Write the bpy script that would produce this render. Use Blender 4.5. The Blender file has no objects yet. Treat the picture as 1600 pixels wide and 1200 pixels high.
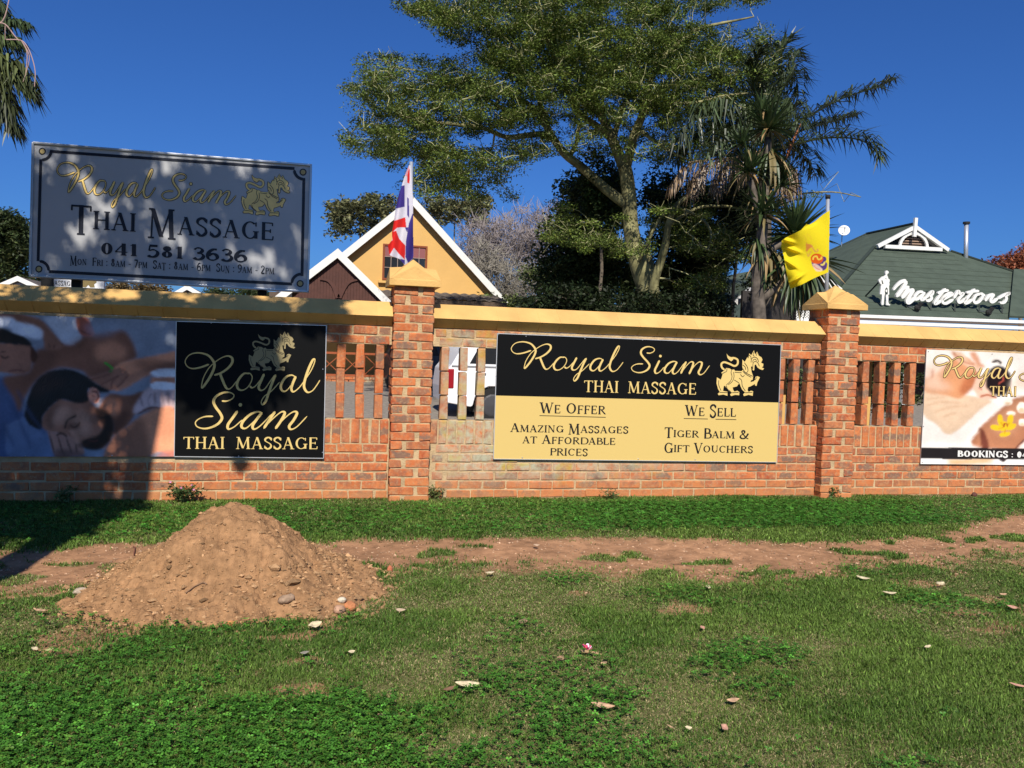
import bpy, math, random
import numpy as np
from mathutils import Vector, Matrix

SC = bpy.context.scene
COL = SC.collection
random.seed(7)
RNG = np.random.default_rng(11)

# ------------------------------------------------------------------ camera, sky, sun, exposure
CAM_YAW, CAM_PITCH, CAM_ROLL = math.radians(13.1847), math.radians(2.1163), math.radians(1.904)
CAM_D, CAM_H, CAM_F = 7.8627, 1.4148, 1300.0
cf = np.array([math.sin(CAM_YAW)*math.cos(CAM_PITCH), math.cos(CAM_YAW)*math.cos(CAM_PITCH), -math.sin(CAM_PITCH)])
_r = np.array([math.cos(CAM_YAW), -math.sin(CAM_YAW), 0.0])
_u = np.cross(_r, cf)
cr = _r*math.cos(CAM_ROLL) + _u*math.sin(CAM_ROLL)
cu = -_r*math.sin(CAM_ROLL) + _u*math.cos(CAM_ROLL)
CAMP = np.array([0.0, -CAM_D, CAM_H])
cam_data = bpy.data.cameras.new('camera')
cam = bpy.data.objects.new('camera', cam_data)
COL.objects.link(cam)
cam_data.sensor_width = 36.0
cam_data.lens = 36.0*CAM_F/1600.0
cam_data.clip_start = 0.05
cam_data.clip_end = 3000.0
M = Matrix(((cr[0], cu[0], -cf[0], CAMP[0]), (cr[1], cu[1], -cf[1], CAMP[1]), (cr[2], cu[2], -cf[2], CAMP[2]), (0, 0, 0, 1)))
cam.matrix_world = M
SC.camera = cam

SUN_EL, SUN_AZ = math.radians(42.0), math.radians(9.0)     # light travels towards +Y, a little towards +X
world = bpy.data.worlds.new('World')
SC.world = world
world.use_nodes = True
wn = world.node_tree.nodes; wl = world.node_tree.links
bg = wn.get('Background') or wn.new('ShaderNodeBackground')
sky = wn.new('ShaderNodeTexSky')
sky.sky_type = 'NISHITA'
sky.sun_disc = False
sky.sun_elevation = SUN_EL
sky.sun_rotation = math.radians(180.0) + SUN_AZ
sky.altitude = 0
sky.air_density = 1.0
sky.dust_density = 0.9
sky.ozone_density = 4.0
tint = wn.new('ShaderNodeVectorMath'); tint.operation = 'MULTIPLY'; tint.inputs[1].default_value = (0.38, 0.79, 1.50)
wl.new(sky.outputs[0], tint.inputs[0]); wl.new(tint.outputs[0], bg.inputs[0])
bg.inputs[1].default_value = 0.050
sd = bpy.data.lights.new('sun', 'SUN')
sd.energy = 4.6
sd.angle = math.radians(0.5)
sd.color = (1.0, 0.93, 0.82)
sun = bpy.data.objects.new('sun', sd)
COL.objects.link(sun)
LD = Vector((math.sin(SUN_AZ)*math.cos(SUN_EL), math.cos(SUN_AZ)*math.cos(SUN_EL), -math.sin(SUN_EL)))
sun.rotation_euler = LD.to_track_quat('-Z', 'Y').to_euler()
sun.location = (-6, -30, 25)
SC.view_settings.view_transform = 'Standard'
SC.view_settings.look = 'None'
SC.view_settings.gamma = 1.0
SC.view_settings.use_curve_mapping = False
SC.view_settings.exposure = 0.40
SC.cycles.max_bounces = 6
SC.cycles.transparent_max_bounces = 8

# ------------------------------------------------------------------ survey helpers (photo pixel -> point on a vertical plane)
def U(px, py, Y=0.0):
    d = cf + cr*((px-800)/CAM_F) - cu*((py-600)/CAM_F)
    t = (Y-CAMP[1])/d[1]
    return CAMP + d*t
def UA(P, Y=0.0):                                          # vectorised; Y scalar or array
    P = np.asarray(P, float).reshape(-1, 2)
    d = cf[None] + cr[None]*((P[:, :1]-800)/CAM_F) - cu[None]*((P[:, 1:]-600)/CAM_F)
    t = (np.asarray(Y, float).reshape(-1)-CAMP[1])/d[:, 1]
    return CAMP[None] + d*t[:, None]
def PX(P):                                                 # world -> photo pixel
    v = np.asarray(P, float).reshape(-1, 3)-CAMP
    d = v@cf
    return 800+CAM_F*(v@cr)/d, 600-CAM_F*(v@cu)/d
def depth_at(Y, px=800, py=500):
    return float((U(px, py, Y)-CAMP)@cf)

# ------------------------------------------------------------------ object helpers
def mesh_np(name, V, F=None, quads=None, tris=None, colors=None, smooth=False):
    me = bpy.data.meshes.new(name)
    V = np.asarray(V, np.float32).reshape(-1, 3)
    loops = []; sizes = []
    if F is not None:
        for f in F:
            loops.extend(f); sizes.append(len(f))
        loops = np.array(loops, np.int32); sizes = np.array(sizes, np.int32)
    else:
        a = []; b = []
        if quads is not None and len(quads):
            q = np.asarray(quads, np.int32).reshape(-1, 4); a.append(q.ravel()); b.append(np.full(len(q), 4, np.int32))
        if tris is not None and len(tris):
            q = np.asarray(tris, np.int32).reshape(-1, 3); a.append(q.ravel()); b.append(np.full(len(q), 3, np.int32))
        loops = np.concatenate(a); sizes = np.concatenate(b)
    me.vertices.add(len(V)); me.vertices.foreach_set('co', V.ravel())
    me.loops.add(len(loops)); me.loops.foreach_set('vertex_index', loops)
    me.polygons.add(len(sizes))
    st = np.zeros(len(sizes), np.int32); st[1:] = np.cumsum(sizes)[:-1]
    me.polygons.foreach_set('loop_start', st)
    me.polygons.foreach_set('loop_total', sizes)
    me.update(calc_edges=True)
    me.polygons.foreach_set('use_smooth', np.full(len(sizes), bool(smooth)))
    if colors is not None:
        ca = me.color_attributes.new('Col', 'FLOAT_COLOR', 'POINT')
        c = np.ones((len(V), 4), np.float32); c[:, :3] = colors
        ca.data.foreach_set('color', c.ravel())
    me.validate(clean_customdata=False)
    return me

def tag(o, label, cat, group=None):
    o['label'] = label; o['category'] = cat
    if group: o['group'] = group
    return o
def thing(name, label, cat, loc, group=None, rz=0.0):
    o = bpy.data.objects.new(name, None); COL.objects.link(o)
    o.empty_display_size = 0.1
    o.location = tuple(map(float, loc)); o.rotation_euler = (0, 0, rz)
    return tag(o, label, cat, group)
ROOTLOC = {}
def wloc(o):
    p = Vector(o.location)
    while o.parent is not None:
        o = o.parent; p = p + Vector(o.location)
    return p
def put(name, me, mat=None, parent=None, loc=None, rot=None, label=None, kind=None, shift=True):
    """link a mesh whose vertices are in world metres (shift) or local; parents keep pure translations"""
    o = bpy.data.objects.new(name, me); COL.objects.link(o)
    if mat is not None and len(me.materials) == 0: me.materials.append(mat)
    if parent is not None:
        o.parent = parent
        pl = wloc(parent)
        o.location = (Vector(loc) if loc is not None else Vector((0, 0, 0))) - pl
    elif loc is not None:
        o.location = Vector(loc)
    if rot is not None: o.rotation_euler = rot
    if label: o['label'] = label
    if kind: o['kind'] = kind
    return o

class MB:
    def __init__(s): s.V = []; s.F = []; s.n = 0
    def add(s, V, F):
        V = [tuple(map(float, v)) for v in V]
        s.V += V; s.F += [tuple(i+s.n for i in f) for f in F]; s.n += len(V); return s
    def box(s, x0, x1, y0, y1, z0, z1):
        return s.add([(x0,y0,z0),(x1,y0,z0),(x1,y1,z0),(x0,y1,z0),(x0,y0,z1),(x1,y0,z1),(x1,y1,z1),(x0,y1,z1)],
              [(0,3,2,1),(4,5,6,7),(0,1,5,4),(1,2,6,5),(2,3,7,6),(3,0,4,7)])
    def prism(s, pts, Y0, Y1):
        """pts: list of (x,z) ccw seen from -Y; extruded from Y0 (front) to Y1 (back)"""
        n = len(pts)
        V = [(p[0], Y0, p[1]) for p in pts] + [(p[0], Y1, p[1]) for p in pts]
        F = [tuple(range(n)), tuple(range(2*n-1, n-1, -1))]
        for i in range(n):
            j = (i+1) % n; F.append((j, i, n+i, n+j))
        return s.add(V, F)
    def beam(s, a, b, w, h, up=(0, 0, 1)):
        a = Vector(a); b = Vector(b); d = (b-a).normalized(); upv = Vector(up)
        sd_ = d.cross(upv)
        if sd_.length < 1e-4: sd_ = d.cross(Vector((0, 1, 0)))
        sd_.normalize(); u2 = sd_.cross(d).normalized()
        V = []
        for p in (a, b):
            for i, j in ((-1,-1),(1,-1),(1,1),(-1,1)):
                V.append(p + sd_*(w/2*i) + u2*(h/2*j))
        return s.add(V, [(0,3,2,1),(4,5,6,7),(0,1,5,4),(1,2,6,5),(2,3,7,6),(3,0,4,7)])
    def tube(s, pts, rad, n=8, cap=True):
        P = [Vector(p) for p in pts]
        if not hasattr(rad, '__len__'): rad = [rad]*len(P)
        V = []; ref = None
        for i, p in enumerate(P):
            d = (P[min(i+1, len(P)-1)]-P[max(i-1, 0)]).normalized()
            if ref is None:
                ref = d.orthogonal().normalized()
            ref = (ref - d*ref.dot(d)).normalized(); b = d.cross(ref)
            for k in range(n):
                a = 2*math.pi*k/n
                V.append(p + (ref*math.cos(a)+b*math.sin(a))*rad[i])
        F = []
        for i in range(len(P)-1):
            for k in range(n):
                k2 = (k+1) % n
                F.append((i*n+k, i*n+k2, (i+1)*n+k2, (i+1)*n+k))
        if cap:
            F.append(tuple(range(n-1, -1, -1))); F.append(tuple((len(P)-1)*n+k for k in range(n)))
        return s.add(V, F)
    def lathe(s, prof, c, n=16, axis='z'):
        V = []; F = []
        for (r, z) in prof:
            for k in range(n):
                a = 2*math.pi*k/n
                if axis == 'z': V.append((c[0]+r*math.cos(a), c[1]+r*math.sin(a), c[2]+z))
                else: V.append((c[0]+r*math.cos(a), c[1]+z, c[2]+r*math.sin(a)))
        for i in range(len(prof)-1):
            for k in range(n):
                k2 = (k+1) % n; F.append((i*n+k, i*n+k2, (i+1)*n+k2, (i+1)*n+k))
        F.append(tuple(range(n-1, -1, -1))); F.append(tuple((len(prof)-1)*n+k for k in range(n)))
        return s.add(V, F)
    def mesh(s, name='m', smooth=False):
        return mesh_np(name, s.V, F=s.F, smooth=smooth)
    def build(s, name, mat, parent=None, smooth=False, **k):
        return put(name, s.mesh(name, smooth), mat, parent, **k)

def bevel(o, w=0.01, seg=2):
    m = o.modifiers.new('bevel', 'BEVEL'); m.width = w; m.segments = seg; m.limit_method = 'ANGLE'
    return o

# ------------------------------------------------------------------ materials
MATS = {}
def mat(name, col, rough=0.8, metal=0.0, var=0.0, vscale=6.0, bump=0.0, bscale=40.0, spec=0.3, objrand=0.0, trans=0.0, attr=False, coords='pos'):
    if name in MATS: return MATS[name]
    m = bpy.data.materials.new(name); m.use_nodes = True
    nt = m.node_tree; N = nt.nodes; L = nt.links
    b = N.get('Principled BSDF'); out = N.get('Material Output')
    b.inputs['Roughness'].default_value = rough
    b.inputs['Metallic'].default_value = metal
    b.inputs['Specular IOR Level'].default_value = spec
    src = None
    if attr:
        a = N.new('ShaderNodeAttribute'); a.attribute_name = 'Col'; src = a.outputs['Color']
    else:
        rgb = N.new('ShaderNodeRGB'); rgb.outputs[0].default_value = (*col, 1); src = rgb.outputs[0]
    geo = N.new('ShaderNodeNewGeometry')
    if var > 0:
        no = N.new('ShaderNodeTexNoise'); no.inputs['Scale'].default_value = vscale; no.inputs['Detail'].default_value = 6
        L.new(geo.outputs['Position'], no.inputs['Vector'])
        mr = N.new('ShaderNodeMapRange'); mr.inputs[1].default_value = 0.3; mr.inputs[2].default_value = 0.7
        mr.inputs[3].default_value = 1-var; mr.inputs[4].default_value = 1+var
        L.new(no.outputs[0], mr.inputs[0])
        vm = N.new('ShaderNodeVectorMath'); vm.operation = 'SCALE'
        L.new(src, vm.inputs[0]); L.new(mr.outputs[0], vm.inputs['Scale']); src = vm.outputs[0]
    if objrand > 0:
        oi = N.new('ShaderNodeObjectInfo'); mr = N.new('ShaderNodeMapRange')
        mr.inputs[3].default_value = 1-objrand; mr.inputs[4].default_value = 1+objrand
        L.new(oi.outputs['Random'], mr.inputs[0])
        vm = N.new('ShaderNodeVectorMath'); vm.operation = 'SCALE'
        L.new(src, vm.inputs[0]); L.new(mr.outputs[0], vm.inputs['Scale']); src = vm.outputs[0]
    L.new(src, b.inputs['Base Color'])
    if bump > 0:
        no = N.new('ShaderNodeTexNoise'); no.inputs['Scale'].default_value = bscale; no.inputs['Detail'].default_value = 5
        L.new(geo.outputs['Position'], no.inputs['Vector'])
        bp = N.new('ShaderNodeBump'); bp.inputs['Strength'].default_value = bump; bp.inputs['Distance'].default_value = 0.01
        L.new(no.outputs[0], bp.inputs['Height']); L.new(bp.outputs[0], b.inputs['Normal'])
    if trans > 0:
        t = N.new('ShaderNodeBsdfTranslucent'); L.new(src, t.inputs[0])
        mx = N.new('ShaderNodeMixShader'); mx.inputs[0].default_value = trans
        L.new(b.outputs[0], mx.inputs[1]); L.new(t.outputs[0], mx.inputs[2]); L.new(mx.outputs[0], out.inputs[0])
    MATS[name] = m
    return m

def ramp(N, stops):
    r = N.new('ShaderNodeValToRGB'); e = r.color_ramp.elements
    while len(e) > 1: e.remove(e[0])
    e[0].position = stops[0][0]; e[0].color = (*stops[0][1], 1)
    for p, c in stops[1:]:
        x = e.new(p); x.color = (*c, 1)
    return r

def brick_material():
    m = bpy.data.materials.new('clay_brick'); m.use_nodes = True
    nt = m.node_tree; N = nt.nodes; L = nt.links; b = N['Principled BSDF']
    b.inputs['Roughness'].default_value = 0.9; b.inputs['Specular IOR Level'].default_value = 0.15
    oi = N.new('ShaderNodeObjectInfo'); tc = N.new('ShaderNodeTexCoord'); geo = N.new('ShaderNodeNewGeometry')
    r = ramp(N, [(0.0, (0.47,0.125,0.044)), (0.18, (0.54,0.155,0.054)), (0.34, (0.38,0.085,0.034)), (0.5, (0.54,0.16,0.05)), (0.66, (0.30,0.10,0.05)), (0.8, (0.46,0.165,0.07)), (0.9, (0.56,0.18,0.06)), (1.0, (0.36,0.155,0.085))])
    L.new(oi.outputs['Random'], r.inputs[0])
    # offset object coordinates by the random number
    wn_ = N.new('ShaderNodeTexWhiteNoise'); wn_.noise_dimensions = '1D'; L.new(oi.outputs['Random'], wn_.inputs['W'])
    off = N.new('ShaderNodeVectorMath'); off.operation = 'MULTIPLY_ADD'
    L.new(wn_.outputs['Color'], off.inputs[0]); off.inputs[1].default_value = (37, 41, 29); L.new(tc.outputs['Object'], off.inputs[2])
    def noise(scale, detail, src=off.outputs[0], rough=0.6):
        n = N.new('ShaderNodeTexNoise'); n.inputs['Scale'].default_value = scale; n.inputs['Detail'].default_value = detail
        n.inputs['Roughness'].default_value = rough
        L.new(src, n.inputs['Vector']); return n
    def mr(src, a, bb, c, d):
        q = N.new('ShaderNodeMapRange'); q.inputs[1].default_value = a; q.inputs[2].default_value = bb; q.inputs[3].default_value = c; q.inputs[4].default_value = d
        L.new(src, q.inputs[0]); return q.outputs[0]
    def mul(a, c, op='MULTIPLY'):
        q = N.new('ShaderNodeMath'); q.operation = op; L.new(a, q.inputs[0])
        if hasattr(c, 'name'): L.new(c, q.inputs[1])
        else: q.inputs[1].default_value = c
        q.use_clamp = True
        return q.outputs[0]
    def mix(f, a, c):
        q = N.new('ShaderNodeMix'); q.data_type = 'RGBA'; L.new(f, q.inputs[0]); L.new(a, q.inputs[6])
        if hasattr(c, 'name'): L.new(c, q.inputs[7])
        else: q.inputs[7].default_value = (*c, 1)
        return q.outputs[2]
    # colour zones inside one brick
    n1 = noise(9, 2)
    col = mix(mr(n1.outputs[0], 0.45, 0.60, 0, 0.75), r.outputs[0], (0.57, 0.19, 0.07))
    n1b = noise(16, 5)
    col = mix(mr(n1b.outputs[0], 0.47, 0.66, 0, 0.75), col, (0.26, 0.115, 0.07))
    # burnt heart: dark ellipse in the middle of some bricks
    vl = N.new('ShaderNodeVectorMath'); vl.operation = 'MULTIPLY'; L.new(tc.outputs['Object'], vl.inputs[0]); vl.inputs[1].default_value = (11, 6, 27)
    nn = noise(22, 3)
    ln = N.new('ShaderNodeVectorMath'); ln.operation = 'LENGTH'; L.new(vl.outputs[0], ln.inputs[0])
    ad = N.new('ShaderNodeMath'); ad.operation = 'ADD'; L.new(ln.outputs['Value'], ad.inputs[0]); L.new(mr(nn.outputs[0], 0.3, 0.7, -0.5, 0.5), ad.inputs[1])
    core = mr(ad.outputs[0], 0.75, 1.1, 1, 0)
    pick = mr(wn_.outputs['Value'], 0.60, 0.70, 0, 0.85)
    col = mix(mul(core, pick), col, (0.19, 0.125, 0.09))
    # pale mortar smears
    n2 = noise(30, 6, rough=0.75)
    col = mix(mr(n2.outputs[0], 0.50, 0.70, 0, 0.8), col, (0.47, 0.30, 0.16))
    # lichen on the stretch right of the first pillar, strongest low down
    sp = N.new('ShaderNodeSeparateXYZ'); L.new(geo.outputs['Position'], sp.inputs[0])
    mx_ = mul(mr(sp.outputs[0], 1.0, 1.25, 0, 1), mr(sp.outputs[0], 2.2, 4.4, 1, 0))
    mz = mul(mr(sp.outputs[2], 0.10, 0.32, 0, 1), mr(sp.outputs[2], 0.7, 1.7, 1, 0.6))
    n3 = noise(7, 6, geo.outputs['Position'], 0.7)
    li = mul(mul(mx_, mz), mr(n3.outputs[0], 0.36, 0.56, 0.0, 0.92))
    n4 = noise(3.5, 2, geo.outputs['Position'])
    lc = mix(mr(n4.outputs[0], 0.55, 0.66, 0, 1), N_rgb(N, (0.44, 0.42, 0.29)), (0.44, 0.34, 0.08))
    col = mix(li, col, lc)
    # soil splash at the foot of the wall
    n5 = noise(12, 4, geo.outputs['Position'])
    zz = N.new('ShaderNodeMath'); zz.operation = 'ADD'; L.new(sp.outputs[2], zz.inputs[0]); L.new(mr(n5.outputs[0], 0.3, 0.7, -0.08, 0.08), zz.inputs[1])
    col = mix(mr(zz.outputs[0], 0.02, 0.2, 0.65, 0), col, (0.50, 0.21, 0.08))
    L.new(col, b.inputs['Base Color'])
    bn = noise(45, 8, rough=0.75); bp = N.new('ShaderNodeBump'); bp.inputs['Strength'].default_value = 0.75; bp.inputs['Distance'].default_value = 0.008
    L.new(bn.outputs[0], bp.inputs['Height']); L.new(bp.outputs[0], b.inputs['Normal'])
    return m
def N_rgb(N, c):
    r = N.new('ShaderNodeRGB'); r.outputs[0].default_value = (*c, 1); return r.outputs[0]
M_BRICK = brick_material()
M_MORTAR = mat('mortar', (0.47, 0.335, 0.185), 0.95, var=0.22, vscale=9, bump=0.8, bscale=70)
M_YPAINT = mat('yellow_masonry_paint', (0.62, 0.375, 0.128), 0.8, var=0.13, vscale=3.5, bump=0.4, bscale=40, objrand=.035, spec=0.2)
M_YPAINT2 = mat('yellow_plaster', (0.62, 0.375, 0.125), 0.85, var=0.05, vscale=1.2, bump=0.3, bscale=12)
M_WHITE = mat('white_paint', (0.70, 0.69, 0.65), 0.5, var=0.04)
M_BLACK = mat('black_panel', (0.005, 0.005, 0.005), 0.45, spec=0.10)
M_GOLD_PRINT = mat('gold_print', (0.66, 0.48, 0.17), 0.5, spec=0.3)
M_CREAM = mat('cream_panel', (0.62, 0.445, 0.15), 0.45, spec=0.2)
M_INK = mat('black_ink', (0.008, 0.008, 0.010), 0.5)
M_STEEL = mat('steel', (0.45, 0.46, 0.48), 0.35, metal=0.9)
M_GALV = mat('galvanised_pipe', (0.5, 0.53, 0.58), 0.4, metal=0.6)
M_DARK = mat('near_black_paint', (0.02, 0.02, 0.02), 0.8)  # plain near-black finish for posts, caps, lamp heads and other dark parts
# ------------------------------------------------------------------ lettering: ribbons and stroke glyphs
def catmull(P, k=6, closed=False):
    P = np.asarray(P, float)
    if len(P) == 2: return np.array([P[0]*(1-t)+P[1]*t for t in np.linspace(0, 1, 5)])
    A = np.vstack([2*P[0]-P[1], P, 2*P[-1]-P[-2]]); out = []
    for i in range(1, len(A)-2):
        for t in np.linspace(0, 1, k, endpoint=False):
            p0, p1, p2, p3 = A[i-1], A[i], A[i+1], A[i+2]
            out.append(0.5*((2*p1)+(-p0+p2)*t+(2*p0-5*p1+4*p2-p3)*t*t+(-p0+3*p1-3*p2+p3)*t**3))
    out.append(P[-1]); return np.array(out)

def ribbon(P, w, k=6, round_ends=True):
    """P centreline in px (y down); w: half width array/scalar or function(dir)->halfwidth. returns list of quads (2-D) """
    C = catmull(P, k)
    d = np.gradient(C, axis=0); ln = np.hypot(d[:, 0], d[:, 1])+1e-9; d = d/ln[:, None]
    if callable(w): W = w(d)
    elif hasattr(w, '__len__'): W = np.interp(np.linspace(0, 1, len(C)), np.linspace(0, 1, len(w)), w)
    else: W = np.full(len(C), float(w))
    if round_ends:
        s = np.concatenate([[0], np.cumsum(np.hypot(*np.diff(C, axis=0).T))]); T = s[-1]
        e0 = np.clip(s/(W+1e-6), 0, 1); e1 = np.clip((T-s)/(W+1e-6), 0, 1)
        W = W*np.sqrt(np.clip(1-(1-np.minimum(e0, e1))**2, 0.08, 1))
    n = np.stack([-d[:, 1], d[:, 0]], 1)
    return C+n*W[:, None], C-n*W[:, None]

class Print:
    """flat print in photo-plane pixels, laid on a vertical plane Y=const (thin, proud of the panel)"""
    def __init__(s, Y): s.Y = Y; s.V = []; s.Q = []; s.k = 0
    def _lay(s, pts, off):
        W = UA(pts, s.Y-off); return W
    def strip(s, L, R):
        n = len(L); base = sum(len(v) for v in s.V)
        off = (s.k % 9)*0.00012; s.k += 1
        pr = np.linspace(0, 0.00011, n)
        a = UA(L, s.Y-off-pr); b = UA(R, s.Y-off-pr)
        s.V.append(np.vstack([a, b]))
        for i in range(n-1): s.Q.append((base+i, base+i+1, base+n+i+1, base+n+i))
    def rib(s, P, w, k=6, round_ends=True):
        L, R = ribbon(P, w, k, round_ends); s.strip(L, R)
    def poly(s, P):
        base = sum(len(v) for v in s.V); off = (s.k % 9)*0.00012; s.k += 1
        s.V.append(UA(P, s.Y-off)); s.Q.append(tuple(range(base, base+len(P))))
    def disc(s, c, r, n=14):
        s.poly([(c[0]+r*math.cos(2*math.pi*i/n), c[1]+r*math.sin(2*math.pi*i/n)) for i in range(n)])
    def build(s, name, m, parent, **k):
        me = mesh_np(name, np.vstack(s.V), F=s.Q)
        return put(name, me, m, parent, **k)

# glyph primitives, unit cap height, y up
def G_V(x, y0=0, y1=1, w='T'): return ('seg', x, y0, x, y1, w)
def G_D(x0, y0, x1, y1, w='T'): return ('seg', x0, y0, x1, y1, w)
def G_H(x0, x1, y, w='t'): return ('bar', x0, x1, y, w)
def G_A(cx, cy, rx, ry, a0, a1): return ('arc', cx, cy, rx, ry, a0, a1)
def G_S(pts, w): return ('spl', pts, w)
def sf(x, y, h=0.14): return ('bar', x-h, x+h, y, 's')
GL = {
 'I': (.34, [G_V(.17), sf(.17, .02), sf(.17, .98)]),
 'T': (.78, [G_V(.39), G_H(.03, .75, .96), G_D(.05,.8,.05,.97,'t'), G_D(.73,.8,.73,.97,'t'), sf(.39, .02)]),
 'H': (.86, [G_V(.17), G_V(.69), G_H(.17,.69,.52), sf(.17,.02), sf(.17,.98), sf(.69,.02), sf(.69,.98)]),
 'A': (.84, [G_D(.12,0,.40,1,'t'), G_D(.40,1,.70,0,'T'), G_H(.2,.6,.34), sf(.12,.02,.11), sf(.70,.02,.14)]),
 'M': (1.04, [G_D(.14,0,.18,1,'t'), G_D(.18,1,.50,.06,'T'), G_D(.50,.06,.82,1,'t'), G_D(.82,1,.87,0,'T'), sf(.13,.02,.11), sf(.88,.02), sf(.14,.98,.1), sf(.86,.98,.1)]),
 'N': (.88, [G_D(.16,0,.16,1,'t'), G_D(.16,1,.70,.02,'T'), G_D(.70,0,.70,1,'t'), sf(.16,.02,.11), sf(.13,.98,.1), sf(.70,.98,.11)]),
 'S': (.62, [G_S([(.54,.80),(.42,.95),(.27,.97),(.12,.86),(.12,.68),(.30,.55),(.47,.42),(.52,.22),(.40,.05),(.24,.02),(.09,.17)], 'S'), G_D(.54,.72,.54,.95,'t'), G_D(.08,.05,.08,.28,'t')]),
 'G': (.90, [G_A(.46,.5,.40,.49,48,318), G_V(.74,.05,.42), sf(.74,.43), G_D(.74,.72,.74,.95,'t')]),
 'C': (.84, [G_A(.46,.5,.40,.49,45,315), G_D(.73,.72,.73,.95,'t')]),
 'O': (.92, [G_A(.46,.5,.40,.49,0,360)]),
 'E': (.72, [G_V(.17), G_H(.1,.60,.96), G_H(.17,.5,.52), G_H(.1,.63,.04), G_D(.60,.8,.60,.97,'t'), G_D(.62,.03,.64,.24,'t'), G_D(.5,.42,.5,.62,'t')]),
 'F': (.66, [G_V(.17), G_H(.1,.60,.96), G_H(.17,.5,.52), G_D(.60,.8,.60,.97,'t'), G_D(.5,.42,.5,.62,'t'), sf(.17,.02)]),
 'L': (.66, [G_V(.17), G_H(.1,.60,.04), G_D(.6,.03,.62,.26,'t'), sf(.17,.98)]),
 'R': (.82, [G_V(.17), ('hbowl',.17,.5,.98,.55), G_D(.36,.52,.76,0,'T'), sf(.17,.02)]),
 'P': (.70, [G_V(.17), ('hbowl',.17,.46,.98,.60), sf(.17,.02)]),
 'B': (.72, [G_V(.17), ('hbowl',.17,.50,.98,.50), ('hbowl',.17,.02,.55,.62)]),
 'D': (.88, [G_V(.17), ('hbowl',.17,.02,.98,.80)]),
 'U': (.86, [G_V(.17,.3,1), G_D(.70,.3,.70,1,'t'), G_A(.435,.32,.31,.31,180,360), sf(.17,.98), sf(.70,.98,.1)]),
 'V': (.82, [G_D(.12,1,.42,0,'T'), G_D(.42,0,.72,1,'t'), sf(.12,.98), sf(.72,.98,.1)]),
 'W': (1.16, [G_D(.12,1,.36,0,'T'), G_D(.36,0,.58,.95,'t'), G_D(.56,.95,.80,0,'T'), G_D(.80,0,1.04,1,'t'), sf(.12,.98), sf(1.04,.98,.1)]),
 'Z': (.72, [G_H(.08,.62,.96), G_D(.60,.96,.10,.04,'T'), G_H(.08,.64,.04), G_D(.09,.8,.09,.97,'t'), G_D(.64,.03,.64,.22,'t')]),
 'K': (.84, [G_V(.17), G_D(.22,.45,.68,.98,'t'), G_D(.36,.58,.74,0,'T'), sf(.17,.02), sf(.17,.98), sf(.66,.98,.1), sf(.72,.02,.1)]),
 '&': (.86, [G_S([(.80,.62),(.68,.35),(.50,.08),(.28,.02),(.10,.16),(.14,.38),(.36,.56),(.48,.76),(.38,.95),(.24,.86),(.26,.68),(.44,.38),(.64,.10),(.82,.02)], 'S')]),
 '0': (.66, [G_A(.33,.5,.27,.49,0,360)]),
 '1': (.44, [G_V(.24), G_D(.08,.84,.24,.98,'t'), sf(.24,.02)]),
 '2': (.62, [G_S([(.10,.74),(.16,.92),(.32,.98),(.48,.86),(.48,.66),(.32,.40),(.10,.08)], 'S'), G_H(.08,.56,.05,'T')]),
 '3': (.62, [G_S([(.10,.82),(.22,.97),(.40,.95),(.48,.78),(.40,.60),(.24,.54)], 'S'), G_S([(.24,.54),(.44,.50),(.54,.30),(.44,.07),(.24,.01),(.08,.14)], 'S')]),
 '4': (.66, [G_V(.44), G_D(.44,.98,.06,.30,'t'), G_H(.04,.62,.28), sf(.44,.02)]),
 '5': (.62, [G_H(.14,.52,.95,'T'), G_D(.16,.95,.12,.52,'t'), G_S([(.12,.52),(.32,.62),(.50,.50),(.53,.28),(.42,.06),(.22,.01),(.07,.12)], 'S')]),
 '6': (.66, [G_S([(.52,.92),(.34,.92),(.16,.70),(.08,.38),(.14,.10),(.33,.01),(.52,.14),(.54,.36),(.42,.54),(.24,.52),(.12,.36)], 'S')]),
 '7': (.60, [G_H(.06,.54,.94,'T'), G_D(.53,.92,.24,0,'T')]),
 '8': (.66, [G_A(.33,.76,.20,.22,0,360), G_A(.33,.28,.25,.27,0,360)]),
 '9': (.66, [G_S([(.10,.08),(.30,.06),(.48,.28),(.56,.62),(.50,.88),(.32,.98),(.14,.86),(.12,.64),(.24,.47),(.42,.48),(.54,.62)], 'S')]),
 ':': (.32, [('dot',.16,.12,.085), ('dot',.16,.58,.085)]),
 '-': (.44, [G_H(.06,.38,.36,'t')]),
 ' ': (.34, []),
}
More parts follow.
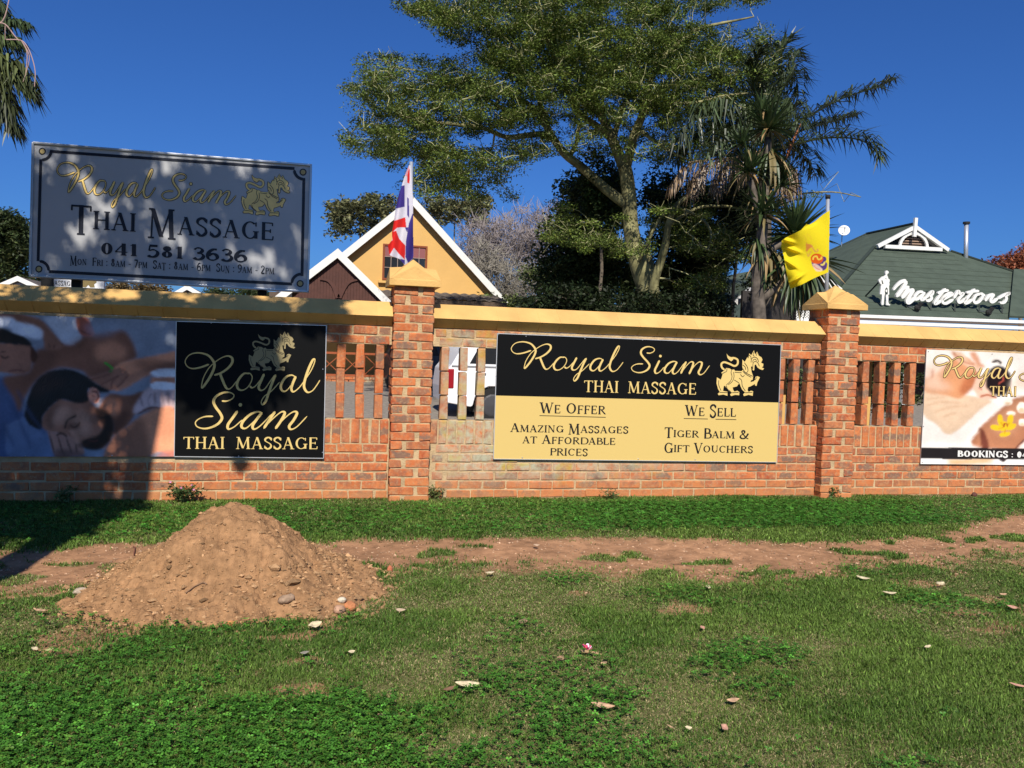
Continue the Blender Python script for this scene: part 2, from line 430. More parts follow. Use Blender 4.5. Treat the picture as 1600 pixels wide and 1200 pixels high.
def text(pr, s, p0, p1, cap, T=.145, t=.06, small=.74, lean=0.03, drop=None, only=None):
    """baseline from p0 to p1 in px, cap height px; lower-case letters are small caps"""
    W = 0
    adv = []
    for ch in s:
        g = GL[ch.upper()]; k = small if ch.islower() else 1.0
        adv.append((W, k, g)); W += g[0]*k+0.03
    p0 = np.array(p0, float); p1 = np.array(p1, float)
    ex = (p1-p0)/W; up = np.array([lean, -1.0])*cap
    def XY(x, y): return tuple(p0+ex*x+up*y)
    for i, (x0, k, g) in enumerate(adv):
        if only is not None and not (only[0] <= i < only[1]): continue
        dy = (drop or {}).get(i, 0.0)
        kk = k
        if i in (drop or {}): kk = k*1.22
        def q(x, y): return XY(x0+x*k, y*kk+dy)
        wd = {'T': T, 't': t, 's': .05, 'S': T}
        for pm in g[1]:
            if pm[0] == 'seg':
                _, xa, ya, xb, yb, w = pm; hw = wd[w]/2
                pr.poly([q(xa-hw, ya), q(xa+hw, ya), q(xb+hw, yb), q(xb-hw, yb)])
            elif pm[0] == 'bar':
                _, xa, xb, y, w = pm; hw = wd[w]/2
                if w == 's': hw = t*.45
                pr.poly([q(xa, y-hw), q(xb, y-hw), q(xb, y+hw), q(xa, y+hw)])
            elif pm[0] == 'dot':
                _, xa, ya, r = pm
                pr.poly([q(xa+r*math.cos(a), ya+r*math.sin(a)) for a in np.linspace(0, 2*math.pi, 10, endpoint=False)])
            elif pm[0] == 'arc':
                _, cx, cy, rx, ry, a0, a1 = pm
                A = np.radians(np.linspace(a0, a1, 26))
                o_ = [q(cx+rx*math.cos(a), cy+ry*math.sin(a)) for a in A]
                i_ = [q(cx+(rx-T)*math.cos(a), cy+(ry-t)*math.sin(a)) for a in A]
                pr.strip(np.array(o_), np.array(i_))
            elif pm[0] == 'hbowl':
                _, x, ya, yb, wdt = pm
                cy = (ya+yb)/2; ry = (yb-ya)/2; xs = x+wdt*.45; rx = wdt*.52
                A = np.radians(np.linspace(-90, 90, 14))
                o_ = [q(x, ya)]+[q(xs+(rx)*math.cos(a), cy+ry*math.sin(a)) for a in A]+[q(x, yb)]
                i_ = [q(x, ya+t)]+[q(xs+(rx-T)*math.cos(a), cy+(ry-t)*math.sin(a)) for a in A]+[q(x, yb-t)]
                pr.strip(np.array(o_), np.array(i_))
            elif pm[0] == 'spl':
                pts = catmull(pm[1], 5); d = np.gradient(pts, axis=0); d /= (np.hypot(d[:, 0], d[:, 1])+1e-9)[:, None]
                hw = (t+(T-t)*np.abs(d[:, 1]*0.75-d[:, 0]*0.55*np.sign(d[:, 1]+1e-9)).clip(0, 1)**1.0)/2
                hw = np.maximum(hw, t*.6)
                n = np.stack([-d[:, 1], d[:, 0]], 1)
                L = [q(*p) for p in pts+n*hw[:, None]]; R = [q(*p) for p in pts-n*hw[:, None]]
                pr.strip(np.array(L), np.array(R))

def words(Y, m, root, s, *a, under=None, name='lettering', **k):
    """one part per printed word"""
    i = 0
    for w in s.split(' '):
        if w:
            p = Print(Y); text(p, s, *a, only=(i, i+len(w)), **k); p.build(name, m, root)
        i += len(w)+1
    for u in (under or []):
        p = Print(Y); p.rib(u, .45, 3, False); p.build('underline', m, root)
# ---- script lettering "Royal Siam" traced once (px of the wide banner)
def _z(o, s, L): return [(o[0]+x/s, o[1]+y/s) for x, y in L]
ZR = lambda L: _z((790, 525), 8.0, L)
ZS = lambda L: _z((970, 525), 10.667, L)
ROYAL = [ZR(p) for p in [
 [(320,180),(230,210),(145,222),(90,200),(72,150),(120,92),(210,72),(300,90),(350,130),(376,185),(352,255),(300,335),(242,402),(234,385),(255,310),(305,230),(350,185),(400,148),(460,115),(520,101),(562,122),(558,168),(510,220),(440,262),(368,285)],
 [(428,262),(450,320),(478,385),(505,415),(545,400),(605,335)],
 [(735,268),(680,268),(625,320),(602,375),(620,418),(665,424),(715,395),(752,345),(764,300),(745,268),(715,262)],
 [(735,385),(760,402),(800,380),(850,325)],
 [(890,268),(855,335),(828,395),(845,425),(890,412),(950,340),(1000,278)],
 [(1010,275),(972,350),(930,450),(898,525),(862,562),(850,535),(885,482),(960,432),(1050,345)],
 [(1218,298),(1175,280),(1115,300),(1065,365),(1062,415),(1100,435),(1155,390),(1215,305)],
 [(1220,290),(1188,350),(1168,410),(1190,438),(1250,398),(1310,330)],
 [(1300,340),(1370,250),(1412,175),(1424,130),(1400,138),(1350,230),(1308,340),(1303,400),(1335,442),(1385,428),(1430,380),(1470,325)],
]]
SIAM = [ZS(p) for p in [
 [(430,282),(490,285),(548,258),(558,215),(505,183),(425,182),(352,225),(336,290),(380,360),(445,430),(480,495),(445,560),(370,600),(290,610),(210,585),(178,535),(210,492),(280,466),(372,465)],
 [(645,405),(605,490),(568,570),(585,622),(645,600),(725,515)],
 [(930,430),(870,425),(795,460),(735,540),(735,602),(790,618),(865,540),(930,445)],
 [(938,430),(895,510),(862,590),(890,632),(955,590),(1060,450)],
 [(1090,425),(1048,515),(1000,628)],
 [(1020,590),(1100,490),(1165,432),(1208,448),(1182,540),(1138,635)],
 [(1152,600),(1230,495),(1305,434),(1352,450),(1330,535),(1295,605),(1325,645),(1390,612),(1480,490)],
]]
SIAM_DOT = (970+660/10.667, 525+335/10.667)
def affine(src, dst):
    S = np.hstack([np.array(src, float), np.ones((len(src), 1))]); A = np.linalg.lstsq(S, np.array(dst, float), rcond=None)[0]
    return lambda P: np.hstack([np.array(P, float).reshape(-1, 2), np.ones((len(np.array(P).reshape(-1, 2)), 1))])@A
IDENT = lambda P: np.array(P, float).reshape(-1, 2)
def script(pr, strokes, f, sc=1.0, extra=0.0, dot=None):
    def w(d):
        k = np.clip(0.30+0.75*d[:, 1], 0.0, 1.0)
        k = np.convolve(np.pad(k, 3, mode='edge'), np.ones(7)/7, 'valid')
        return (0.62+(1.55-0.62)*k)*sc+extra
    for st in strokes: pr.rib(f(st), w, 6)
    if dot is not None: pr.disc(f([dot])[0], 2.9*sc*.62+extra+.3)

def script_words(Y, m, root, fR, fS, sc=1.0, extra=0.0, name='script_word'):
    p = Print(Y); script(p, ROYAL, fR, sc if not hasattr(sc, '__len__') else sc[0], extra); p.build(name, m, root)
    p = Print(Y); script(p, SIAM, fS, sc if not hasattr(sc, '__len__') else sc[1], extra, dot=SIAM_DOT); p.build(name, m, root)
# ---- heraldic lion emblem
ZL = lambda L: _z((1100, 530), 10.908, L)
LION_BODY = ZL([(380,490),(440,500),(470,522),(510,515),(530,540),(640,545),(662,520),(652,460),(655,345),(690,385),(705,370),(740,305),(757,330),(772,240),(805,275),(850,190),(872,262),(905,212),(932,280),(980,310),(997,350),(972,400),(1012,420),(1008,460),(985,480),(1024,500),(1000,526),(950,510),(910,480),(885,430),(862,440),(856,530),(832,532),(822,460),(800,470),(812,560),(837,630),(830,690),(802,700),(792,732),(850,716),(870,680),(880,640),(915,630),(952,650),(935,685),(908,740),(897,795),(870,790),(868,762),(800,800),(752,818),(742,870),(762,897),(800,878),(837,888),(830,965),(760,948),(680,970),(668,940),(700,905),(650,860),(620,795),(610,762),(590,762),(560,805),(488,822),(500,870),(520,892),(570,878),(602,900),(600,955),(530,948),(460,970),(445,940),(480,910),(420,880),(372,815),(358,792),(338,800),(325,880),(400,895),(400,965),(330,943),(250,955),(235,930),(270,900),(240,850),(213,750),(220,650),(285,690),(302,650),(315,600),(295,570),(350,530)])
LION_TAIL = ZL([(350,525),(305,480),(298,420),(345,392),(430,418),(520,456),(572,420),(572,352),(520,322),(470,320)])
LION_TIP = ZL([(385,243),(405,275),(440,300),(495,312),(498,350),(462,376),(425,350),(400,318)])
LION_LINES = [ZL(p) for p in [
 [(300,598),(350,565),(385,548),(392,500)], [(472,525),(462,570),(478,640),(450,715),(382,778)], [(505,560),(512,640),(482,720),(415,775)],
 [(515,695),(560,720),(602,752)], [(598,662),(640,700),(655,800),(705,882)], [(662,545),(720,600),(805,648)], [(690,400),(738,470),(750,540),(722,572)],
 [(660,500),(710,570),(832,632)], [(802,395),(815,330),(862,305),(912,330),(930,390)], [(830,395),(840,355),(870,340),(900,365)], [(832,500),(838,410),(872,378),(915,400),(945,460)],
 [(880,480),(886,440)], [(252,700),(252,780),(290,875)], [(380,790),(402,850),(455,892)], [(525,562),(642,572)], [(270,905),(400,910)], [(480,912),(590,905)], [(700,912),(825,905)],
 [(770,270),(800,300),(800,340)], [(850,215),(838,270),(860,290)], [(905,235),(890,280)], [(620,600),(660,640),(690,610)], [(830,700),(870,690),(900,650)], [(660,440),(700,470),(712,520)]]]
def lion(pr, lines, f, sc=1.0, outline=None):
    if outline is not None:
        B = f(LION_BODY); outline.rib(np.vstack([B, B[:2]]), 0.75, 2, False); outline.rib(f(LION_TAIL), 2.1*sc, 6)
        T_ = f(LION_TIP); outline.rib(np.vstack([T_, T_[:2]]), 0.6, 2, False)
    pr.poly(f(LION_BODY)); pr.rib(f(LION_TAIL), 1.45*sc, 6); pr.poly(f(LION_TIP))
    for l in LION_LINES: lines.rib(f(l), 0.42*sc, 4, False)

# ---- soft raster painter for photographic prints and flags (colours per mesh point)
def pmask(X, Y, poly):
    poly = np.asarray(poly, float); m = np.zeros(X.shape, bool); j = len(poly)-1
    for i in range(len(poly)):
        xi, yi = poly[i]; xj, yj = poly[j]
        if yi != yj:
            c = ((yi > Y) != (yj > Y)) & (X < (xj-xi)*(Y-yi)/(yj-yi)+xi)
            m ^= c
        j = i
    return m
def gblur(A, s):
    if s <= 0: return A
    r = int(max(1, round(3*s))); k = np.exp(-0.5*(np.arange(-r, r+1)/s)**2); k /= k.sum()
    P = np.pad(A, ((r, r), (0, 0)), mode='edge'); B = sum(k[i]*P[i:i+A.shape[0]] for i in range(2*r+1))
    P = np.pad(B, ((0, 0), (r, r)), mode='edge'); return sum(k[i]*P[:, i:i+A.shape[1]] for i in range(2*r+1))
def srgb(c):
    c = np.asarray(c, float)/255.0
    return np.where(c <= 0.04045, c/12.92, ((c+0.055)/1.055)**2.4)
class Paint:
    def __init__(s, x0, x1, y0, y1, step):
        s.step = step
        s.xs = np.arange(x0, x1+step*.5, step); s.ys = np.arange(y0, y1+step*.5, step)
        s.X, s.Y = np.meshgrid(s.xs, s.ys); s.C = np.zeros(s.X.shape+(3,))
    def fill(s, c): s.C[:] = srgb(c)
    def mixin(s, c, m, a=1.0):
        m = (m*a)[..., None]; s.C = s.C*(1-m)+srgb(c)[None, None]*m
    def poly(s, c, P, blur=1.0, a=1.0, smooth=True):
        if smooth and len(P) > 3:
            P = catmull(list(P)+[P[0]], 5)
        s.mixin(c, gblur(pmask(s.X, s.Y, P).astype(float), blur/s.step), a)
    def ell(s, c, cx, cy, rx, ry, blur=1.0, a=1.0, rot=0):
        co, si = math.cos(math.radians(rot)), math.sin(math.radians(rot))
        dx = s.X-cx; dy = s.Y-cy; u = dx*co+dy*si; v = -dx*si+dy*co
        s.mixin(c, gblur(((u/rx)**2+(v/ry)**2 < 1).astype(float), blur/s.step), a)
    def line(s, c, P, w, blur=0.6, a=1.0):
        L, R = ribbon(P, w, 5); s.poly(c, np.vstack([L, R[::-1]]), blur, a, smooth=False)
def smooth_noise(shape, s, rng):
    A = gblur(rng.normal(size=shape), s); return A/(A.std()+1e-9)
# ------------------------------------------------------------------ ground sheet (lawn, soil, yard behind the wall) as one sheet out to the horizon
def vnoise(x, y, seed=0):
    """smooth value noise, vectorised"""
    def h(i, j):
        n = (i*374761393 + j*668265263 + seed*974634777) & 0x7fffffff
        n = (n ^ (n >> 13)) * 1274126177 & 0x7fffffff
        return ((n ^ (n >> 16)) & 0xffff)/65535.0
    x = np.asarray(x, float); y = np.asarray(y, float)
    i = np.floor(x).astype(np.int64); j = np.floor(y).astype(np.int64); fx = x-i; fy = y-j
    fx = fx*fx*(3-2*fx); fy = fy*fy*(3-2*fy)
    return (h(i, j)*(1-fx)+h(i+1, j)*fx)*(1-fy)+(h(i, j+1)*(1-fx)+h(i+1, j+1)*fx)*fy
def fbm(x, y, seed=0, o=4):
    s = 0; a = .5; t = 0
    for k in range(o):
        s = s+a*vnoise(x*2**k, y*2**k, seed+k*7); t += a; a *= .5
    return s/t
def gz(x, y):
    """ground height"""
    x = np.asarray(x, float); y = np.asarray(y, float)
    front = -0.10*np.clip((-1.8-y)/4.0, 0, 1) - 0.018*(y > -90)*np.clip(-y-5.8, 0, 60)*0
    back = 0.10+0.022*np.clip(y-.3, 0, 16)
    z = np.where(y < 0.0, front, np.where(y < .3, (y/.3)*back, back))
    path = np.exp(-((y+2.15+0.02*x)/.55)**2)*0.025
    near = (y < -0.05) & (np.abs(x) < 14)
    z = z - np.where(near, path, 0) + np.where(near, (fbm(x*1.6, y*1.6, 5)-.5)*0.05*np.clip(-y/0.5, 0, 1), 0)
    return z
xs_f = np.concatenate([np.array([-900, -300, -90, -30, -14]), np.arange(-8, 11, 0.05), np.array([14, 30, 90, 300, 900])])
ys_f = np.concatenate([np.array([-300, -60, -20, -10, -7]), np.arange(-6.0, 0.3, 0.045), np.array([.32, 1, 3, 6, 10, 14, 16.3, 20, 30, 60, 150, 400, 1500])])
GX, GY = np.meshgrid(xs_f, ys_f)
GZ = gz(GX, GY)
fine = (GY > -6) & (GY < 0) & (np.abs(GX-1.5) < 9.4)
GZ = GZ + np.where(fine, (fbm(GX*14, GY*14, 9)-.5)*0.018, 0)
nx, ny = len(xs_f), len(ys_f)
idx = np.arange(nx*ny).reshape(ny, nx)
Q = np.stack([idx[:-1, :-1], idx[:-1, 1:], idx[1:, 1:], idx[1:, :-1]], -1).reshape(-1, 4)
# lawn limits as polylines in world metres (surveyed)
def bline(pts):
    W = []
    for px, py in pts:
        d = cf + cr*((px-800)/CAM_F) - cu*((py-600)/CAM_F)
        t = (0.0-CAMP[2])/d[2]; W.append(CAMP+d*t)
    W = np.array(W); o = np.argsort(W[:, 0]); return W[o, 0], W[o, 1]
TOPX, TOPY = bline([(-200, 850), (0, 858), (200, 846), (500, 843), (800, 836), (1000, 837), (1200, 842), (1350, 838), (1480, 832), (1540, 812), (1700, 790)])
BOTX, BOTY = bline([(-200, 900), (0, 925), (140, 925), (300, 935), (560, 935), (640, 892), (800, 887), (1000, 893), (1150, 908), (1270, 914), (1350, 902), (1430, 884), (1500, 876), (1620, 866), (1750, 860)])
def lawn(x, y):
    n = fbm(x*2.3, y*2.3, 31, 4)-.5; n2 = fbm(x*9, y*9, 41, 3)-.5
    top = np.interp(x, TOPX, TOPY); bot = np.interp(x, BOTX, BOTY)
    up = 1/(1+np.exp(-(y-top+n2*.25)/0.03))*(y < -0.02)
    edge = y-bot+n*.55+n2*.5
    lo = 1/(1+np.exp(edge/0.10))
    tuft = ((fbm(x*3.5, y*4.5, 77, 3) > .62) & (y < bot+.75) & (y > bot-.1)).astype(float)*.8
    bare = (fbm(x*1.9, y*2.6, 55, 3) > .70) & (y > bot-1.3)
    d = np.maximum(up, np.maximum(lo, tuft))
    return np.clip(np.where(bare & (y < bot), d*.25, d), 0, 1)
def clover(x, y):
    n = fbm(x*.8+3, y*.8, 88, 3)
    near = np.clip((-3.9-y)/.5, 0, 1)*np.clip((1.4-x+ (n-.5)*2)/1.0, 0.0, 1)
    band = np.clip((y+1.6)/.2, 0, 1)*np.clip((-.25-y)/.2, 0, 1)*np.clip((x-1.4)/1.2, 0, 1)*np.clip((6.3-x)/.8, 0, 1)
    bandl = np.clip((y+1.6)/.2, 0, 1)*np.clip((-.25-y)/.2, 0, 1)*.28
    pat = np.clip((fbm(x*1.9, y*2.2, 99, 4)-.54)*4.5, 0, 1)*(y < -2.6)*.8
    return np.clip(np.maximum.reduce([near*np.clip((fbm(x*2.1, y*2.4, 188, 4)-.36)*5, 0, .9), band, bandl, pat]), 0, 1)
LW = np.where(fine, lawn(GX, GY), 1.0)
soil = np.array([0.33, 0.178, 0.095]); under = np.array([0.12, 0.115, 0.045]); yard = np.array([0.24, 0.21, 0.175])
var = (fbm(GX*5, GY*5, 3)-.5)[..., None]
gc = soil*(1-LW[..., None])+under*LW[..., None]
gc = gc*(1+var*.5)
gc = np.where((GY > .2)[..., None], yard, gc)
gc = np.where(((GY > 30) | (np.abs(GX) > 40))[..., None], np.array([0.08, 0.09, 0.04]), gc)
M_GROUND = mat('soil_and_turf', (1, 1, 1), 0.95, attr=True, var=0.28, vscale=14, bump=0.9, bscale=55, spec=0.1)
g_me = mesh_np('ground', np.stack([GX, GY, GZ], -1).reshape(-1, 3), quads=Q, colors=gc.reshape(-1, 3), smooth=True)
ground = put('ground', g_me, M_GROUND); ground['kind'] = 'structure'

# ------------------------------------------------------------------ bricks
import bmesh
def brick_mesh(L, H, D, seed):
    rng = random.Random(seed)
    bm = bmesh.new(); bmesh.ops.create_cube(bm, size=1.0)
    for v in bm.verts: v.co = Vector((v.co.x*L, v.co.y*D, v.co.z*H))
    fe = [e for e in bm.edges]
    bmesh.ops.bevel(bm, geom=fe, offset=0.006, segments=1, profile=0.6, affect='EDGES')
    for v in bm.verts:
        v.co.x += rng.uniform(-.0055, .0055); v.co.z += rng.uniform(-.0045, .0045); v.co.y += rng.uniform(-.0022, .0022)
    me = bpy.data.meshes.new('brick'); bm.to_mesh(me); bm.free()
    me.materials.append(M_BRICK); return me
BR_S = [brick_mesh(.222, .074, .106, i) for i in range(8)]
BR_H = [brick_mesh(.106, .074, .222, 20+i) for i in range(6)]
BR_HALF = [brick_mesh(.104, .074, .104, 40+i) for i in range(4)]
BR_SO = [brick_mesh(.074, .222, .106, 60+i) for i in range(8)]
BR_SLAT = [brick_mesh(.076, .224, .106, 80+i) for i in range(8)]
def brick(parent, pool, x, y, z, rz=0.0, yj=.004):
    me = random.choice(pool)
    o = bpy.data.objects.new('brick', me); COL.objects.link(o); o.parent = parent
    pl = wloc(parent)
    o.location = Vector((x+random.uniform(-.003, .003), y+random.uniform(-yj, yj), z+random.uniform(-.0025, .0025)))-pl
    o.rotation_euler = (random.uniform(-.008, .008), random.uniform(-.01, .01), rz+random.uniform(-.008, .008)+(math.pi if random.random() < .5 else 0))
    return o
CH = 0.0872                                                # course height
WT = 0.106                                                 # wall thickness
Z_SOLD = 6*CH; Z_SLAT = Z_SOLD+.234; Z_TOP = Z_SLAT+.698; Z_COP = Z_TOP+2*CH
P1X0, P1X1 = U(612.5, 600, -.12)[0], U(674.5, 600, -.12)[0]
P2X0, P2X1 = U(1285, 600, -.12)[0], U(1344, 600, -.12)[0]
PW = .372
P1C = (P1X0+P1X1)/2; P2C = (P2X0+P2X1)/2
P1X0, P1X1, P2X0, P2X1 = P1C-PW/2, P1C+PW/2, P2C-PW/2, P2C+PW/2

def wx(px, py=600): return float(U(px, py, 0)[0])
def wall(name, label, x0, x1, vis, open_, slats, seed, phase):
    """vis(xc,z): is a brick at that spot in view; open_: list of (xa,xb) pierced stretches; slats: their centres"""
    random.seed(seed)
    root = thing('brick_wall', label, 'brick wall', ((x0+x1)/2, .05, 0), 'stretches of the pierced brick boundary wall')
    c = MB(); m = .007
    c.box(x0, x1, m, WT-m, -.35, Z_SLAT-.002)
    c.box(x0, x1, m, WT-m, Z_TOP+.002, Z_COP)
    xs = [x0]+[v for ab in open_ for v in ab]+[x1]
    for a, b in zip(xs[0::2], xs[1::2]):
        if b-a > .01: c.box(a, b, m, WT-m, Z_SLAT-.002, Z_TOP+.002)
    c.build('mortar', M_MORTAR, root)
    cnt = 0
    rows = [(-CH/2-0.002, 0)]+[(i*CH+CH/2, i+1) for i in range(6)]+[(Z_TOP+CH/2, 8), (Z_TOP+1.5*CH, 9)]
    for z, i in rows:
        off = phase+(.117 if i % 2 else 0)
        x = x0-off
        while x < x1:
            a, b = max(x, x0), min(x+.222, x1)
            if b-a > .04 and vis((a+b)/2, z):
                if b-a > .2: brick(root, BR_S, (a+b)/2, WT/2, z); cnt += 1
                elif b-a > .085: brick(root, BR_HALF, (a+b)/2, WT/2, z); cnt += 1
            x += .234
    x = x0+.045
    while x < x1-.03:
        if vis(x, Z_SOLD+.117): brick(root, BR_SO, x, WT/2, Z_SOLD+.117); cnt += 1
        x += .0885
    for sx in slats:
        for k in range(3):
            brick(root, BR_SLAT, sx, WT/2, Z_SLAT+.117+k*.2325); cnt += 1
    # coping: squint bricks laid sloping, painted yellow
    prof = [(.0, Z_COP+.004), (-.098, Z_COP+.090), (.085, Z_COP+.232), (.135, Z_COP+.15), (WT+.02, Z_COP+.004)]
    x = x0-.02 if x0 < -3 else x0+.004
    pm = None
    for v in range(4):
        L = .205; rr = random.Random(seed*10+v)
        b = MB(); P = []
        j = [rr.uniform(-.003, .003) for _ in range(4)]
        for sgn, x_ in ((1, 0), (-1, L)):
            for pi_, (yy, zz) in enumerate(prof): P.append((x_+sgn*(.0045 if pi_ in (0, 4) else .0006), yy+rr.uniform(-.0006, .0006), zz+rr.uniform(-.0005, .0005)))
        n = len(prof)
        F = [tuple(range(n)), tuple(range(2*n-1, n-1, -1))]+[((i+1) % n, i, n+i, n+(i+1) % n) for i in range(n)]
        me = mesh_np('coping_brick', P, F=F); me.materials.append(M_YPAINT)
        pm = (pm or [])+[me]
    while x < x1-.02:
        o = bpy.data.objects.new('coping_brick', random.choice(pm)); COL.objects.link(o); o.parent = root
        L = min(.205, x1-.004-x)
        o.scale = (L/.205, 1, 1)
        o.location = Vector((x, random.uniform(-.0004, .0004), random.uniform(-.0003, .0003)))-wloc(root)
        x += .2065
    cc = MB(); q = [(.006, Z_COP+.006), (-.094, Z_COP+.0905), (.0848, Z_COP+.2312), (.13, Z_COP+.149), (WT+.015, Z_COP+.006)]
    n = len(q); a_ = x0+.002 if x0 > -3 else x0
    cc.add([(a_, p[0], p[1]) for p in q]+[(x1-.002, p[0], p[1]) for p in q], [tuple(range(n)), tuple(range(2*n-1, n-1, -1))]+[((i+1) % n, i, n+i, n+(i+1) % n) for i in range(n)])
    cc.build('coping_bedding', M_YPAINT, root)
    print('wall bricks', cnt)
    return root
xl0, xl1 = -4.2, P1X0
xp = wx(510, 560)
wall('w', 'brick wall stretch under the two leftmost hoardings, left of the flag pillar', xl0, xl1,
     lambda x, z: (z < .36 or x > xp-.2) and x > -3.4, [(xp-.10, xl1)], [wx(532, 600), wx(562, 600), wx(592, 600)], 3, .05)
xa, xb = wx(774, 600), wx(1216.5, 600)
wall('w', 'brick wall stretch between the two pillars, stained with pale lichen', P1X1, P2X0,
     lambda x, z: z < .38 or x < xa+.18 or x > xb-.18, [(P1X1, xa+.12), (xb-.12, P2X0)],
     [wx(694.5), wx(724), wx(752), wx(781), wx(1209), wx(1221), wx(1243.5), wx(1266.5)][0:3]+[wx(1220), wx(1243.5), wx(1266.5)], 4, .16)
xc = wx(1443, 600)
wall('w', 'brick wall stretch right of the yellow-flag pillar, carrying the spa picture hoarding', P2X1, 8.6,
     lambda x, z: z < .38 or x < xc+.2, [(P2X1, xc+.12)], [wx(1353), wx(1378.5), wx(1401.5), wx(1425.5)], 5, .10)

def pillar(label, xc, capz, seed):
    random.seed(seed)
    root = thing('brick_pillar', label, 'brick pillar', (xc, .07, 0), 'brick pillars with yellow caps')
    y0 = -.12; h = PW/2; yc = y0+h
    MB().box(xc-h+.009, xc+h-.009, y0+.009, y0+PW-.009, -.35, capz).build('mortar', M_MORTAR, root)
    n = int(math.ceil((capz+.04)/CH)); ch = (capz+.03)/n
    for i in range(n):
        z = -.03+ch*(i+.5); s = 1 if i % 2 else -1
        # pinwheel bond, mirrored on alternate courses: four bricks a course
        brick(root, BR_S, xc-s*(h-.111), y0+.053, z)
        brick(root, BR_H, xc+s*(h-.053), y0+.111, z)
        brick(root, BR_S, xc+s*(h-.111), y0+PW-.053, z)
        brick(root, BR_H, xc-s*(h-.053), y0+PW-.111, z)
    # cap: flared slab with a small gable on every side and a pyramid on top
    b = .238; t = .055
    V = [(-b,-b,0),(b,-b,0),(b,b,0),(-b,b,0),(-b,-b,t),(b,-b,t),(b,b,t),(-b,b,t)]
    F = [(0,3,2,1),(0,1,5,4),(1,2,6,5),(2,3,7,6),(3,0,4,7)]
    pk = len(V); V.append((0, 0, .268))
    for k in range(4):
        a = math.radians(90*k); co, si = round(math.cos(a)), round(math.sin(a))
        R = lambda x, y, z: (x*co-y*si, x*si+y*co, z)
        i0 = len(V); V += [R(-.15, -b+.004, t+.004), R(.15, -b+.004, t+.004), R(0, -b+.018, .182), R(0, -.105, .192)]
        i1, ia, ir = i0+1, i0+2, i0+3; c0, c1 = 4+k, 4+(k+1) % 4
        F += [(i0, i1, ia), (c0, i0, ia), (i1, c1, ia), (c0, ia, ir), (ia, c1, ir), (c0, ir, pk), (ir, c1, pk), (c0, c1, i1, i0)]
    V = [(x+xc, y+yc, z+capz) for x, y, z in V]
    o = MB().add(V, F).build('cap', M_YPAINT, root); bevel(o, .006, 2)
    return root
CAPZ1 = float(U(650, 447, -.17)[2]); CAPZ2 = float(U(1325, 483.5, -.17)[2])
pillar('brick pillar with yellow cap in front of the red white and blue flag', P1C, CAPZ1, 8)
pillar('brick pillar with yellow cap in front of the plain yellow flag pole', P2C, CAPZ2, 9)
print('caps', CAPZ1, CAPZ2, Z_COP)

# ------------------------------------------------------------------ hoardings fixed to the wall
def board(root, corners, Y, th, m, name='board'):
    c = [U(px, py, Y) for px, py in corners]              # TL TR BR BL
    pts = [(c[3][0], c[3][2]), (c[2][0], c[2][2]), (c[1][0], c[1][2]), (c[0][0], c[0][2])]
    return MB().prism(pts, Y, Y+th).build(name, m, root)
def rim(root, corners, Y, w, m, name='edge_trim'):
    c = [U(px, py, Y) for px, py in corners]
    for i in range(4): MB().beam(c[i], c[(i+1) % 4], w, .012, up=(0, 1, 0)).build(name, m, root)
def screws(root, pts, Y):
    proto = None
    for px, py in pts:
        c = U(px, py, Y)
        if proto is None:
            proto = MB().lathe([(.006, 0), (.006, -.003), (.003, -.005)], (0, 0, 0), 8, 'y').mesh('screw'); proto.materials.append(M_STEEL)
        put('screw', proto, None, root, loc=c)
M_RIM = mat('aluminium_edge', (0.62, 0.62, 0.62), 0.4, metal=0.5)
YB = -.020
# centre banner
root = thing('banner', 'wide black and cream banner with gold script between the pillars', 'banner', U(995, 722, YB))
B1 = [(777, 521), (1220, 539), (1213.5, 722), (771, 717)]
board(root, B1, YB, .012, M_BLACK); rim(root, B1, YB, .006, M_RIM)
pr = Print(YB-.002); pr.poly([(773.8, 618), (1216.3, 629), (1213.6, 721.6), (771.3, 716.6)]); pr.build('cream_field', M_CREAM, root)
screws(root, [(779,523),(822,525.5),(914,529),(1004,531.5),(1094,535),(1178,538),(1218,602),(816,715),(906,717),(997,717),(1086,718),(775,588)], YB-.002)
script_words(YB-.003, M_GOLD_PRINT, root, IDENT, IDENT)
words(YB-.003, M_GOLD_PRINT, root, 'THAI  MASSAGE', (912, 612.3), (1089, 616.8), 18)
gp = Print(YB-.003); lp = Print(YB-.0045); lion(gp, lp, IDENT); e_ = gp.build('lion_emblem', M_GOLD_PRINT, root); lp.build('emblem_lines', M_INK, e_)
class Lines:                                               # every line of lettering is a part of its own
    def __init__(s, Y, m, root): s.Y, s.m, s.root = Y, m, root
    def text(s, *a, under=None, **k):
        words(s.Y, s.m, s.root, *a, under=under, **k)
_L = Lines(YB-.004, M_INK, root)
def ltext(ip, *a, **k): ip.text(*a, **k)
ip = _L
ltext(ip, 'We Offer', (843, 645.3), (947, 647.3), 16.5, T=.165, t=.075, small=.8, under=[[(843, 649.3), (946.6, 652)]])
ltext(ip, 'We Sell', (1070, 649.4), (1150.5, 651.2), 16.5, T=.165, t=.075, small=.8, drop={3: -.12}, under=[[(1068.4, 653.8), (1106, 654.6)], [(1118, 655), (1150.6, 655.6)]])
ltext(ip, 'Amazing Massages', (797, 674.6), (982.5, 677.3), 13.5, T=.165, t=.075, small=.8, drop={8: -.2})
ltext(ip, 'at Affordable', (816, 692.4), (962.5, 695.2), 13.5, T=.165, t=.075, small=.8)
ltext(ip, 'prices', (859, 711.2), (919, 712.6), 14, T=.165, t=.075, small=.8)
ltext(ip, 'Tiger Balm &', (1038, 682.3), (1170.5, 685.8), 13.5, T=.165, t=.075, small=.8, drop={0: -.12, 6: -.1})
ltext(ip, 'Gift Vouchers', (1037, 705.8), (1177, 708), 13.5, T=.165, t=.075, small=.8, drop={0: -.15, 5: -.15})
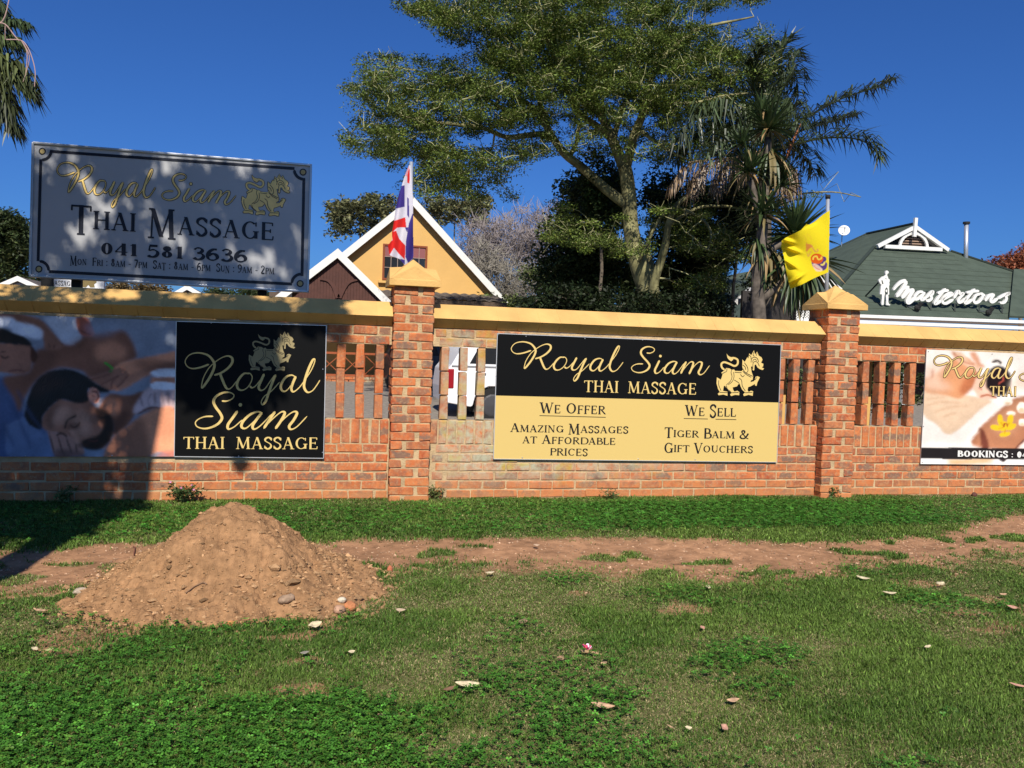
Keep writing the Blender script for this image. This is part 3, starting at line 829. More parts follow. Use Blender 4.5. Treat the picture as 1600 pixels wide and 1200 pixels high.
# left square black sign
root = thing('hoarding', 'square black hoarding with gold script beside the photo poster', 'hoarding', U(392, 715, YB))
B2 = [(275.5, 502), (510, 508.5), (505.5, 716), (272.3, 713.3)]
board(root, B2, YB, .012, M_BLACK); rim(root, B2, YB, .006, M_RIM)
fR = affine([(797,545),(967,541),(896,594),(820,575.6)], [(288,565),(490.5,561.5),(409,630),(314.5,607)])
fS = affine([(987,575),(1109,571.5),(1010,541.4),(1094,586)], [(305,660),(478.5,651),(350,612.5),(456,671.5)])
script_words(YB-.003, M_GOLD_PRINT, root, fR, fS, (1.28, 1.40))
words(YB-.003, M_GOLD_PRINT, root, 'THAI  MASSAGE', (286, 701), (498, 702), 18.5, lean=.015)
fL = affine([(1100+385/10.908,530+243/10.908),(1100+235/10.908,530+940/10.908),(1100+1024/10.908,530+500/10.908),(1100+830/10.908,530+965/10.908)], [(403,521),(391,578),(461.5,543.5),(444.5,578.5)])
gp = Print(YB-.003); lp = Print(YB-.0045); lion(gp, lp, fL, .85); M_GOLD_DK = mat('dark_gold_print', (0.30, 0.24, 0.115), 0.5, spec=.3)
e_ = gp.build('lion_emblem', M_GOLD_DK, root); lp.build('emblem_lines', M_INK, e_)
screws(root, [(504.5,577),(504,707),(373,713),(440,507),(330,504.5)], YB-.002)

def painted(pt, corners, Y, name, root, rough=.45):
    """panel face as a fine mesh carrying the print colours"""
    x0, y0, x1, y1 = pt.xs[0], pt.ys[0], pt.xs[-1], pt.ys[-1]
    tl, tr, br, bl = [np.array(c, float) for c in corners]
    # regular grid inside the quad; colours looked up at each node
    nu = len(pt.xs); nv = len(pt.ys)
    u = np.linspace(0, 1, nu)[None, :, None]; v = np.linspace(0, 1, nv)[:, None, None]
    P = (tl*(1-u)+tr*u)*(1-v)+(bl*(1-u)+br*u)*v
    ix = np.clip(((P[..., 0]-x0)/pt.step).round().astype(int), 0, nu-1); iy = np.clip(((P[..., 1]-y0)/pt.step).round().astype(int), 0, nv-1)
    C = pt.C[iy, ix].reshape(-1, 3)
    W = UA(P.reshape(-1, 2), Y)
    k = np.arange(nu*nv).reshape(nv, nu)
    Qd = np.stack([k[1:, :-1], k[1:, 1:], k[:-1, 1:], k[:-1, :-1]], -1).reshape(-1, 4)
    me = mesh_np(name, W, quads=Qd, colors=C)
    return put(name, me, mat('photo_print_%d' % int(rough*100), (1, 1, 1), rough, attr=True, spec=.25), root)
# left photo poster
def gblur3(C, s): return np.stack([gblur(C[..., i], s) for i in range(3)], -1)
Z5 = lambda L: [(x/5.0, 480+y/5.0) for x, y in L]
pt = Paint(-150, 277, 484, 716, 1.0)
pt.fill((142, 150, 164))
skin = (172, 116, 92); skin2 = (146, 94, 72); lit = (226, 150, 112)
def pp(c, L, blur=1.2, a=1.0): pt.poly(c, Z5(L), blur, a)
def pl(c, L, w, blur=.6, a=1.0): pt.line(c, Z5(L), w, blur, a)
pp((84, 102, 138), [(-760,500),(0,540),(130,700),(200,840),(280,950),(380,980),(440,1190),(-760,1190)], 3)
pp((112, 128, 156), [(40,930),(230,850),(380,1000),(430,1180),(80,1180)], 1.5)
pp(skin2, [(290,330),(480,290),(620,230),(900,180),(1000,215),(1072,380),(1000,430),(880,500),(700,560),(640,500),(450,480),(300,560),(200,700),(150,820),(110,720),(20,560),(150,520),(230,500)], 2.5)
pp(lit, [(740,300),(880,260),(980,330),(960,410),(820,430),(740,390)], 5, .7)
pp(skin, [(-760,40),(0,30),(200,60),(330,110),(480,265),(505,300),(430,335),(350,325),(330,230),(240,160),(0,100),(-760,90)], 1.5)
pp((226, 230, 240), [(-760,90),(10,75),(130,110),(280,150),(335,200),(290,250),(110,200),(0,150),(-760,160)], 2)
pp((214, 218, 228), [(340,80),(590,70),(640,230),(520,290),(400,160)], 2.5, .7)
pp((186, 100, 76), [(590,80),(660,75),(700,110),(740,215),(640,222),(600,150)], 1.2)
pl((110, 56, 44), [(630,180),(670,200),(720,212)], .8)
for q in ([(380,280),(390,320)], [(425,290),(420,325)], [(470,280),(500,300)]): pl((110, 70, 60), q, .8)
pp(skin, [(-200,290),(190,285),(250,340),(292,390),(250,430),(232,500),(150,525),(0,508),(-200,505)], 1.2)
pp((44, 34, 30), [(-300,120),(0,165),(100,200),(200,240),(245,300),(130,292),(0,285),(-300,300)], 1.2)
pp((96, 52, 36), [(225,285),(270,330),(296,390),(262,440),(240,400),(236,330)], 1.0)
pl((60, 40, 36), [(0,375),(40,400),(70,380)], 1.0); pl((120, 66, 60), [(60,500),(120,490),(200,505)], 1.0); pl((90, 58, 50), [(0,350),(50,345)], .8)
pl((110, 70, 58), [(150,440),(165,475),(150,500)], .8, .8, .7)
pp(lit, [(1370,340),(1200,380),(960,430),(880,500),(890,640),(960,640),(1100,560),(1200,515),(1370,480)], 1.5, 1)
pp(skin, [(1150,470),(1370,420),(1370,480),(1200,515),(1060,580),(960,640),(900,640),(960,540)], 3, .8)
pp(skin, [(680,560),(790,520),(880,490),(960,470),(1000,540),(900,640),(840,650),(760,600)], 1.2)
for q in ([(700,570),(790,545),(870,520)], [(780,610),(860,570),(930,530)], [(870,640),(880,580),(940,530)], [(900,640),(960,580),(1010,520)]): pl((120, 72, 62), q, .9, .6, .8)
pl((84, 180, 62), [(812,432),(845,450),(886,486)], 2.0, .4); pl((60, 140, 60), [(850,500),(880,500)], 1.4)
pp((232, 236, 242), [(1170,515),(1220,488),(1370,480),(1370,545),(1230,545)], 1.0)
pp(lit, [(1180,550),(1370,548),(1370,600),(1190,600)], 1.5, .9)
pp(skin2, [(760,800),(850,680),(1000,690),(1180,640),(1370,640),(1370,800),(1180,800),(1060,840),(1000,920),(890,1000),(880,900)], 1.5)
pp(lit, [(790,760),(860,700),(930,760),(930,830),(860,850)], 4, .6)
pp((208, 180, 178), [(1130,650),(1200,620),(1370,640),(1370,795),(1180,785),(1060,835),(1050,780)], 2)
pl((170, 140, 142), [(1190,670),(1160,720),(1170,780)], 1.0, 1); pl((170, 140, 142), [(1260,660),(1280,780)], 1.0, 1)
pp((238, 238, 244), [(1175,600),(1240,582),(1370,596),(1370,640),(1200,640)], 1.0)
pl((96, 40, 36), [(1070,838),(1180,785),(1260,790),(1370,796)], 1.0, .8)
pp(lit, [(1000,925),(1180,805),(1370,800),(1370,1150),(1240,1130),(1100,1190),(840,1190),(830,1110),(900,1000)], 1.5)
pp(skin2, [(830,1110),(900,1000),(1000,925),(1100,860),(1140,960),(1150,1190),(830,1190)], 5, .75)
pp((200,120,110), [(1220,1160),(1290,1125),(1370,1125),(1370,1180),(1230,1180)], 2, .7)
pp(skin, [(460,715),(600,740),(690,715),(760,800),(850,850),(885,950),(830,1080),(740,1100),(650,1070),(560,1065),(480,995),(380,975),(320,925),(350,820)], 1.2)
pp((214, 160, 132), [(560,860),(640,800),(720,850),(700,980),(620,1000)], 6, .6)
pp((52, 38, 32), [(735,780),(850,825),(895,930),(865,1040),(780,1110),(680,1110),(640,1065),(700,1020),(765,1000),(805,930),(760,860)], 1.8)
pp((66, 46, 40), [(640,1045),(700,1025),(720,1050),(650,1090)], 1.2)
pp((34, 35, 36), [(200,800),(215,720),(260,610),(330,530),(430,490),(530,485),(640,520),(760,600),(860,655),(790,668),(690,640),(700,720),(620,755),(480,722),(390,780),(330,860),(322,955),(240,925),(192,850)], 1.2)
pt.ell((222, 150, 124), 735/5, 480+690/5, 9.4, 12.6, .8, 1, -20)
pl((120, 54, 44), [(715,655),(760,665),(770,710),(745,740)], 1.0, .5); pl((150, 80, 66), [(720,690),(745,700)], .9, .5)
pl((58, 42, 38), [(505,950),(525,890),(560,862),(600,845)], 1.5, .7); pl((60, 40, 36), [(548,915),(575,938),(615,920),(628,890)], .9, .5)
pl((126, 78, 62), [(540,985),(575,1030),(605,1075),(650,1060)], 1.0, .8); pl((100, 50, 46), [(690,1040),(735,1050),(770,1035)], 1.0, .6)
pp((188, 134, 114), [(370,970),(470,985),(560,1010),(640,1080),(655,1150),(560,1165),(440,1175)], 1.2)
for q in ([(385,980),(430,1160)], [(450,1000),(500,1160)], [(520,1020),(560,1150)], [(590,1070),(600,1140)]): pl((84, 56, 50), q, 1.0, .7)
pl((70, 46, 40), [(440,1000),(480,985),(530,1010)], 1.2, .6)
hair = gblur(pmask(pt.X, pt.Y, Z5([(200,800),(215,720),(260,610),(330,530),(430,490),(530,485),(640,520),(760,600),(860,655),(790,668),(690,640),(700,720),(620,755),(480,722),(390,780),(330,860),(322,955),(240,925),(192,850)])).astype(float), 1.0)
st_ = np.sin(pt.X*1.7+pt.Y*.9+3*smooth_noise(pt.X.shape, 3, RNG))*.22
# soft tonal modelling of the print (part of the printed picture)
def sh(c, L, blur, al): pt.poly(c, Z5(L), blur, al)
sh((92, 58, 44), [(340,880),(420,760),(480,735),(440,840),(400,960)], 3.5, .55)          # temple
sh((110, 68, 50), [(640,760),(720,740),(770,830),(800,900),(740,960),(690,860)], 4, .45)   # cheek hollow
sh((232, 176, 146), [(430,800),(520,770),(560,830),(480,900),(410,900)], 4.5, .5)          # forehead
sh((222, 160, 130), [(540,960),(580,950),(620,1050),(590,1060)], 1.8, .6)                  # nose ridge
sh((100, 62, 48), [(500,940),(560,905),(630,910),(620,950),(550,960)], 2.5, .5)            # eye socket
sh((88, 54, 42), [(590,1075),(660,1060),(700,1075),(640,1100)], 1.6, .6)
sh((84, 48, 36), [(880,880),(960,800),(1010,840),(960,930),(890,990)], 4, .6)               # neck fold
sh((96, 62, 50), [(300,600),(420,560),(520,590),(380,640),(250,700)], 6, .3)
sh((104, 66, 50), [(290,340),(420,310),(420,480),(300,560),(200,680),(180,560)], 7, .45)
sh((92, 60, 48), [(700,500),(880,470),(860,560),(760,590)], 4, .4)
sh((120, 76, 58), [(1000,420),(1200,400),(1370,440),(1370,480),(1150,500)], 4, .5)
sh((84, 62, 62), [(440,1100),(640,1130),(660,1190),(430,1190)], 3, .6)
sh((150, 160, 178), [(640,150),(880,90),(920,180),(760,230)], 5, .6)
for q in ([(60,700),(160,900),(240,1100)], [(130,640),(230,820),(360,1000)], [(20,900),(120,1100)]): pt.line((66, 82, 116), Z5(q), 2.2, 2.0, .6)
for q in ([(1090,690),(1120,780)], [(1210,660),(1215,770)], [(1310,650),(1320,780)]): pt.line((146, 116, 118), Z5(q), 1.6, 1.2, .7)
# rounded modelling of the print: tones turn darker towards the lower side of each form
lum = pt.C.mean(-1); hp = gblur(lum, 3.0)-gblur(lum, 9.0)
pt.C = gblur3(pt.C, .9)*(1+hair[..., None]*st_[..., None])*(1+np.clip(hp*2.6, -.4, .06))[..., None]
gr = smooth_noise(pt.X.shape, 1.0, RNG)[..., None]*.03+smooth_noise(pt.X.shape, 7, RNG)[..., None]*.07
pt.C = np.clip(pt.C*(1+gr), 0, 1)
root = thing('poster', 'massage photo poster of a dark-haired bearded man lying face down', 'poster', U(120, 714, YB))
B3 = [(-149, 484.5), (275, 501.5), (272, 713.3), (-149, 713.5)]
board(root, B3, YB, .012, M_WHITE)
painted(pt, B3, YB-.0015, 'photo_print', root)
screws(root, [(92, 494), (237, 500.5), (175, 712), (40, 712.5)], YB-.003)

# right spa poster
Z6 = lambda L: [(1420+x/5.0, 540+y/5.0) for x, y in L]
pt = Paint(1436, 1760, 540, 732, 1.0)
pt.fill((250, 242, 232))
def pp(c, L, blur=1.2, a=1.0): pt.poly(c, Z6(L), blur, a)
def pl(c, L, w, blur=.6, a=1.0): pt.line(c, Z6(L), w, blur, a)
pp((246, 212, 178), [(110,350),(400,380),(640,425),(560,500),(330,692),(210,610),(110,530)], 1.5)
for q in ([(130,470),(260,440),(420,450)], [(200,520),(330,480),(480,470)], [(250,560),(380,520)], [(130,420),(300,400)]): pl((222, 176, 138), q, 1.2, 1.5, .6)
pp((240, 168, 118), [(120,260),(230,200),(330,110),(440,90),(520,150),(545,260),(480,340),(400,412),(300,390),(120,355)], 1.8)
pp((252, 214, 186), [(120,170),(240,130),(300,160),(240,250),(340,330),(250,350),(120,330)], 5, .8)
pp((214, 120, 74), [(430,260),(520,220),(530,300),(420,390),(400,340)], 3, .8)
pp((250, 206, 172), [(320,40),(420,60),(470,120),(560,150),(540,200),(450,160),(370,110)], 2)
pp((244, 176, 138), [(470,60),(520,50),(560,130),(600,170),(540,160)], 2)
pl((206, 100, 60), [(340,50),(420,120),(520,150)], 1.0, 1.2, .8); pl((206, 110, 70), [(190,180),(180,260)], 1.0, 1.5, .7)
pp((250, 206, 178), [(520,260),(600,230),(640,330),(680,400),(620,425),(550,405),(505,340)], 1.5)
pl((190, 90, 60), [(545,330),(575,345)], .8, .6); pl((206, 120, 84), [(560,400),(620,385),(690,410)], 1.4, .8)
pp((36, 20, 20), [(600,270),(640,180),(720,160),(790,220),(800,320),(740,390),(660,380),(610,330)], 1.5)
pl((60, 30, 28), [(650,130),(690,120),(730,140)], 1.5, .8)
pl((200, 90, 70), [(700,300),(740,270),(730,230)], 1.2, .6, .8)
pp((252, 226, 206), [(790,300),(900,200),(1200,180),(1700,240),(1700,420),(900,330),(810,360)], 4)
pp((206, 138, 100), [(555,640),(760,460),(880,400),(1150,420),(1700,520),(1700,800),(570,800)], 1.5)
pp((226, 168, 130), [(620,620),(780,470),(900,420),(900,560),(760,720)], 5, .6)
pp((140, 74, 56), [(553,640),(600,690),(625,805),(572,805)], 1.5)
pl((120, 60, 50), [(830,805),(900,740),(980,690)], 1.2, .8); pp((245, 235, 225), [(850,805),(910,745),(1000,700),(1100,805)], 1.5)
for (cx, cy, rx, ry) in ((775,440,36,30),(882,485,38,44),(800,530,36,16),(885,600,30,30),(1000,520,50,40),(1120,600,50,50)):
    pt.ell((252, 240, 222), 1420+cx/5, 540+cy/5, rx/5, ry/5, .8); pt.ell((230, 190, 140), 1420+cx/5, 540+(cy+ry*.45)/5, rx/8, ry/12, .8, .7)
for (cx, cy, rx, ry, ro) in ((682,640,46,22,10),(715,580,24,44,-10),(792,580,26,44,12),(800,635,42,22,-30),(750,692,44,20,-12),(740,630,36,40,0)):
    pt.ell((250, 208, 40), 1420+cx/5, 540+cy/5, rx/5, ry/5, .6, 1, ro)
for q in ([(700,650),(740,640)], [(720,600),(735,630)], [(790,600),(770,630)], [(750,690),(755,650)]): pl((226, 160, 20), q, .7, .5, .9)
pl((196, 70, 40), [(745,640),(742,615),(765,612),(772,640)], .9, .4)
pp((250, 246, 240), [(60,885),(1700,885),(1700,990),(60,990)], .5)
pp((246, 178, 70), [(300,890),(640,880),(620,915),(340,930)], 3, .8)
pp((70, 50, 50), [(700,884),(770,884),(735,914)], .8)
pt.poly((44, 38, 38), [(1430,699),(1600,700.5),(1770,702),(1770,719.5),(1600,717.6),(1430,716.8)], .4, 1, smooth=False)
lum = pt.C.mean(-1); hp = gblur(lum, 2.0)-gblur(lum, 7.0)
pt.C = np.clip(gblur3(pt.C, .5)*.70*(1+np.clip(hp*1.2, -.25, .2))[..., None]*(1+smooth_noise(pt.X.shape, .8, RNG)[..., None]*.02+smooth_noise(pt.X.shape, 5, RNG)[..., None]*.03), 0, 1)
root = thing('poster', 'spa photo poster with yellow flower and dark bookings strip', 'poster', U(1600, 726, YB))
B4 = [(1448, 546), (1752, 559.5), (1752, 728), (1438.5, 725)]
board(root, B4, YB, .012, M_WHITE); painted(pt, B4, YB-.0015, 'photo_print', root)
fR = affine([(797,545),(967,541),(896,594),(820,575.6)], [(1458.8,565),(1580.5,559),(1532,603.5),(1474.5,588.5)])
fS = affine([(987,575),(1109,571.5),(1010,541.4),(1094,586)], [(1593,589),(1683,588),(1610,561),(1672,600)])
M_BROWNP = mat('dark_brown_print', (0.05, 0.02, 0.02), .5)
script_words(YB-.0028, M_BROWNP, root, fR, fS, .85, 1.0, 'script_outline'); words(YB-.0028, M_BROWNP, root, 'THAI  MASSAGE', (1546, 618.6), (1684, 622), 15.5, T=.24, t=.16, name='lettering_outline')
script_words(YB-.0042, M_GOLD_PRINT, root, fR, fS, .85)
words(YB-.0042, M_GOLD_PRINT, root, 'THAI  MASSAGE', (1546.3, 618.2), (1684, 621.6), 15)
def twidth(s, small=.74): return sum(GL[c.upper()][0]*(small if c.islower() else 1)+.03 for c in s)
s_ = 'BOOKINGS : 041 581 3636'; k_ = 79/twidth('BOOKINGS'); words(YB-.003, M_WHITE, root, s_, (1496, 713.6), (1496+k_*twidth(s_), 716.5), 9.8, T=.26, t=.12)
screws(root, [(1450.5, 549), (1443, 666), (1441, 722), (1550, 553)], YB-.003)

# ------------------------------------------------------------------ tall sign board standing behind the wall
YS = .34
root = thing('sign_board', 'large silver sign board with gold script and opening hours, above the wall', 'sign', U(268, 470, YS+.05))
B5 = [(50, 221.5), (487.5, 256.5), (482.5, 457), (45.5, 432.5)]
M_SIGNFACE = mat('silver_sign_face', (0.365, 0.37, 0.38), 0.38, var=.05, vscale=3, spec=.5)
M_FRAME = mat('brushed_frame', (0.40, 0.42, 0.45), 0.35, metal=.6)
board(root, B5, YS, .09, M_SIGNFACE)
inset = lambda B, d: [(B[0][0]+d, B[0][1]+d), (B[1][0]-d, B[1][1]+d), (B[2][0]-d, B[2][1]-d), (B[3][0]+d, B[3][1]-d)]
c = [U(px, py, YS-.004) for px, py in inset(B5, 1.6)]
for i in range(4): bevel(MB().beam(c[i], c[(i+1) % 4], .02, .022, up=(0, 1, 0)).build('frame_bar', M_FRAME, root), .004)
K1 = lambda L: [(x/3.077, 200+y/3.077) for x, y in L]
M_NAVY = mat('navy_print', (0.010, 0.012, 0.022), .4)
np_ = Print(YS-.002)
def arcpts(cx, cy, r, a0, a1, n=6): return [(cx+r*math.cos(math.radians(a)), cy+r*math.sin(math.radians(a))) for a in np.linspace(a0, a1, n)]
def lineseg(a, b): np_.rib(K1([a, b]), 2.3, 3, False)
lineseg((240, 112), (1416, 195)); lineseg((1461, 240), (1452, 712)); lineseg((1404, 750), (236, 690)); lineseg((183, 640), (196, 150))
for cx, cy, a0, a1 in ((200, 108, 2, 90), (1461, 200, 92, 178), (1449, 748, 182, 270), (188, 686, -88, 0)):
    np_.rib(K1(arcpts(cx, cy, 46, a0, a1)), 2.3, 3, True)
np_.build('navy_border', M_NAVY, root)
for q in [(203,112),(1457,212),(187,678),(1443,748)]:
    b_ = Print(YS-.002); b_.disc(K1([q])[0], 5.6, 20); b_.build('navy_ring', M_NAVY, root)
for q in [(203,112),(1457,212),(187,678),(1443,748)]:
    b_ = Print(YS-.0035); b_.disc(K1([q])[0], 3.7, 16); b_.build('gold_stud', mat('stud_gold', (.42, .32, .13), .5), root)
fR = affine([(797,545),(967,541),(896,594),(820,575.6),(989,565)], [(86,264.5),(243,267),(178,323),(106.5,300.5),(249.5,290)])
fS = affine([(987,575),(1109,571.5),(1010,541.4),(1094,586)], [(253.5,304),(369.5,304.5),(279.5,271.5),(353,321)])
M_GOLDS = mat('gold_foil_print', (0.82, 0.58, 0.19), 0.4, var=.15, vscale=9, spec=.4)
kp = Print(YS-.003); gp = Print(YS-.0045)
script_words(YS-.003, M_NAVY, root, fR, fS, 1.0, .85, 'script_outline'); script_words(YS-.0045, M_GOLDS, root, fR, fS, 1.0, -.05)
K7 = lambda L: [(360+x/12.0, 250+y/12.0) for x, y in L]
fL = affine([(1100+385/10.908,530+243/10.908),(1100+235/10.908,530+940/10.908),(1100+1024/10.908,530+500/10.908),(1100+830/10.908,530+965/10.908),(1100+850/10.908,530+190/10.908)],
            K7([(400,265),(235,990),(1112,608),(905,1040),(925,265)]))
kp = Print(YS-.003); gp = Print(YS-.0045); lp = Print(YS-.006); lion(gp, lp, fL, 1.0, outline=kp)
e_ = gp.build('lion_emblem', M_GOLDS, root); lp.build('emblem_lines', M_NAVY, e_); kp.build('emblem_outline', M_NAVY, e_)
ip = Lines(YS-.0035, M_NAVY, root)
ltext(ip, 'Thai Massage', (109.5, 355.2), (430.5, 376.2), 38, T=.165, t=.065, small=.74, lean=.02, drop={0: -.27, 5: -.22})
ltext(ip, '041 581 3636', (156, 397.0), (388, 409.8), 18.5, T=.2, t=.08, lean=.02)
ltext(ip, 'Mon  Fri : 8am - 7pm  Sat : 8am - 6pm  Sun : 9am - 2pm', (109, 413.2), (429, 428.6), 12.5, T=.175, t=.075, small=.76, lean=.02, drop={0: -.12, 24: -.15, 41: -.15})
for px in (120, 410):
    p = U(px, 440, YS+.12); MB().box(p[0]-.04, p[0]+.04, YS+.095, YS+.165, .05, p[2]+.5).build('support_post', M_DARK, root)
# lower second board seen under it
Y2 = 2.0
root = thing('sign_board', 'small white sign strip on a dark post, seen under the large silver board', 'sign', U(115, 460, Y2))
board(root, [(84, 380), (163, 384), (162.5, 452.5), (84, 449)], Y2, .06, mat('white_sign_face', (.75, .76, .78), .4))
pb = MB(); p = U(72, 445, Y2); q = U(64.5, 445, Y2); r_ = U(83.5, 445, Y2); pb.box(q[0], r_[0], Y2-.02, Y2+.1, .1, p[2]+.8); pb.build('post', M_DARK, root)
ip = Print(Y2-.003); text(ip, 'Massage', (76, 445.3), (115, 447), 9.5, T=.15, small=.78); ip.build('lettering', M_NAVY, root)
gp = Print(Y2-.003); gp.poly([(128,436),(150,437),(151,441),(147,444),(148,449),(141,449),(138,445),(134,449),(127,448),(129,442)]); gp.build('emblem', mat('dull_gold_print', (.2, .15, .06), .5), root)

# ------------------------------------------------------------------ flags
def cloth(name, outline, painter, Y, fold, root, m=None):
    P = painter; msk = pmask(P.X, P.Y, outline)
    k = np.arange(P.X.size).reshape(P.X.shape)
    q = msk[:-1, :-1] & msk[1:, :-1] & msk[:-1, 1:] & msk[1:, 1:]
    Yv = Y+fold(P.X, P.Y)
    W = UA(np.stack([P.X.ravel(), P.Y.ravel()], 1), Yv.ravel())
    # keep size consistent: only the depth is modulated
    Qd = np.stack([k[1:, :-1], k[1:, 1:], k[:-1, 1:], k[:-1, :-1]], -1)[q]
    used = np.unique(Qd); remap = np.full(P.X.size, -1); remap[used] = np.arange(len(used))
    me = mesh_np(name, W[used], quads=remap[Qd], colors=P.C.reshape(-1, 3)[used], smooth=True)
    return put(name, me, m or mat('flag_cloth', (1, 1, 1), .85, attr=True, trans=.35, bump=.15, bscale=60, spec=.1), root)
T7 = lambda L: [(590+x/7.055, 250+y/7.055) for x, y in L]
pt = Paint(600, 652, 252, 416, .5)
pt.fill((226, 222, 232))
def tp(c, L, blur=.3): pt.poly(c, T7(L), blur, 1, smooth=False)
NAVY = (72, 60, 140); RED = (226, 48, 44)
tp((236, 170, 176), [(345,60),(352,150),(330,180),(300,175),(310,130)]); tp(RED, [(338,120),(356,90),(352,260),(326,250),(326,180)])
tp(NAVY, [(262,285),(298,278),(298,515),(196,538),(230,380)]); tp(RED, [(178,672),(305,630),(316,742),(215,745),(150,815)])
tp(RED, [(150,800),(205,778),(240,870),(306,940),(302,1100),(240,1040),(180,968),(130,1050),(100,940),(165,880)])
tp((232,228,234), [(205,778),(325,745),(328,945),(306,940),(240,870)]); tp(NAVY, [(300,742),(340,742),(326,800)])
tp(NAVY, [(385,590),(396,600),(396,1080),(330,1140),(306,1085),(312,900),(345,700)]); tp(NAVY, [(325,405),(345,430),(347,640),(328,610)])
tp(NAVY, [(246,1090),(300,1100),(300,1150),(262,1130)]); tp((232,228,234), [(303,1060),(340,1145),(300,1165)])
TO = T7([(346,52),(365,60),(380,300),(392,420),(394,600),(396,1060),(385,1095),(338,1138),(300,1162),(240,1092),(142,1056),(126,1040),(112,942),(160,872),(155,808),(176,690),(198,530),(232,375),(266,275),(298,172)])
root = thing('flag', 'limp red white and blue striped flag on its steel pole behind a pillar', 'flag', U(643, 470, .42))
cloth('flag_cloth', TO, pt, .34, lambda X, Y: .04*np.sin((X-640)/52*9+Y/30.0)+.012*np.sin(X*.35+Y*.05), root)
MB().tube([tuple(U(642.5, 500, .42)[i] for i in range(3)), tuple(U(642.5, 253, .42))], .019, 12).build('flagpole', M_GALV, root, smooth=True)
Y8 = lambda L: [(1220+x/8.567, 320+y/8.567) for x, y in L]
pt = Paint(1217, 1300, 324, 456, .5)
pt.fill((238, 216, 40))
def yp(c, L, blur=.4, a=1): pt.poly(c, Y8(L), blur, a, smooth=True)
yp((220, 120, 70), [(345,470),(352,520),(400,530),(420,560),(380,590),(340,630),(335,560)], .6, .8)
pt.line((222, 140, 90), Y8([(410,540),(440,600),(470,630),(500,610),(480,590)]), .9, .5, .8)
pt.line((224, 150, 90), Y8([(350,640),(370,690),(395,640),(410,620)]), .8, .5, .7)
for q in ([(330,440),(345,480)], [(370,390),(420,470)], [(300,400),(335,450)], [(350,380),(360,430)]): pt.line((228, 170, 60), Y8(q), .5, .5, .5)
pt.ell((92, 66, 120), 1220+505/8.567, 320+770/8.567, 10.8, 11.8, .4, 1, -20)
yp((92, 66, 120), [(560,690),(600,700),(612,740),(585,760),(620,780),(610,850),(560,880),(520,830),(490,800)], .4)
pt.ell((226, 96, 30), 1220+483/8.567, 320+722/8.567, 9.8, 8.2, .4, 1)
pt.line((244, 214, 80), Y8([(430,740),(440,700),(480,690),(500,730),(540,720),(545,690)]), 1.2, .3); pt.line((236, 214, 110), Y8([(530,800),(570,800),(590,760)]), 1.4, .3)
yp((240, 210, 190), [(420,790),(470,790),(550,850),(550,885),(480,890),(440,840)], .5, .8)
pt.line((222, 130, 100), Y8([(440,810),(480,850),(530,870)]), .6, .4)
YO = Y8([(660,68),(652,400),(640,905),(500,962),(400,1008),(300,1062),(130,1132),(108,1060),(88,980),(60,830),(40,700),(2,560),(8,480),(60,440),(120,408),(200,370),(270,335),(340,255),(380,262),(420,240),(490,190),(560,130)])
def yfold(X, Y):
    u = (1296-X)/80.0; v = (Y-328)/125.0
    f = .10*u*np.sin(5.5*u+2.2*v+.6)+.05*np.sin(9*v+5*u)*np.clip(u*1.6, 0, 1)
    f += -.09*np.exp(-(((X-1229)/9)**2+((Y-376-(X-1229)*.25)/3.2)**2)) - .07*np.exp(-(((X-1238)/10)**2+((Y-390-(X-1238)*.35)/3.0)**2))
    f += -.07*np.exp(-(((X-1243)/10)**2+((Y-437+(X-1243)*.6)/3)**2)) + .05*np.exp(-(((X-1265)/8)**2+((Y-351+(X-1265)*.4)/3)**2)) - .05*np.exp(-(((X-1237)/9)**2+((Y-413-(X-1237)*.6)/3)**2))
    return f*1.1
root = thing('flag', 'yellow flag with orange and purple emblem flying from a pipe pole', 'flag', U(1293, 500, .5))
cloth('flag_cloth', YO, pt, .42, yfold, root)
MB().tube([tuple(U(1291, 520, .5)), tuple(U(1293.5, 309, .5))], .021, 12).build('flagpole', M_GALV, root, smooth=True)
a = U(1293.5, 309, .5); MB().tube([(a[0], a[1], a[2]-.01), (a[0], a[1], a[2]+.03)], .028, 12).build('pole_cap', M_DARK, root, smooth=True)
# ------------------------------------------------------------------ yellow house behind the wall
M_BARGE = M_WHITE
M_TILE = mat('concrete_tile', (0.115, 0.095, 0.08), .9, var=.35, vscale=5, bump=.6, bscale=25)
M_BROWN = mat('dark_brown_timber', (0.075, 0.028, 0.020), .6, var=.15, vscale=8)
M_SOFFIT = mat('brown_soffit', (0.10, 0.07, 0.05), .8)
M_WINWOOD = mat('varnished_window_wood', (0.22, 0.055, 0.02), .5)
M_GLASS = mat('window_glass', (0.02, 0.022, 0.025), .08, spec=.6)
M_CURTAIN = mat('pink_curtain', (0.24, 0.09, 0.09), .9)
def P3(px, py, Y): return tuple(float(v) for v in U(px, py, Y))
def pxpoly(b, pts, Y0, Y1, at=None):
    """polygon traced in the photo, standing on plane Y0, extruded straight back to Y1"""
    c = [U(px, py, Y0) for px, py in pts]
    return b.prism([(p[0], p[2]) for p in c], Y0, Y1)
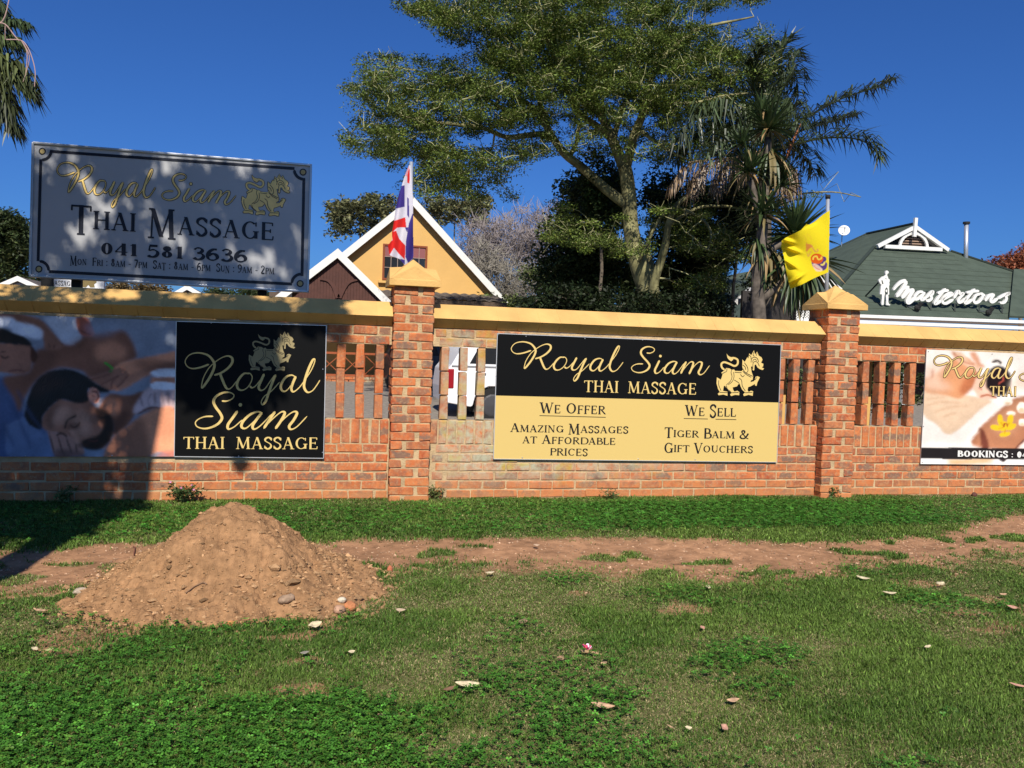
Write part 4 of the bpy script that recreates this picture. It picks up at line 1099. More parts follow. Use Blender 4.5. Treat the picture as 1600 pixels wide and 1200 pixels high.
def gable_barges(root, apex, left, right, Y, hw, depth, m=M_BARGE, name='barge_board', th=.05):
    """two sloping boards (each a part) and the roof slabs behind them; px points are the outer edge"""
    a = Vector(P3(*apex, Y)); l = Vector(P3(*left, Y)); r = Vector(P3(*right, Y))
    for e, s in ((l, -1), (r, 1)):
        d = (e-a); n = Vector((d.z, 0, -d.x))*(1 if s > 0 else -1); n.normalize()
        if n.z > 0: n = -n
        w = hw
        cut = Vector((0, 0, -w/ max(.2, abs(n.z))))
        P = [a, e, e+n*w+(d.normalized()*-.0), a+cut]
        pts = [(p.x, p.z) for p in P]
        if s < 0: pts = pts[::-1]
        MB().prism(pts[::-1] if s > 0 else pts[::-1], Y, Y+th).build(name, m, root)
        # roof slab
        o1 = n*.02; t = n*(.16)
        q = [a+o1*0+Vector((0,0,-.01)), e+Vector((0,0,-.01)), e+t, a+Vector((0, 0, -.16/max(.2, abs(n.z))))]
        sl = MB().prism([(p.x, p.z) for p in (q if s > 0 else q)][::-1], Y+th+.003, Y+depth)
        sl.build('roof_slope', M_TILE if depth > 1.2 else M_SOFFIT, root)
YH = 18.2
house = thing('house', 'yellow gabled house with white barge boards behind the flag pillar', 'house', P3(650, 600, YH))
b = MB(); pxpoly(b, [(806, 640), (806, 487), (645.5, 314), (494, 438), (400, 470), (396, 640)], YH, YH+.3); b.build('wall', M_YPAINT2, house)
gable_barges(house, (645, 306), (488, 432), (812, 492), YH-.28, .20, 7.5)
# soffit strips under the overhang
for e in ((488, 432), (806, 484)):
    a = Vector(P3(645, 318, YH-.22)); q = Vector(P3(e[0], e[1]+9, YH-.22))
    sb = MB(); sb.add([a, q, q+Vector((0, .215, 0)), a+Vector((0, .215, 0)), a+Vector((0, 0, .03)), q+Vector((0, 0, .03)), q+Vector((0, .215, .03)), a+Vector((0, .215, .03))],
      [(0,1,2,3),(7,6,5,4),(0,4,5,1),(1,5,6,2),(2,6,7,3),(3,7,4,0)]); sb.build('soffit', M_SOFFIT, house)
# window
W0 = P3(597, 437, YH-.03); W1 = P3(668, 385, YH-.03)
wx0, wx1, wz0, wz1 = W0[0], W1[0], W0[2], W1[2]
fr = MB(); t = .055
fr.box(wx0, wx1, YH-.07, YH-.002, wz1-t, wz1); fr.box(wx0, wx1, YH-.07, YH-.002, wz0, wz0+t)
fr.box(wx0, wx0+t, YH-.07, YH-.002, wz0+t, wz1-t); fr.box(wx1-t, wx1, YH-.07, YH-.002, wz0+t, wz1-t)
wm = (wx0+wx1)/2; fr.box(wm-t/2, wm+t/2, YH-.07, YH-.002, wz0+t, wz1-t)
win = fr.build('window', M_WINWOOD, house)
for (a, b2) in ((wx0+t, wm-t/2), (wm+t/2, wx1-t)):
    nc, nr_ = 3, 3
    bars = MB(); cw = (b2-a)/nc; rh = (wz1-wz0-2*t)/nr_
    for i in range(1, nc): bars.box(a+cw*i-.009, a+cw*i+.009, YH-.055, YH-.025, wz0+t, wz1-t)
    for j in range(1, nr_): bars.box(a, b2, YH-.052, YH-.028, wz0+t+rh*j-.009, wz0+t+rh*j+.009)
    bars.build('glazing_bars', mat('grey_glazing_bar', (.3, .22, .18), .6), win)
    for i in range(nc):
        for j in range(nr_):
            MB().box(a+cw*i+.010, a+cw*(i+1)-.010, YH-.04, YH-.035, wz0+t+rh*j+.01, wz0+t+rh*(j+1)-.01).build('pane', M_GLASS if j < 2 else M_CURTAIN, win)
MB().box(wx0-.12, wx1+.1, YH-.14, YH-.002, wz0-.10, wz0-.03).build('window_sill', M_YPAINT2, house)
# lean-to tiled roof over the verandah
def tiled(root, xa, xb, Ya, za, Yb, zb, rows, name='roof_tiles', pitch=.30):
    V = []; F = []; nxx = int((xb-xa)/pitch*6)
    for r in range(rows):
        t0 = r/rows; t1 = (r+1)/rows
        for (tt, lift) in ((t0, .035), (t1+.04/rows, .0)):
            y = Ya+(Yb-Ya)*(1-tt); z = za+(zb-za)*(1-tt)
            for i in range(nxx+1):
                u = i/nxx; x = xa+(xb-xa)*u
                V.append((x, y, z+lift+.022*math.sin(2*math.pi*(x-xa)/pitch)))
        b0 = r*2*(nxx+1)
        for i in range(nxx): F.append((b0+i, b0+i+1, b0+nxx+1+i+1, b0+nxx+1+i))
        # lower edge
        n0 = len(V)
        y = Ya+(Yb-Ya)*(1-t0); z = za+(zb-za)*(1-t0)
        for i in range(nxx+1):
            x = xa+(xb-xa)*i/nxx; V.append((x, y-.002, z+.035+.022*math.sin(2*math.pi*(x-xa)/pitch)-.035))
        for i in range(nxx): F.append((n0+i, n0+i+1, b0+i+1, b0+i))
        # shift index bookkeeping: keep strips independent
        V_extra = nxx+1
        if r < rows-1:
            pass
        # pad so that the next row starts at an even multiple
        F_fix = None
        while len(V) % (2*(nxx+1)) != 0: V.append(V[-1])
    return V, F, nxx
def tile_roof(root, xa, xb, Ya, za, Yb, zb, rows, pitch=.30, m=M_TILE, skew=0.0):
    """rows of lapped, waved tiles from eave (Ya,za) up to the top (Yb,zb)"""
    b = MB(); n = int((xb-xa)/pitch*5)
    for r in range(rows):
        t0, t1 = r/rows, (r+1.12)/rows
        V = []
        for tt, lift in ((t0, 0.0), (t0, .04), (t1, .004)):
            for i in range(n+1):
                x = xa+(xb-xa)*i/n
                V.append((x-skew*tt*(i/n), Ya+(Yb-Ya)*tt, za+(zb-za)*tt+lift+.02*math.sin(2*math.pi*(x-xa)/pitch)))
        F = []
        for k in range(2):
            for i in range(n): F.append((k*(n+1)+i, k*(n+1)+i+1, (k+1)*(n+1)+i+1, (k+1)*(n+1)+i))
        b.add(V, F)
    o = b.build('roof_tiles', m, root); o['kind'] = 'stuff'
    return o
zt = P3(700, 459, YH)[2]
tile_roof(house, P3(420, 480, 16.2)[0], P3(792, 486, 16.2)[0], 16.2, 2.92, YH-.03, zt, 7, skew=-.0)
MB().box(P3(420, 480, 16.2)[0], P3(792, 486, 16.2)[0], 16.22, 16.3, 2.72, 2.9).build('gutter_board', M_SOFFIT, house)
# verandah: rail with crossed braces over a brick plinth
xv0, xv1 = P3(486, 570, 16.3)[0], P3(625, 570, 16.3)[0]
zr1, zr0 = P3(560, 551.5, 16.3)[2], P3(560, 588, 16.3)[2]
M_RAIL = mat('rust_brown_rail', (0.30, 0.075, 0.025), .6)
MB().box(xv0, xv1, 16.27, 16.33, zr1-.05, zr1+.01).build('rail', M_RAIL, house); MB().box(xv0, xv1, 16.27, 16.33, zr0-.01, zr0+.05).build('rail', M_RAIL, house)
k = 0; x = xv0+.2
while x < xv1-.3:
    nb = MB(); nb.box(x-.018, x+.018, 16.28, 16.32, zr0+.051, zr1-.051)
    nb.beam((x+.02, 16.295, zr0+.06), (x+.60, 16.295, zr1-.06), .022, .022, up=(0, 1, 0)); nb.beam((x+.02, 16.325, zr1-.06), (x+.60, 16.325, zr0+.06), .022, .022, up=(0, 1, 0))
    nb.build('rail_brace', M_RAIL, house); x += .64
MB().box(xv0, xv1, 16.35, YH-.01, .2, zr0-.02).build('verandah_floor', M_MORTAR, house)
random.seed(21)
for r in range(7):
    zz = zr0-.06-r*.087; x = xv0+(.117 if r % 2 else 0)
    while x < xv1-.2:
        brick(house, BR_S, x+.11, 16.29, zz); x += .234
# gabled porch with dark boarding
YP = 15.2
porch = thing('gabled_porch', 'white edged porch gable with dark brown boarding left of the flag pillar', 'porch', P3(525, 600, YP))
gable_barges(porch, (528, 388), (418, 472), (628, 487), YP, .19, 3.5)
tri = [P3(530, 399, YP+.12), P3(452, 470, YP+.12), P3(612, 482, YP+.12)]
MB().prism([(tri[1][0], tri[1][2]), (tri[2][0], tri[2][2]), (tri[0][0], tri[0][2])], YP+.16, YP+.2).build('boarding_back', M_BROWN, porch)
n = 34; x0, x1 = tri[1][0], tri[2][0]; ax, az = tri[0][0], tri[0][2]
for i in range(n):
    xa = x0+(x1-x0)*i/n+.004; xb = x0+(x1-x0)*(i+1)/n-.004
    def top(x):
        return tri[1][2]+(az-tri[1][2])*(x-x0)/(ax-x0) if x < ax else tri[2][2]+(az-tri[2][2])*(x1-x)/(x1-ax)
    zb = lambda x: tri[1][2]+(tri[2][2]-tri[1][2])*(x-x0)/(x1-x0)
    MB().prism([(xa, zb(xa)), (xb, zb(xb)), (xb, top(xb)-.01), (xa, top(xa)-.01)], YP+.135, YP+.16).build('board', M_BROWN, porch)
for pts in ([(500,436),(512,438),(521,447),(528,465)], [(560,437),(547,440),(538,449),(530,465)]):
    L, R = ribbon(pts, [1.0, 2.0, 3.0, 3.6], 5, False)
    w = np.vstack([L, R[::-1]]); c = UA(w, YP+.09); MB().prism([(p[0], p[2]) for p in c], YP+.09, YP+.132).build('curved_brace', M_BROWN, porch)
L = MB(); L.box(P3(436, 500, YP)[0], P3(452, 500, YP)[0], YP+.3, YP+.6, .3, P3(440, 456, YP+.3)[2]); L.build('brick_pier', mat('far_brick', (.36, .12, .06), .9, var=.2, vscale=20), porch)
fb = MB(); c = [P3(*q, YP+.2) for q in ((412, 470), (456, 456), (456, 464), (430, 472))]; fb.prism([(p[0], p[2]) for p in c][::-1], YP+.2, YP+.26); fb.build('fascia', M_WHITE, porch)
# two small gables further left
def small_gable(label, apex, l, r, Y, minfill, hw=.13):
    g = thing('gabled_roof', label, 'roof gable', P3(apex[0], 560, Y))
    gable_barges(g, apex, l, r, Y, hw, 5.0)
    c = [P3(*q, Y+.1) for q in (l, r, apex)]
    MB().prism([(c[0][0]+.1, c[0][2]-.02), (c[1][0]-.1, c[1][2]-.02), (c[2][0], c[2][2]-.12)], Y+.12, Y+.2).build('gable_infill', minfill, g)
    MB().box(c[0][0]+.2, c[1][0]-.2, Y+.3, Y+4.5, .2, min(c[0][2], c[1][2])+.02).build('wall', M_YPAINT2, g)
small_gable('small white gable with grey infill at the far left edge above the wall', (27, 431), (-32, 456), (90, 460), 19, mat('grey_board', (.24, .26, .3), .7))
small_gable('small white gable with brown infill under the silver sign board', (292, 445), (240, 474), (348, 477), 20, M_BROWN)

# ------------------------------------------------------------------ green-roofed building at the right
ANG = math.radians(-1.0); TD = np.array([math.cos(ANG), math.sin(ANG), 0]); ND = np.array([-math.sin(ANG), math.cos(ANG), 0])
RP0 = U(1430, 497, 12.0)
def R3(px, py, d=0.0):
    v = cf + cr*((px-800)/CAM_F) - cu*((py-600)/CAM_F)
    t = ((RP0-CAMP)@ND+d)/(v@ND); return CAMP+v*t
M_GREENROOF = mat('green_fibre_shingle', (0.060, 0.080, 0.058), .85, var=.16, vscale=2.5, bump=.35, bscale=14)
M_GREENROOF2 = mat('green_ridge_cap', (0.03, 0.042, 0.033), .8)
rest = thing('building', 'green hip-roofed building with white trim behind the yellow-flag pillar', 'building', RP0*np.array([1, 1, 0]))
def quad(b, P, th=.06):
    P = [Vector(tuple(map(float, p))) for p in P]
    n = (P[1]-P[0]).cross(P[2]-P[0]).normalized()
    m = len(P); V = P+[p-n*th for p in P]
    F = [tuple(range(m)), tuple(range(2*m-1, m-1, -1))]+[((i+1) % m, i, m+i, m+(i+1) % m) for i in range(m)]
    return b.add(V, F)
D1 = 4.6
EL, ER = R3(1277, 488, 0), R3(1760, 506, 0)
GL_, GR_ = R3(1366, 386.5, D1), R3(1486, 393, D1)
GT = R3(1430, 350, D1)
# true front plane through the eave and the gablet's foot line
pn = np.cross(ER-EL, (GL_+GR_)/2-EL); pn /= np.linalg.norm(pn)
if pn[2] < 0: pn = -pn
def onplane(px, py):
    v = cf + cr*((px-800)/CAM_F) - cu*((py-600)/CAM_F); t = ((EL-CAMP)@pn)/(v@pn); return CAMP+v*t
GLp, GRp = onplane(1366, 386.5), onplane(1486, 393)
SR = onplane(1584, 425); SRb = onplane(1577, 484)
RB = GT+ND*2.6; LB = EL+ND*9.5; 
slope_courses = []
b = MB(); quad(b, [EL, onplane(1577, 499), SR, GRp, GLp]); b.build('roof_front', M_GREENROOF, rest)
b = MB(); up = np.array([0, 0, .10]); quad(b, [onplane(1577, 499)+up, ER+up, onplane(1760, 430)+up, SR+up]); b.build('roof_right_wing', M_GREENROOF, rest)
b = MB(); quad(b, [LB, EL, GLp, GT, RB]); b.build('roof_left', M_GREENROOF, rest)
b = MB(); quad(b, [GRp, SR, SR+ND*5+np.array([0, 0, -.5]), RB, GT]); b.build('roof_back', M_GREENROOF, rest)
for a_, c_ in ((EL, GLp), (GRp, SR), (GT, RB), (RB, LB+np.array([0,0,.0])), (SR, onplane(1760, 430))):
    MB().beam(a_+np.array([0, 0, .03]), c_+np.array([0, 0, .03]), .10, .05).build('ridge_cap', M_GREENROOF2, rest)
# shingle courses: thin lapped strips on the front slope
rng_ = random.Random(4)
for k in range(1, 13):
    t = k/13; A = EL*(1-t)+GLp*t; tR = t
    # right limit follows the hip / valley
    Bv = onplane(1577-3*t, 499)*(1-tR)+GRp*tR if t > .72 else (onplane(1577, 499)*(1-t/.72)+SR*(t/.72))
    MB().beam(A+pn*.001, Bv+pn*.001, .03, .006).build('shingle_course', M_GREENROOF, rest)
# gablet
gb = MB(); g0, g1, g2 = R3(1367, 386, D1-.12), R3(1484, 392.5, D1-.12), R3(1430, 352, D1-.12)
def rbeam(b, p, q, w, h, d): return b.beam(R3(*p, d), R3(*q, d), w, h, up=tuple(ND))
for nm, p, q in (('gablet_rafter', (1371, 385), (1429, 355)), ('gablet_rafter', (1481, 391), (1430, 355)), ('gablet_sill', (1382, 385.2), (1471, 390))):
    rbeam(MB(), p, q, .12, .11, D1-.25).build(nm, M_WHITE, rest)
b = MB(); rbeam(b, (1431, 340.5), (1428.5, 370), .11, .08, D1-.33); b.build('finial', M_WHITE, rest)
arch = []
for a_ in np.linspace(180, 0, 13): arch.append((1427+21.5*math.cos(math.radians(a_))+0, 385.5+(a_<90)*2.0*0+1.5-math.sin(math.radians(a_))*22.5))
ab = MB()
for i in range(12): rbeam(ab, arch[i], arch[i+1], .09, .07, D1-.22)
ab.build('gablet_arch', M_WHITE, rest)
b = MB(); quad(b, [R3(1375, 386, D1-.02), R3(1478, 391, D1-.02), R3(1430, 357, D1-.02)], .03); b.build('gablet_back', M_DARK, rest)
for j in range(5):
    w_ = 20-j*j*.9; y_ = 384.6-j*4.0
    b = MB(); rbeam(b, (1427-w_, y_-.6), (1427+w_, y_+1.2), .04, .03, D1-.10); b.build('louvre_slat', mat('brown_louvre', (.30, .20, .14), .7), rest)
# gutter, beam, posts, dark verandah
def rbox(p, q, w, d, m, nm): b = MB(); b.beam(R3(*p, d), R3(*q, d), .10, w, up=(0, 0, 1)); b.build(nm, m, rest)
rbox((1277, 491.4), (1760, 508.8), .085, -.10, M_WHITE, 'gutter'); rbox((1300, 501.3), (1760, 518.8), .09, -.16, M_WHITE, 'verandah_beam')
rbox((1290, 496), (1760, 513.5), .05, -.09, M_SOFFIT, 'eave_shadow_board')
for px, yy in ((1416, 507), (1505, 512), (1585, 516), (1655, 520)):
    p = R3(px, yy, -.12); MB().box(p[0]-.05, p[0]+.05, p[1]-.05, p[1]+.05, .3, p[2]).build('verandah_post', M_WHITE, rest)
p = R3(1397, 508, .1); MB().box(p[0]-.10, p[0]+.10, p[1]-.1, p[1], p[2]-.1, p[2]+.09).build('downpipe_box', mat('slate_grey_box', (.12, .15, .19), .6), rest)
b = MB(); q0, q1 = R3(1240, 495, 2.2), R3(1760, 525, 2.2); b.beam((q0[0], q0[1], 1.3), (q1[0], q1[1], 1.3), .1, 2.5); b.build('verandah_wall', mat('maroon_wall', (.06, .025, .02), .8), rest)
# flue
p = R3(1510, 400, 4.2); q = R3(1510, 350, 4.2); MB().tube([p-np.array([0, 0, .5]), q], .07, 12).build('flue_pipe', M_GALV, rest, smooth=True)
MB().tube([q, q+np.array([0, 0, .07])], .11, 12).build('flue_cap', M_DARK, rest)
# small white gable and lattice screen beside the pillar
rbox((1276, 428), (1312, 455), .16, -1.2, M_WHITE, 'side_barge'); rbox((1262, 440), (1275, 470), .07, -1.2, M_WHITE, 'side_strut')
def lattice(p0, p1, d):
    b = MB(); n_ = 9
    x0, y0 = p0; x1, y1 = p1
    b_ = MB()
    for i in range(-n_, n_*2):
        for s in (1, -1):
            xa = x0+i*4.2; xb = xa+s*(y1-y0)
            # clip to the panel
            pa, pb_ = [xa, y0], [xb, y1]
            def clip(pa, pb_):
                t0, t1 = 0.0, 1.0; dx = pb_[0]-pa[0]
                if abs(dx) < 1e-6: return None
                for lim, sg in ((x0, 1), (x1, -1)):
                    t = (lim-pa[0])/dx
                    if (dx > 0) == (sg > 0): t0 = max(t0, t)
                    else: t1 = min(t1, t)
                if t0 >= t1: return None
                return [(pa[0]+dx*t, pa[1]+(pb_[1]-pa[1])*t) for t in (t0, t1)]
            c = clip(pa, pb_)
            if c: b_.beam(R3(*c[0], d+(.012 if s > 0 else 0)), R3(*c[1], d+(.012 if s > 0 else 0)), .022, .01, up=tuple(ND))
    o = b_.build('lattice_strips', M_WHITE, rest); o['kind'] = 'stuff'
    for a_, c_ in (((x0, y1), (x1, y1+1)), ((x0, y0), (x1, y0+.5))):
        b = MB(); b.beam(R3(*a_, d), R3(*c_, d), .05, .05, up=tuple(ND)); b.build('lattice_rail', M_WHITE, rest)
lattice((1244, 463), (1276, 499), -1.0)
rbox((1243, 501.5), (1275, 503), .07, -1.05, M_WHITE, 'lattice_foot_rail')
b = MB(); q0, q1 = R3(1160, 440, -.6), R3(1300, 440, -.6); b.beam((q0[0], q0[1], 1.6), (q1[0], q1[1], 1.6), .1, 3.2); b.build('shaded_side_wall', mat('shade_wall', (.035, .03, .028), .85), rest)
# left wing
b = MB(); quad(b, [R3(1128, 476, -.2), R3(1150, 475, -.2), R3(1172, 452, -.2), R3(1290, 462, .0), R3(1290, 428, 2.5), R3(1187, 421, 2.5), R3(1128, 432, 2.5)]); b.build('roof_left_wing', M_GREENROOF, rest)
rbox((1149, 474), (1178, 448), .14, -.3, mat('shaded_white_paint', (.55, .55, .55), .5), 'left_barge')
p = R3(1168, 458, -.25); MB().box(p[0]-.04, p[0]+.04, p[1]-.04, p[1]+.04, .3, p[2]).build('left_post', M_WHITE, rest)
# satellite dish
c = R3(1318.5, 361, 5.2); dish = thing('satellite_dish', 'small white satellite dish on the ridge of the green roof', 'satellite dish', c-np.array([0, 0, .4]))
V = []; F = []; nr, ns = 5, 16
ax_ = Vector((-.45, -.85, .30)).normalized(); e1 = ax_.cross(Vector((0, 0, 1))).normalized(); e2 = ax_.cross(e1)
cc_ = Vector(tuple(map(float, c)))
for r in range(nr+1):
    rr = .19*r/nr
    for k in range(ns):
        a_ = 2*math.pi*k/ns; V.append(cc_+e1*rr*math.cos(a_)+e2*rr*math.sin(a_)+ax_*(rr*rr*1.4))
for r in range(nr):
    for k in range(ns): k2 = (k+1) % ns; F.append((r*ns+k, r*ns+k2, (r+1)*ns+k2, (r+1)*ns+k))
o = MB().add(V, F).build('reflector', M_WHITE, dish, smooth=True); sm = o.modifiers.new('s', 'SOLIDIFY'); sm.thickness = .012
MB().tube([cc_-ax_*.03, cc_+Vector((0.02, .12, -.15)), cc_+Vector((.02, .12, -.5))], .018, 8).build('mast', M_STEEL, dish)
MB().tube([cc_+e2*.17, cc_+ax_*.22], .008, 6).lathe([(.02, -.02), (.02, .02)], tuple(cc_+ax_*.22), 8).build('feed_arm', M_STEEL, dish)

# roof sign: thick white script letters and a cut-out figure on stands
KM = lambda L: [(1385+x/7.44, 420+y/7.44) for x, y in L]
DS = .42
def solid(b, L, R, d, th=.07):
    n = len(L); V = [R3(*p, d) for p in L]+[R3(*p, d) for p in R]; V += [v+ND*th for v in V]
    F = []
    for i in range(n-1): F += [(i, n+i, n+i+1, i+1), (2*n+i, 2*n+i+1, 3*n+i+1, 3*n+i), (i, i+1, 2*n+i+1, 2*n+i), (n+i+1, n+i, 3*n+i, 3*n+i+1)]
    F += [(0, 2*n, 3*n, n), (n-1, 2*n-1, 4*n-1, 3*n-1)]
    return b.add(V, F)
sign = thing('roof_sign', 'white thick script letters standing in a row on the green roof', 'sign', R3(1490, 490, DS))
LET = [
 [[(82,248),(125,195),(175,152),(232,132)], [(240,142),(188,235),(118,328)], [(262,215),(225,275),(182,345)], [(122,322),(200,232),(268,205)], [(190,340),(262,262),(322,235)], [(322,238),(280,305),(246,375),(262,395),(300,368),(330,335)]],
 [[(432,272),(385,268),(338,315),(336,352),(375,345),(432,290)], [(450,270),(412,325),(410,360),(440,352),(472,322)]],
 [[(465,335),(505,290),(542,262),(538,290),(520,312),(528,345),(495,372),(462,362)]],
 [[(692,228),(640,290),(580,370),(566,405),(600,398),(645,362)], [(598,285),(660,262),(728,248)]],
 [[(650,362),(720,325),(768,295),(742,280),(690,312),(655,360),(662,395),(705,400),(782,352)]],
 [[(785,345),(835,262),(850,272),(858,290),(898,286),(862,330),(838,365),(850,392),(890,375),(932,338)]],
 [[(1032,232),(985,288),(928,360),(918,398),(955,392),(1005,350)], [(932,278),(1010,262),(1080,258)]],
 [[(1092,290),(1045,308),(1018,360),(1035,395),(1080,380),(1118,330),(1118,295),(1088,288)], [(1118,300),(1150,310)]],
 [[(1202,296),(1172,340),(1150,375)], [(1160,355),(1205,310),(1250,292)], [(1258,292),(1222,345),(1215,378),(1245,385),(1300,340)]],
 [[(1300,345),(1370,305),(1436,282),(1395,312),(1398,350),(1375,388),(1338,395),(1328,380)]]]
for li, strokes in enumerate(LET):
    b = MB()
    for si, st in enumerate(strokes):
        w = 2.05 if not (li == 0 and si == 0) else [1.3, 2.0, 2.5, 2.7]
        if li == 0 and si in (1, 2, 5): w = 2.7
        L, R = ribbon(KM(st), w, 5); solid(b, L, R, DS-.0015*si)
    b.build('letter', M_WHITE, sign)
M_IRON = mat('dark_green_iron', (.015, .022, .018), .6)
for px, y0, y1 in ((1416, 472, 481), (1454.5, 470, 485), (1492, 474, 487), (1530, 476, 489), (1566, 476, 490)):
    f_ = onplane(px, y1); MB().beam(R3(px, y0, DS+.04), f_, .035, .035).build('stand', M_IRON, sign)
b = MB(); b.beam(R3(1418, 455, DS+.09), R3(1500, 458, DS+.09), .03, .03); b.beam(R3(1500, 458, DS+.09), R3(1575, 473, DS+.09), .03, .03); b.build('back_rail', M_IRON, sign)
for px, y in ((1432, 487), (1543, 494)):
    a_ = onplane(px-14, y-7)+pn*.03; c_ = onplane(px, y)+pn*.12
    fl = thing('floodlight', 'small floodlight on a bent arm below the roof sign, ' + ('near the figure' if px < 1500 else 'right end'), 'floodlight', a_)
    MB().beam(a_, c_, .03, .03).build('arm', M_STEEL, fl); MB().lathe([(.05, -.05), (.09, .0), (.09, .05)], tuple(c_), 10, 'y').build('lamp_head', M_DARK, fl)
    MB().beam(c_+pn*.02, c_+pn*.16+TD*.05, .08, .1).build('lamp_box', M_DARK, fl)
K9 = lambda L: [(1360+x/17.14, 415+y/17.14) for x, y in L]
fig = thing('cutout_figure', 'flat white cut-out of a standing man in a coat beside the script letters', 'sign figure', R3(1385, 478, DS))
FO = K9([(410,140),(450,130),(488,158),(496,185),(480,210),(455,222),(450,260),(470,300),(482,350),(515,370),(522,420),(505,440),(515,500),(500,560),(505,770),(475,790),(485,830),(480,980),(495,1020),(535,1050),(520,1066),(420,1052),(425,950),(415,820),(430,780),(385,770),(375,820),(362,960),(357,1052),(300,1052),(295,1010),(310,900),(310,770),(258,765),(285,560),(300,500),(275,500),(225,412),(230,380),(330,290),(370,290),(410,250),(400,200)])
b = MB(); n = len(FO); V = [R3(*p, DS) for p in FO]; V += [v+ND*.05 for v in V]
b.add(V, [tuple(range(n)), tuple(range(2*n-1, n-1, -1))]+[((i+1) % n, i, n+i, n+(i+1) % n) for i in range(n)]); b.build('figure', M_WHITE, fig)
b = MB()
for q in ([(298,390),(320,388),(352,490),(318,492)], [(398,770),(388,680),(402,620),(430,580),(460,612),(468,700),(462,770)], [(400,335),(415,330),(440,378)]):
    b.add([R3(*p, DS-.004) for p in K9(q)], [tuple(range(len(q)))])
b.build('cut_opening', M_GREENROOF2, fig)
b = MB(); b.add([R3(*p, DS-.006) for p in K9([(405,670),(418,640),(440,640),(456,680),(440,715),(415,705)])], [tuple(range(6))]); b.build('hand', M_WHITE, fig)
MB().beam(R3(1373, 441, DS+.07), onplane(1352, 463), .03, .03).build('stay', M_IRON, fig)

# ------------------------------------------------------------------ things seen through the pierced wall
M_CARW = mat('white_car_paint', (.80, .80, .80), .25, spec=.5)
M_TYRE = mat('tyre_rubber', (.015, .015, .015), .8)
def car(label, x0, Y, L, m, z0, taillight=True):
    """side-on car, rear at x0, nose towards +X; near side at Y"""
    r = thing('parked_car', label, 'car', (x0+L/2, Y+.85, z0))
    s = L/4.4
    prof = [(0.02,.35),(0.0,.62),(0.04,.95),(.10,1.02),(.35,1.46),(.8,1.52),(2.2,1.50),(2.9,1.05),(4.0,.95),(4.33,.80),(4.38,.40),(4.2,.25)]
    bot = [(3.95,.25)]+[(3.6+.36*math.cos(a), .30+.36*math.sin(a)) for a in np.linspace(0, math.pi, 8)]+[(3.2,.25),(1.22,.25)]+[(.86+.36*math.cos(a), .30+.36*math.sin(a)) for a in np.linspace(0, math.pi, 8)]+[(.46,.28)]
    pts = [(x0+p[0]*s, z0+p[1]) for p in (prof+bot)][::-1]
    o = MB().prism(pts, Y, Y+1.7).build('body', m, r); bevel(o, .05, 3)
    MB().prism([(x0+p[0]*s, z0+p[1]) for p in [(.42,1.05),(1.35,1.05),(1.35,1.42),(.62,1.42)]], Y-.006, Y+.01).build('rear_side_window', M_GLASS, r)
    MB().prism([(x0+p[0]*s, z0+p[1]) for p in [(1.42,1.05),(2.65,1.05),(2.2,1.42),(1.42,1.42)]], Y-.006, Y+.01).build('front_side_window', M_GLASS, r)
    MB().box(x0+.1*s, x0+4.2*s, Y-.012, Y+.002, z0+.985, z0+1.01).build('waist_trim', mat('grey_trim', (.2, .2, .2), .5), r)
    if taillight: bevel(MB().box(x0+.02*s, x0+.15, Y-.015, Y+.12, z0+.60, z0+.95).build('tail_light', mat('red_lens', (.28, .01, .015), .25, spec=.6), r), .02)
    bevel(MB().box(x0+.56*s, x0+.72*s, Y-.03, Y+.002, z0+.86, z0+.90).build('door_handle', M_STEEL, r), .01)
    MB().box(x0+.5, x0+4.1*s, Y+.2, Y+1.5, z0+.18, z0+.30).build('underbody', M_DARK, r)
    for wx_ in (.86, 3.6):
        w = MB().lathe([(.20, -.10), (.30, -.10), (.315, -.06), (.315, .08), (.2, .09)], (x0+wx_*s, Y+.12, z0+.315), 20, 'y').build('wheel', M_TYRE, r, smooth=False)
        MB().lathe([(.02, -.125), (.17, -.112), (.20, -.102)], (x0+wx_*s, Y+.12, z0+.315), 14, 'y').build('wheel_rim', mat('dark_alloy', (.05, .05, .055), .5), w)
    return r
p = U(696, 600, 6.6)
car('white car parked side-on, seen through the gaps left of the wide banner', p[0], 6.6, 4.4, M_CARW, .16)
p = U(613, 600, 13.6); q = U(694, 600, 13.6)
r = thing('parked_car', 'dark car parked beyond the white one, barely seen beside the flag pillar', 'car', ((p[0]+q[0])/2, 14, .4))
w_ = q[0]-p[0]
o = MB().prism([(p[0], .55), (q[0], .55), (q[0]+.02, 1.0), (q[0]-.05, 1.25), (q[0]-.25, 1.8), (p[0]+.25, 1.8), (p[0]+.05, 1.25), (p[0]-.02, 1.0)], 13.6, 17.4).build('body', mat('dark_blue_car_paint', (.03, .04, .06), .3, spec=.6), r); bevel(o, .06, 3)
MB().prism([(p[0]+.15, 1.28), (q[0]-.15, 1.28), (q[0]-.32, 1.72), (p[0]+.32, 1.72)], 13.585, 13.6).build('rear_window', M_GLASS, r)
MB().box(p[0]+.1, q[0]-.1, 13.56, 13.62, .62, .78).build('bumper', M_STEEL, r)
for x in (p[0]+.05, q[0]-.22): MB().lathe([(.27, 0), (.3, .05), (.3, .2)], (x+.1, 13.7, .58), 14, 'y').build('wheel', M_TYRE, r)
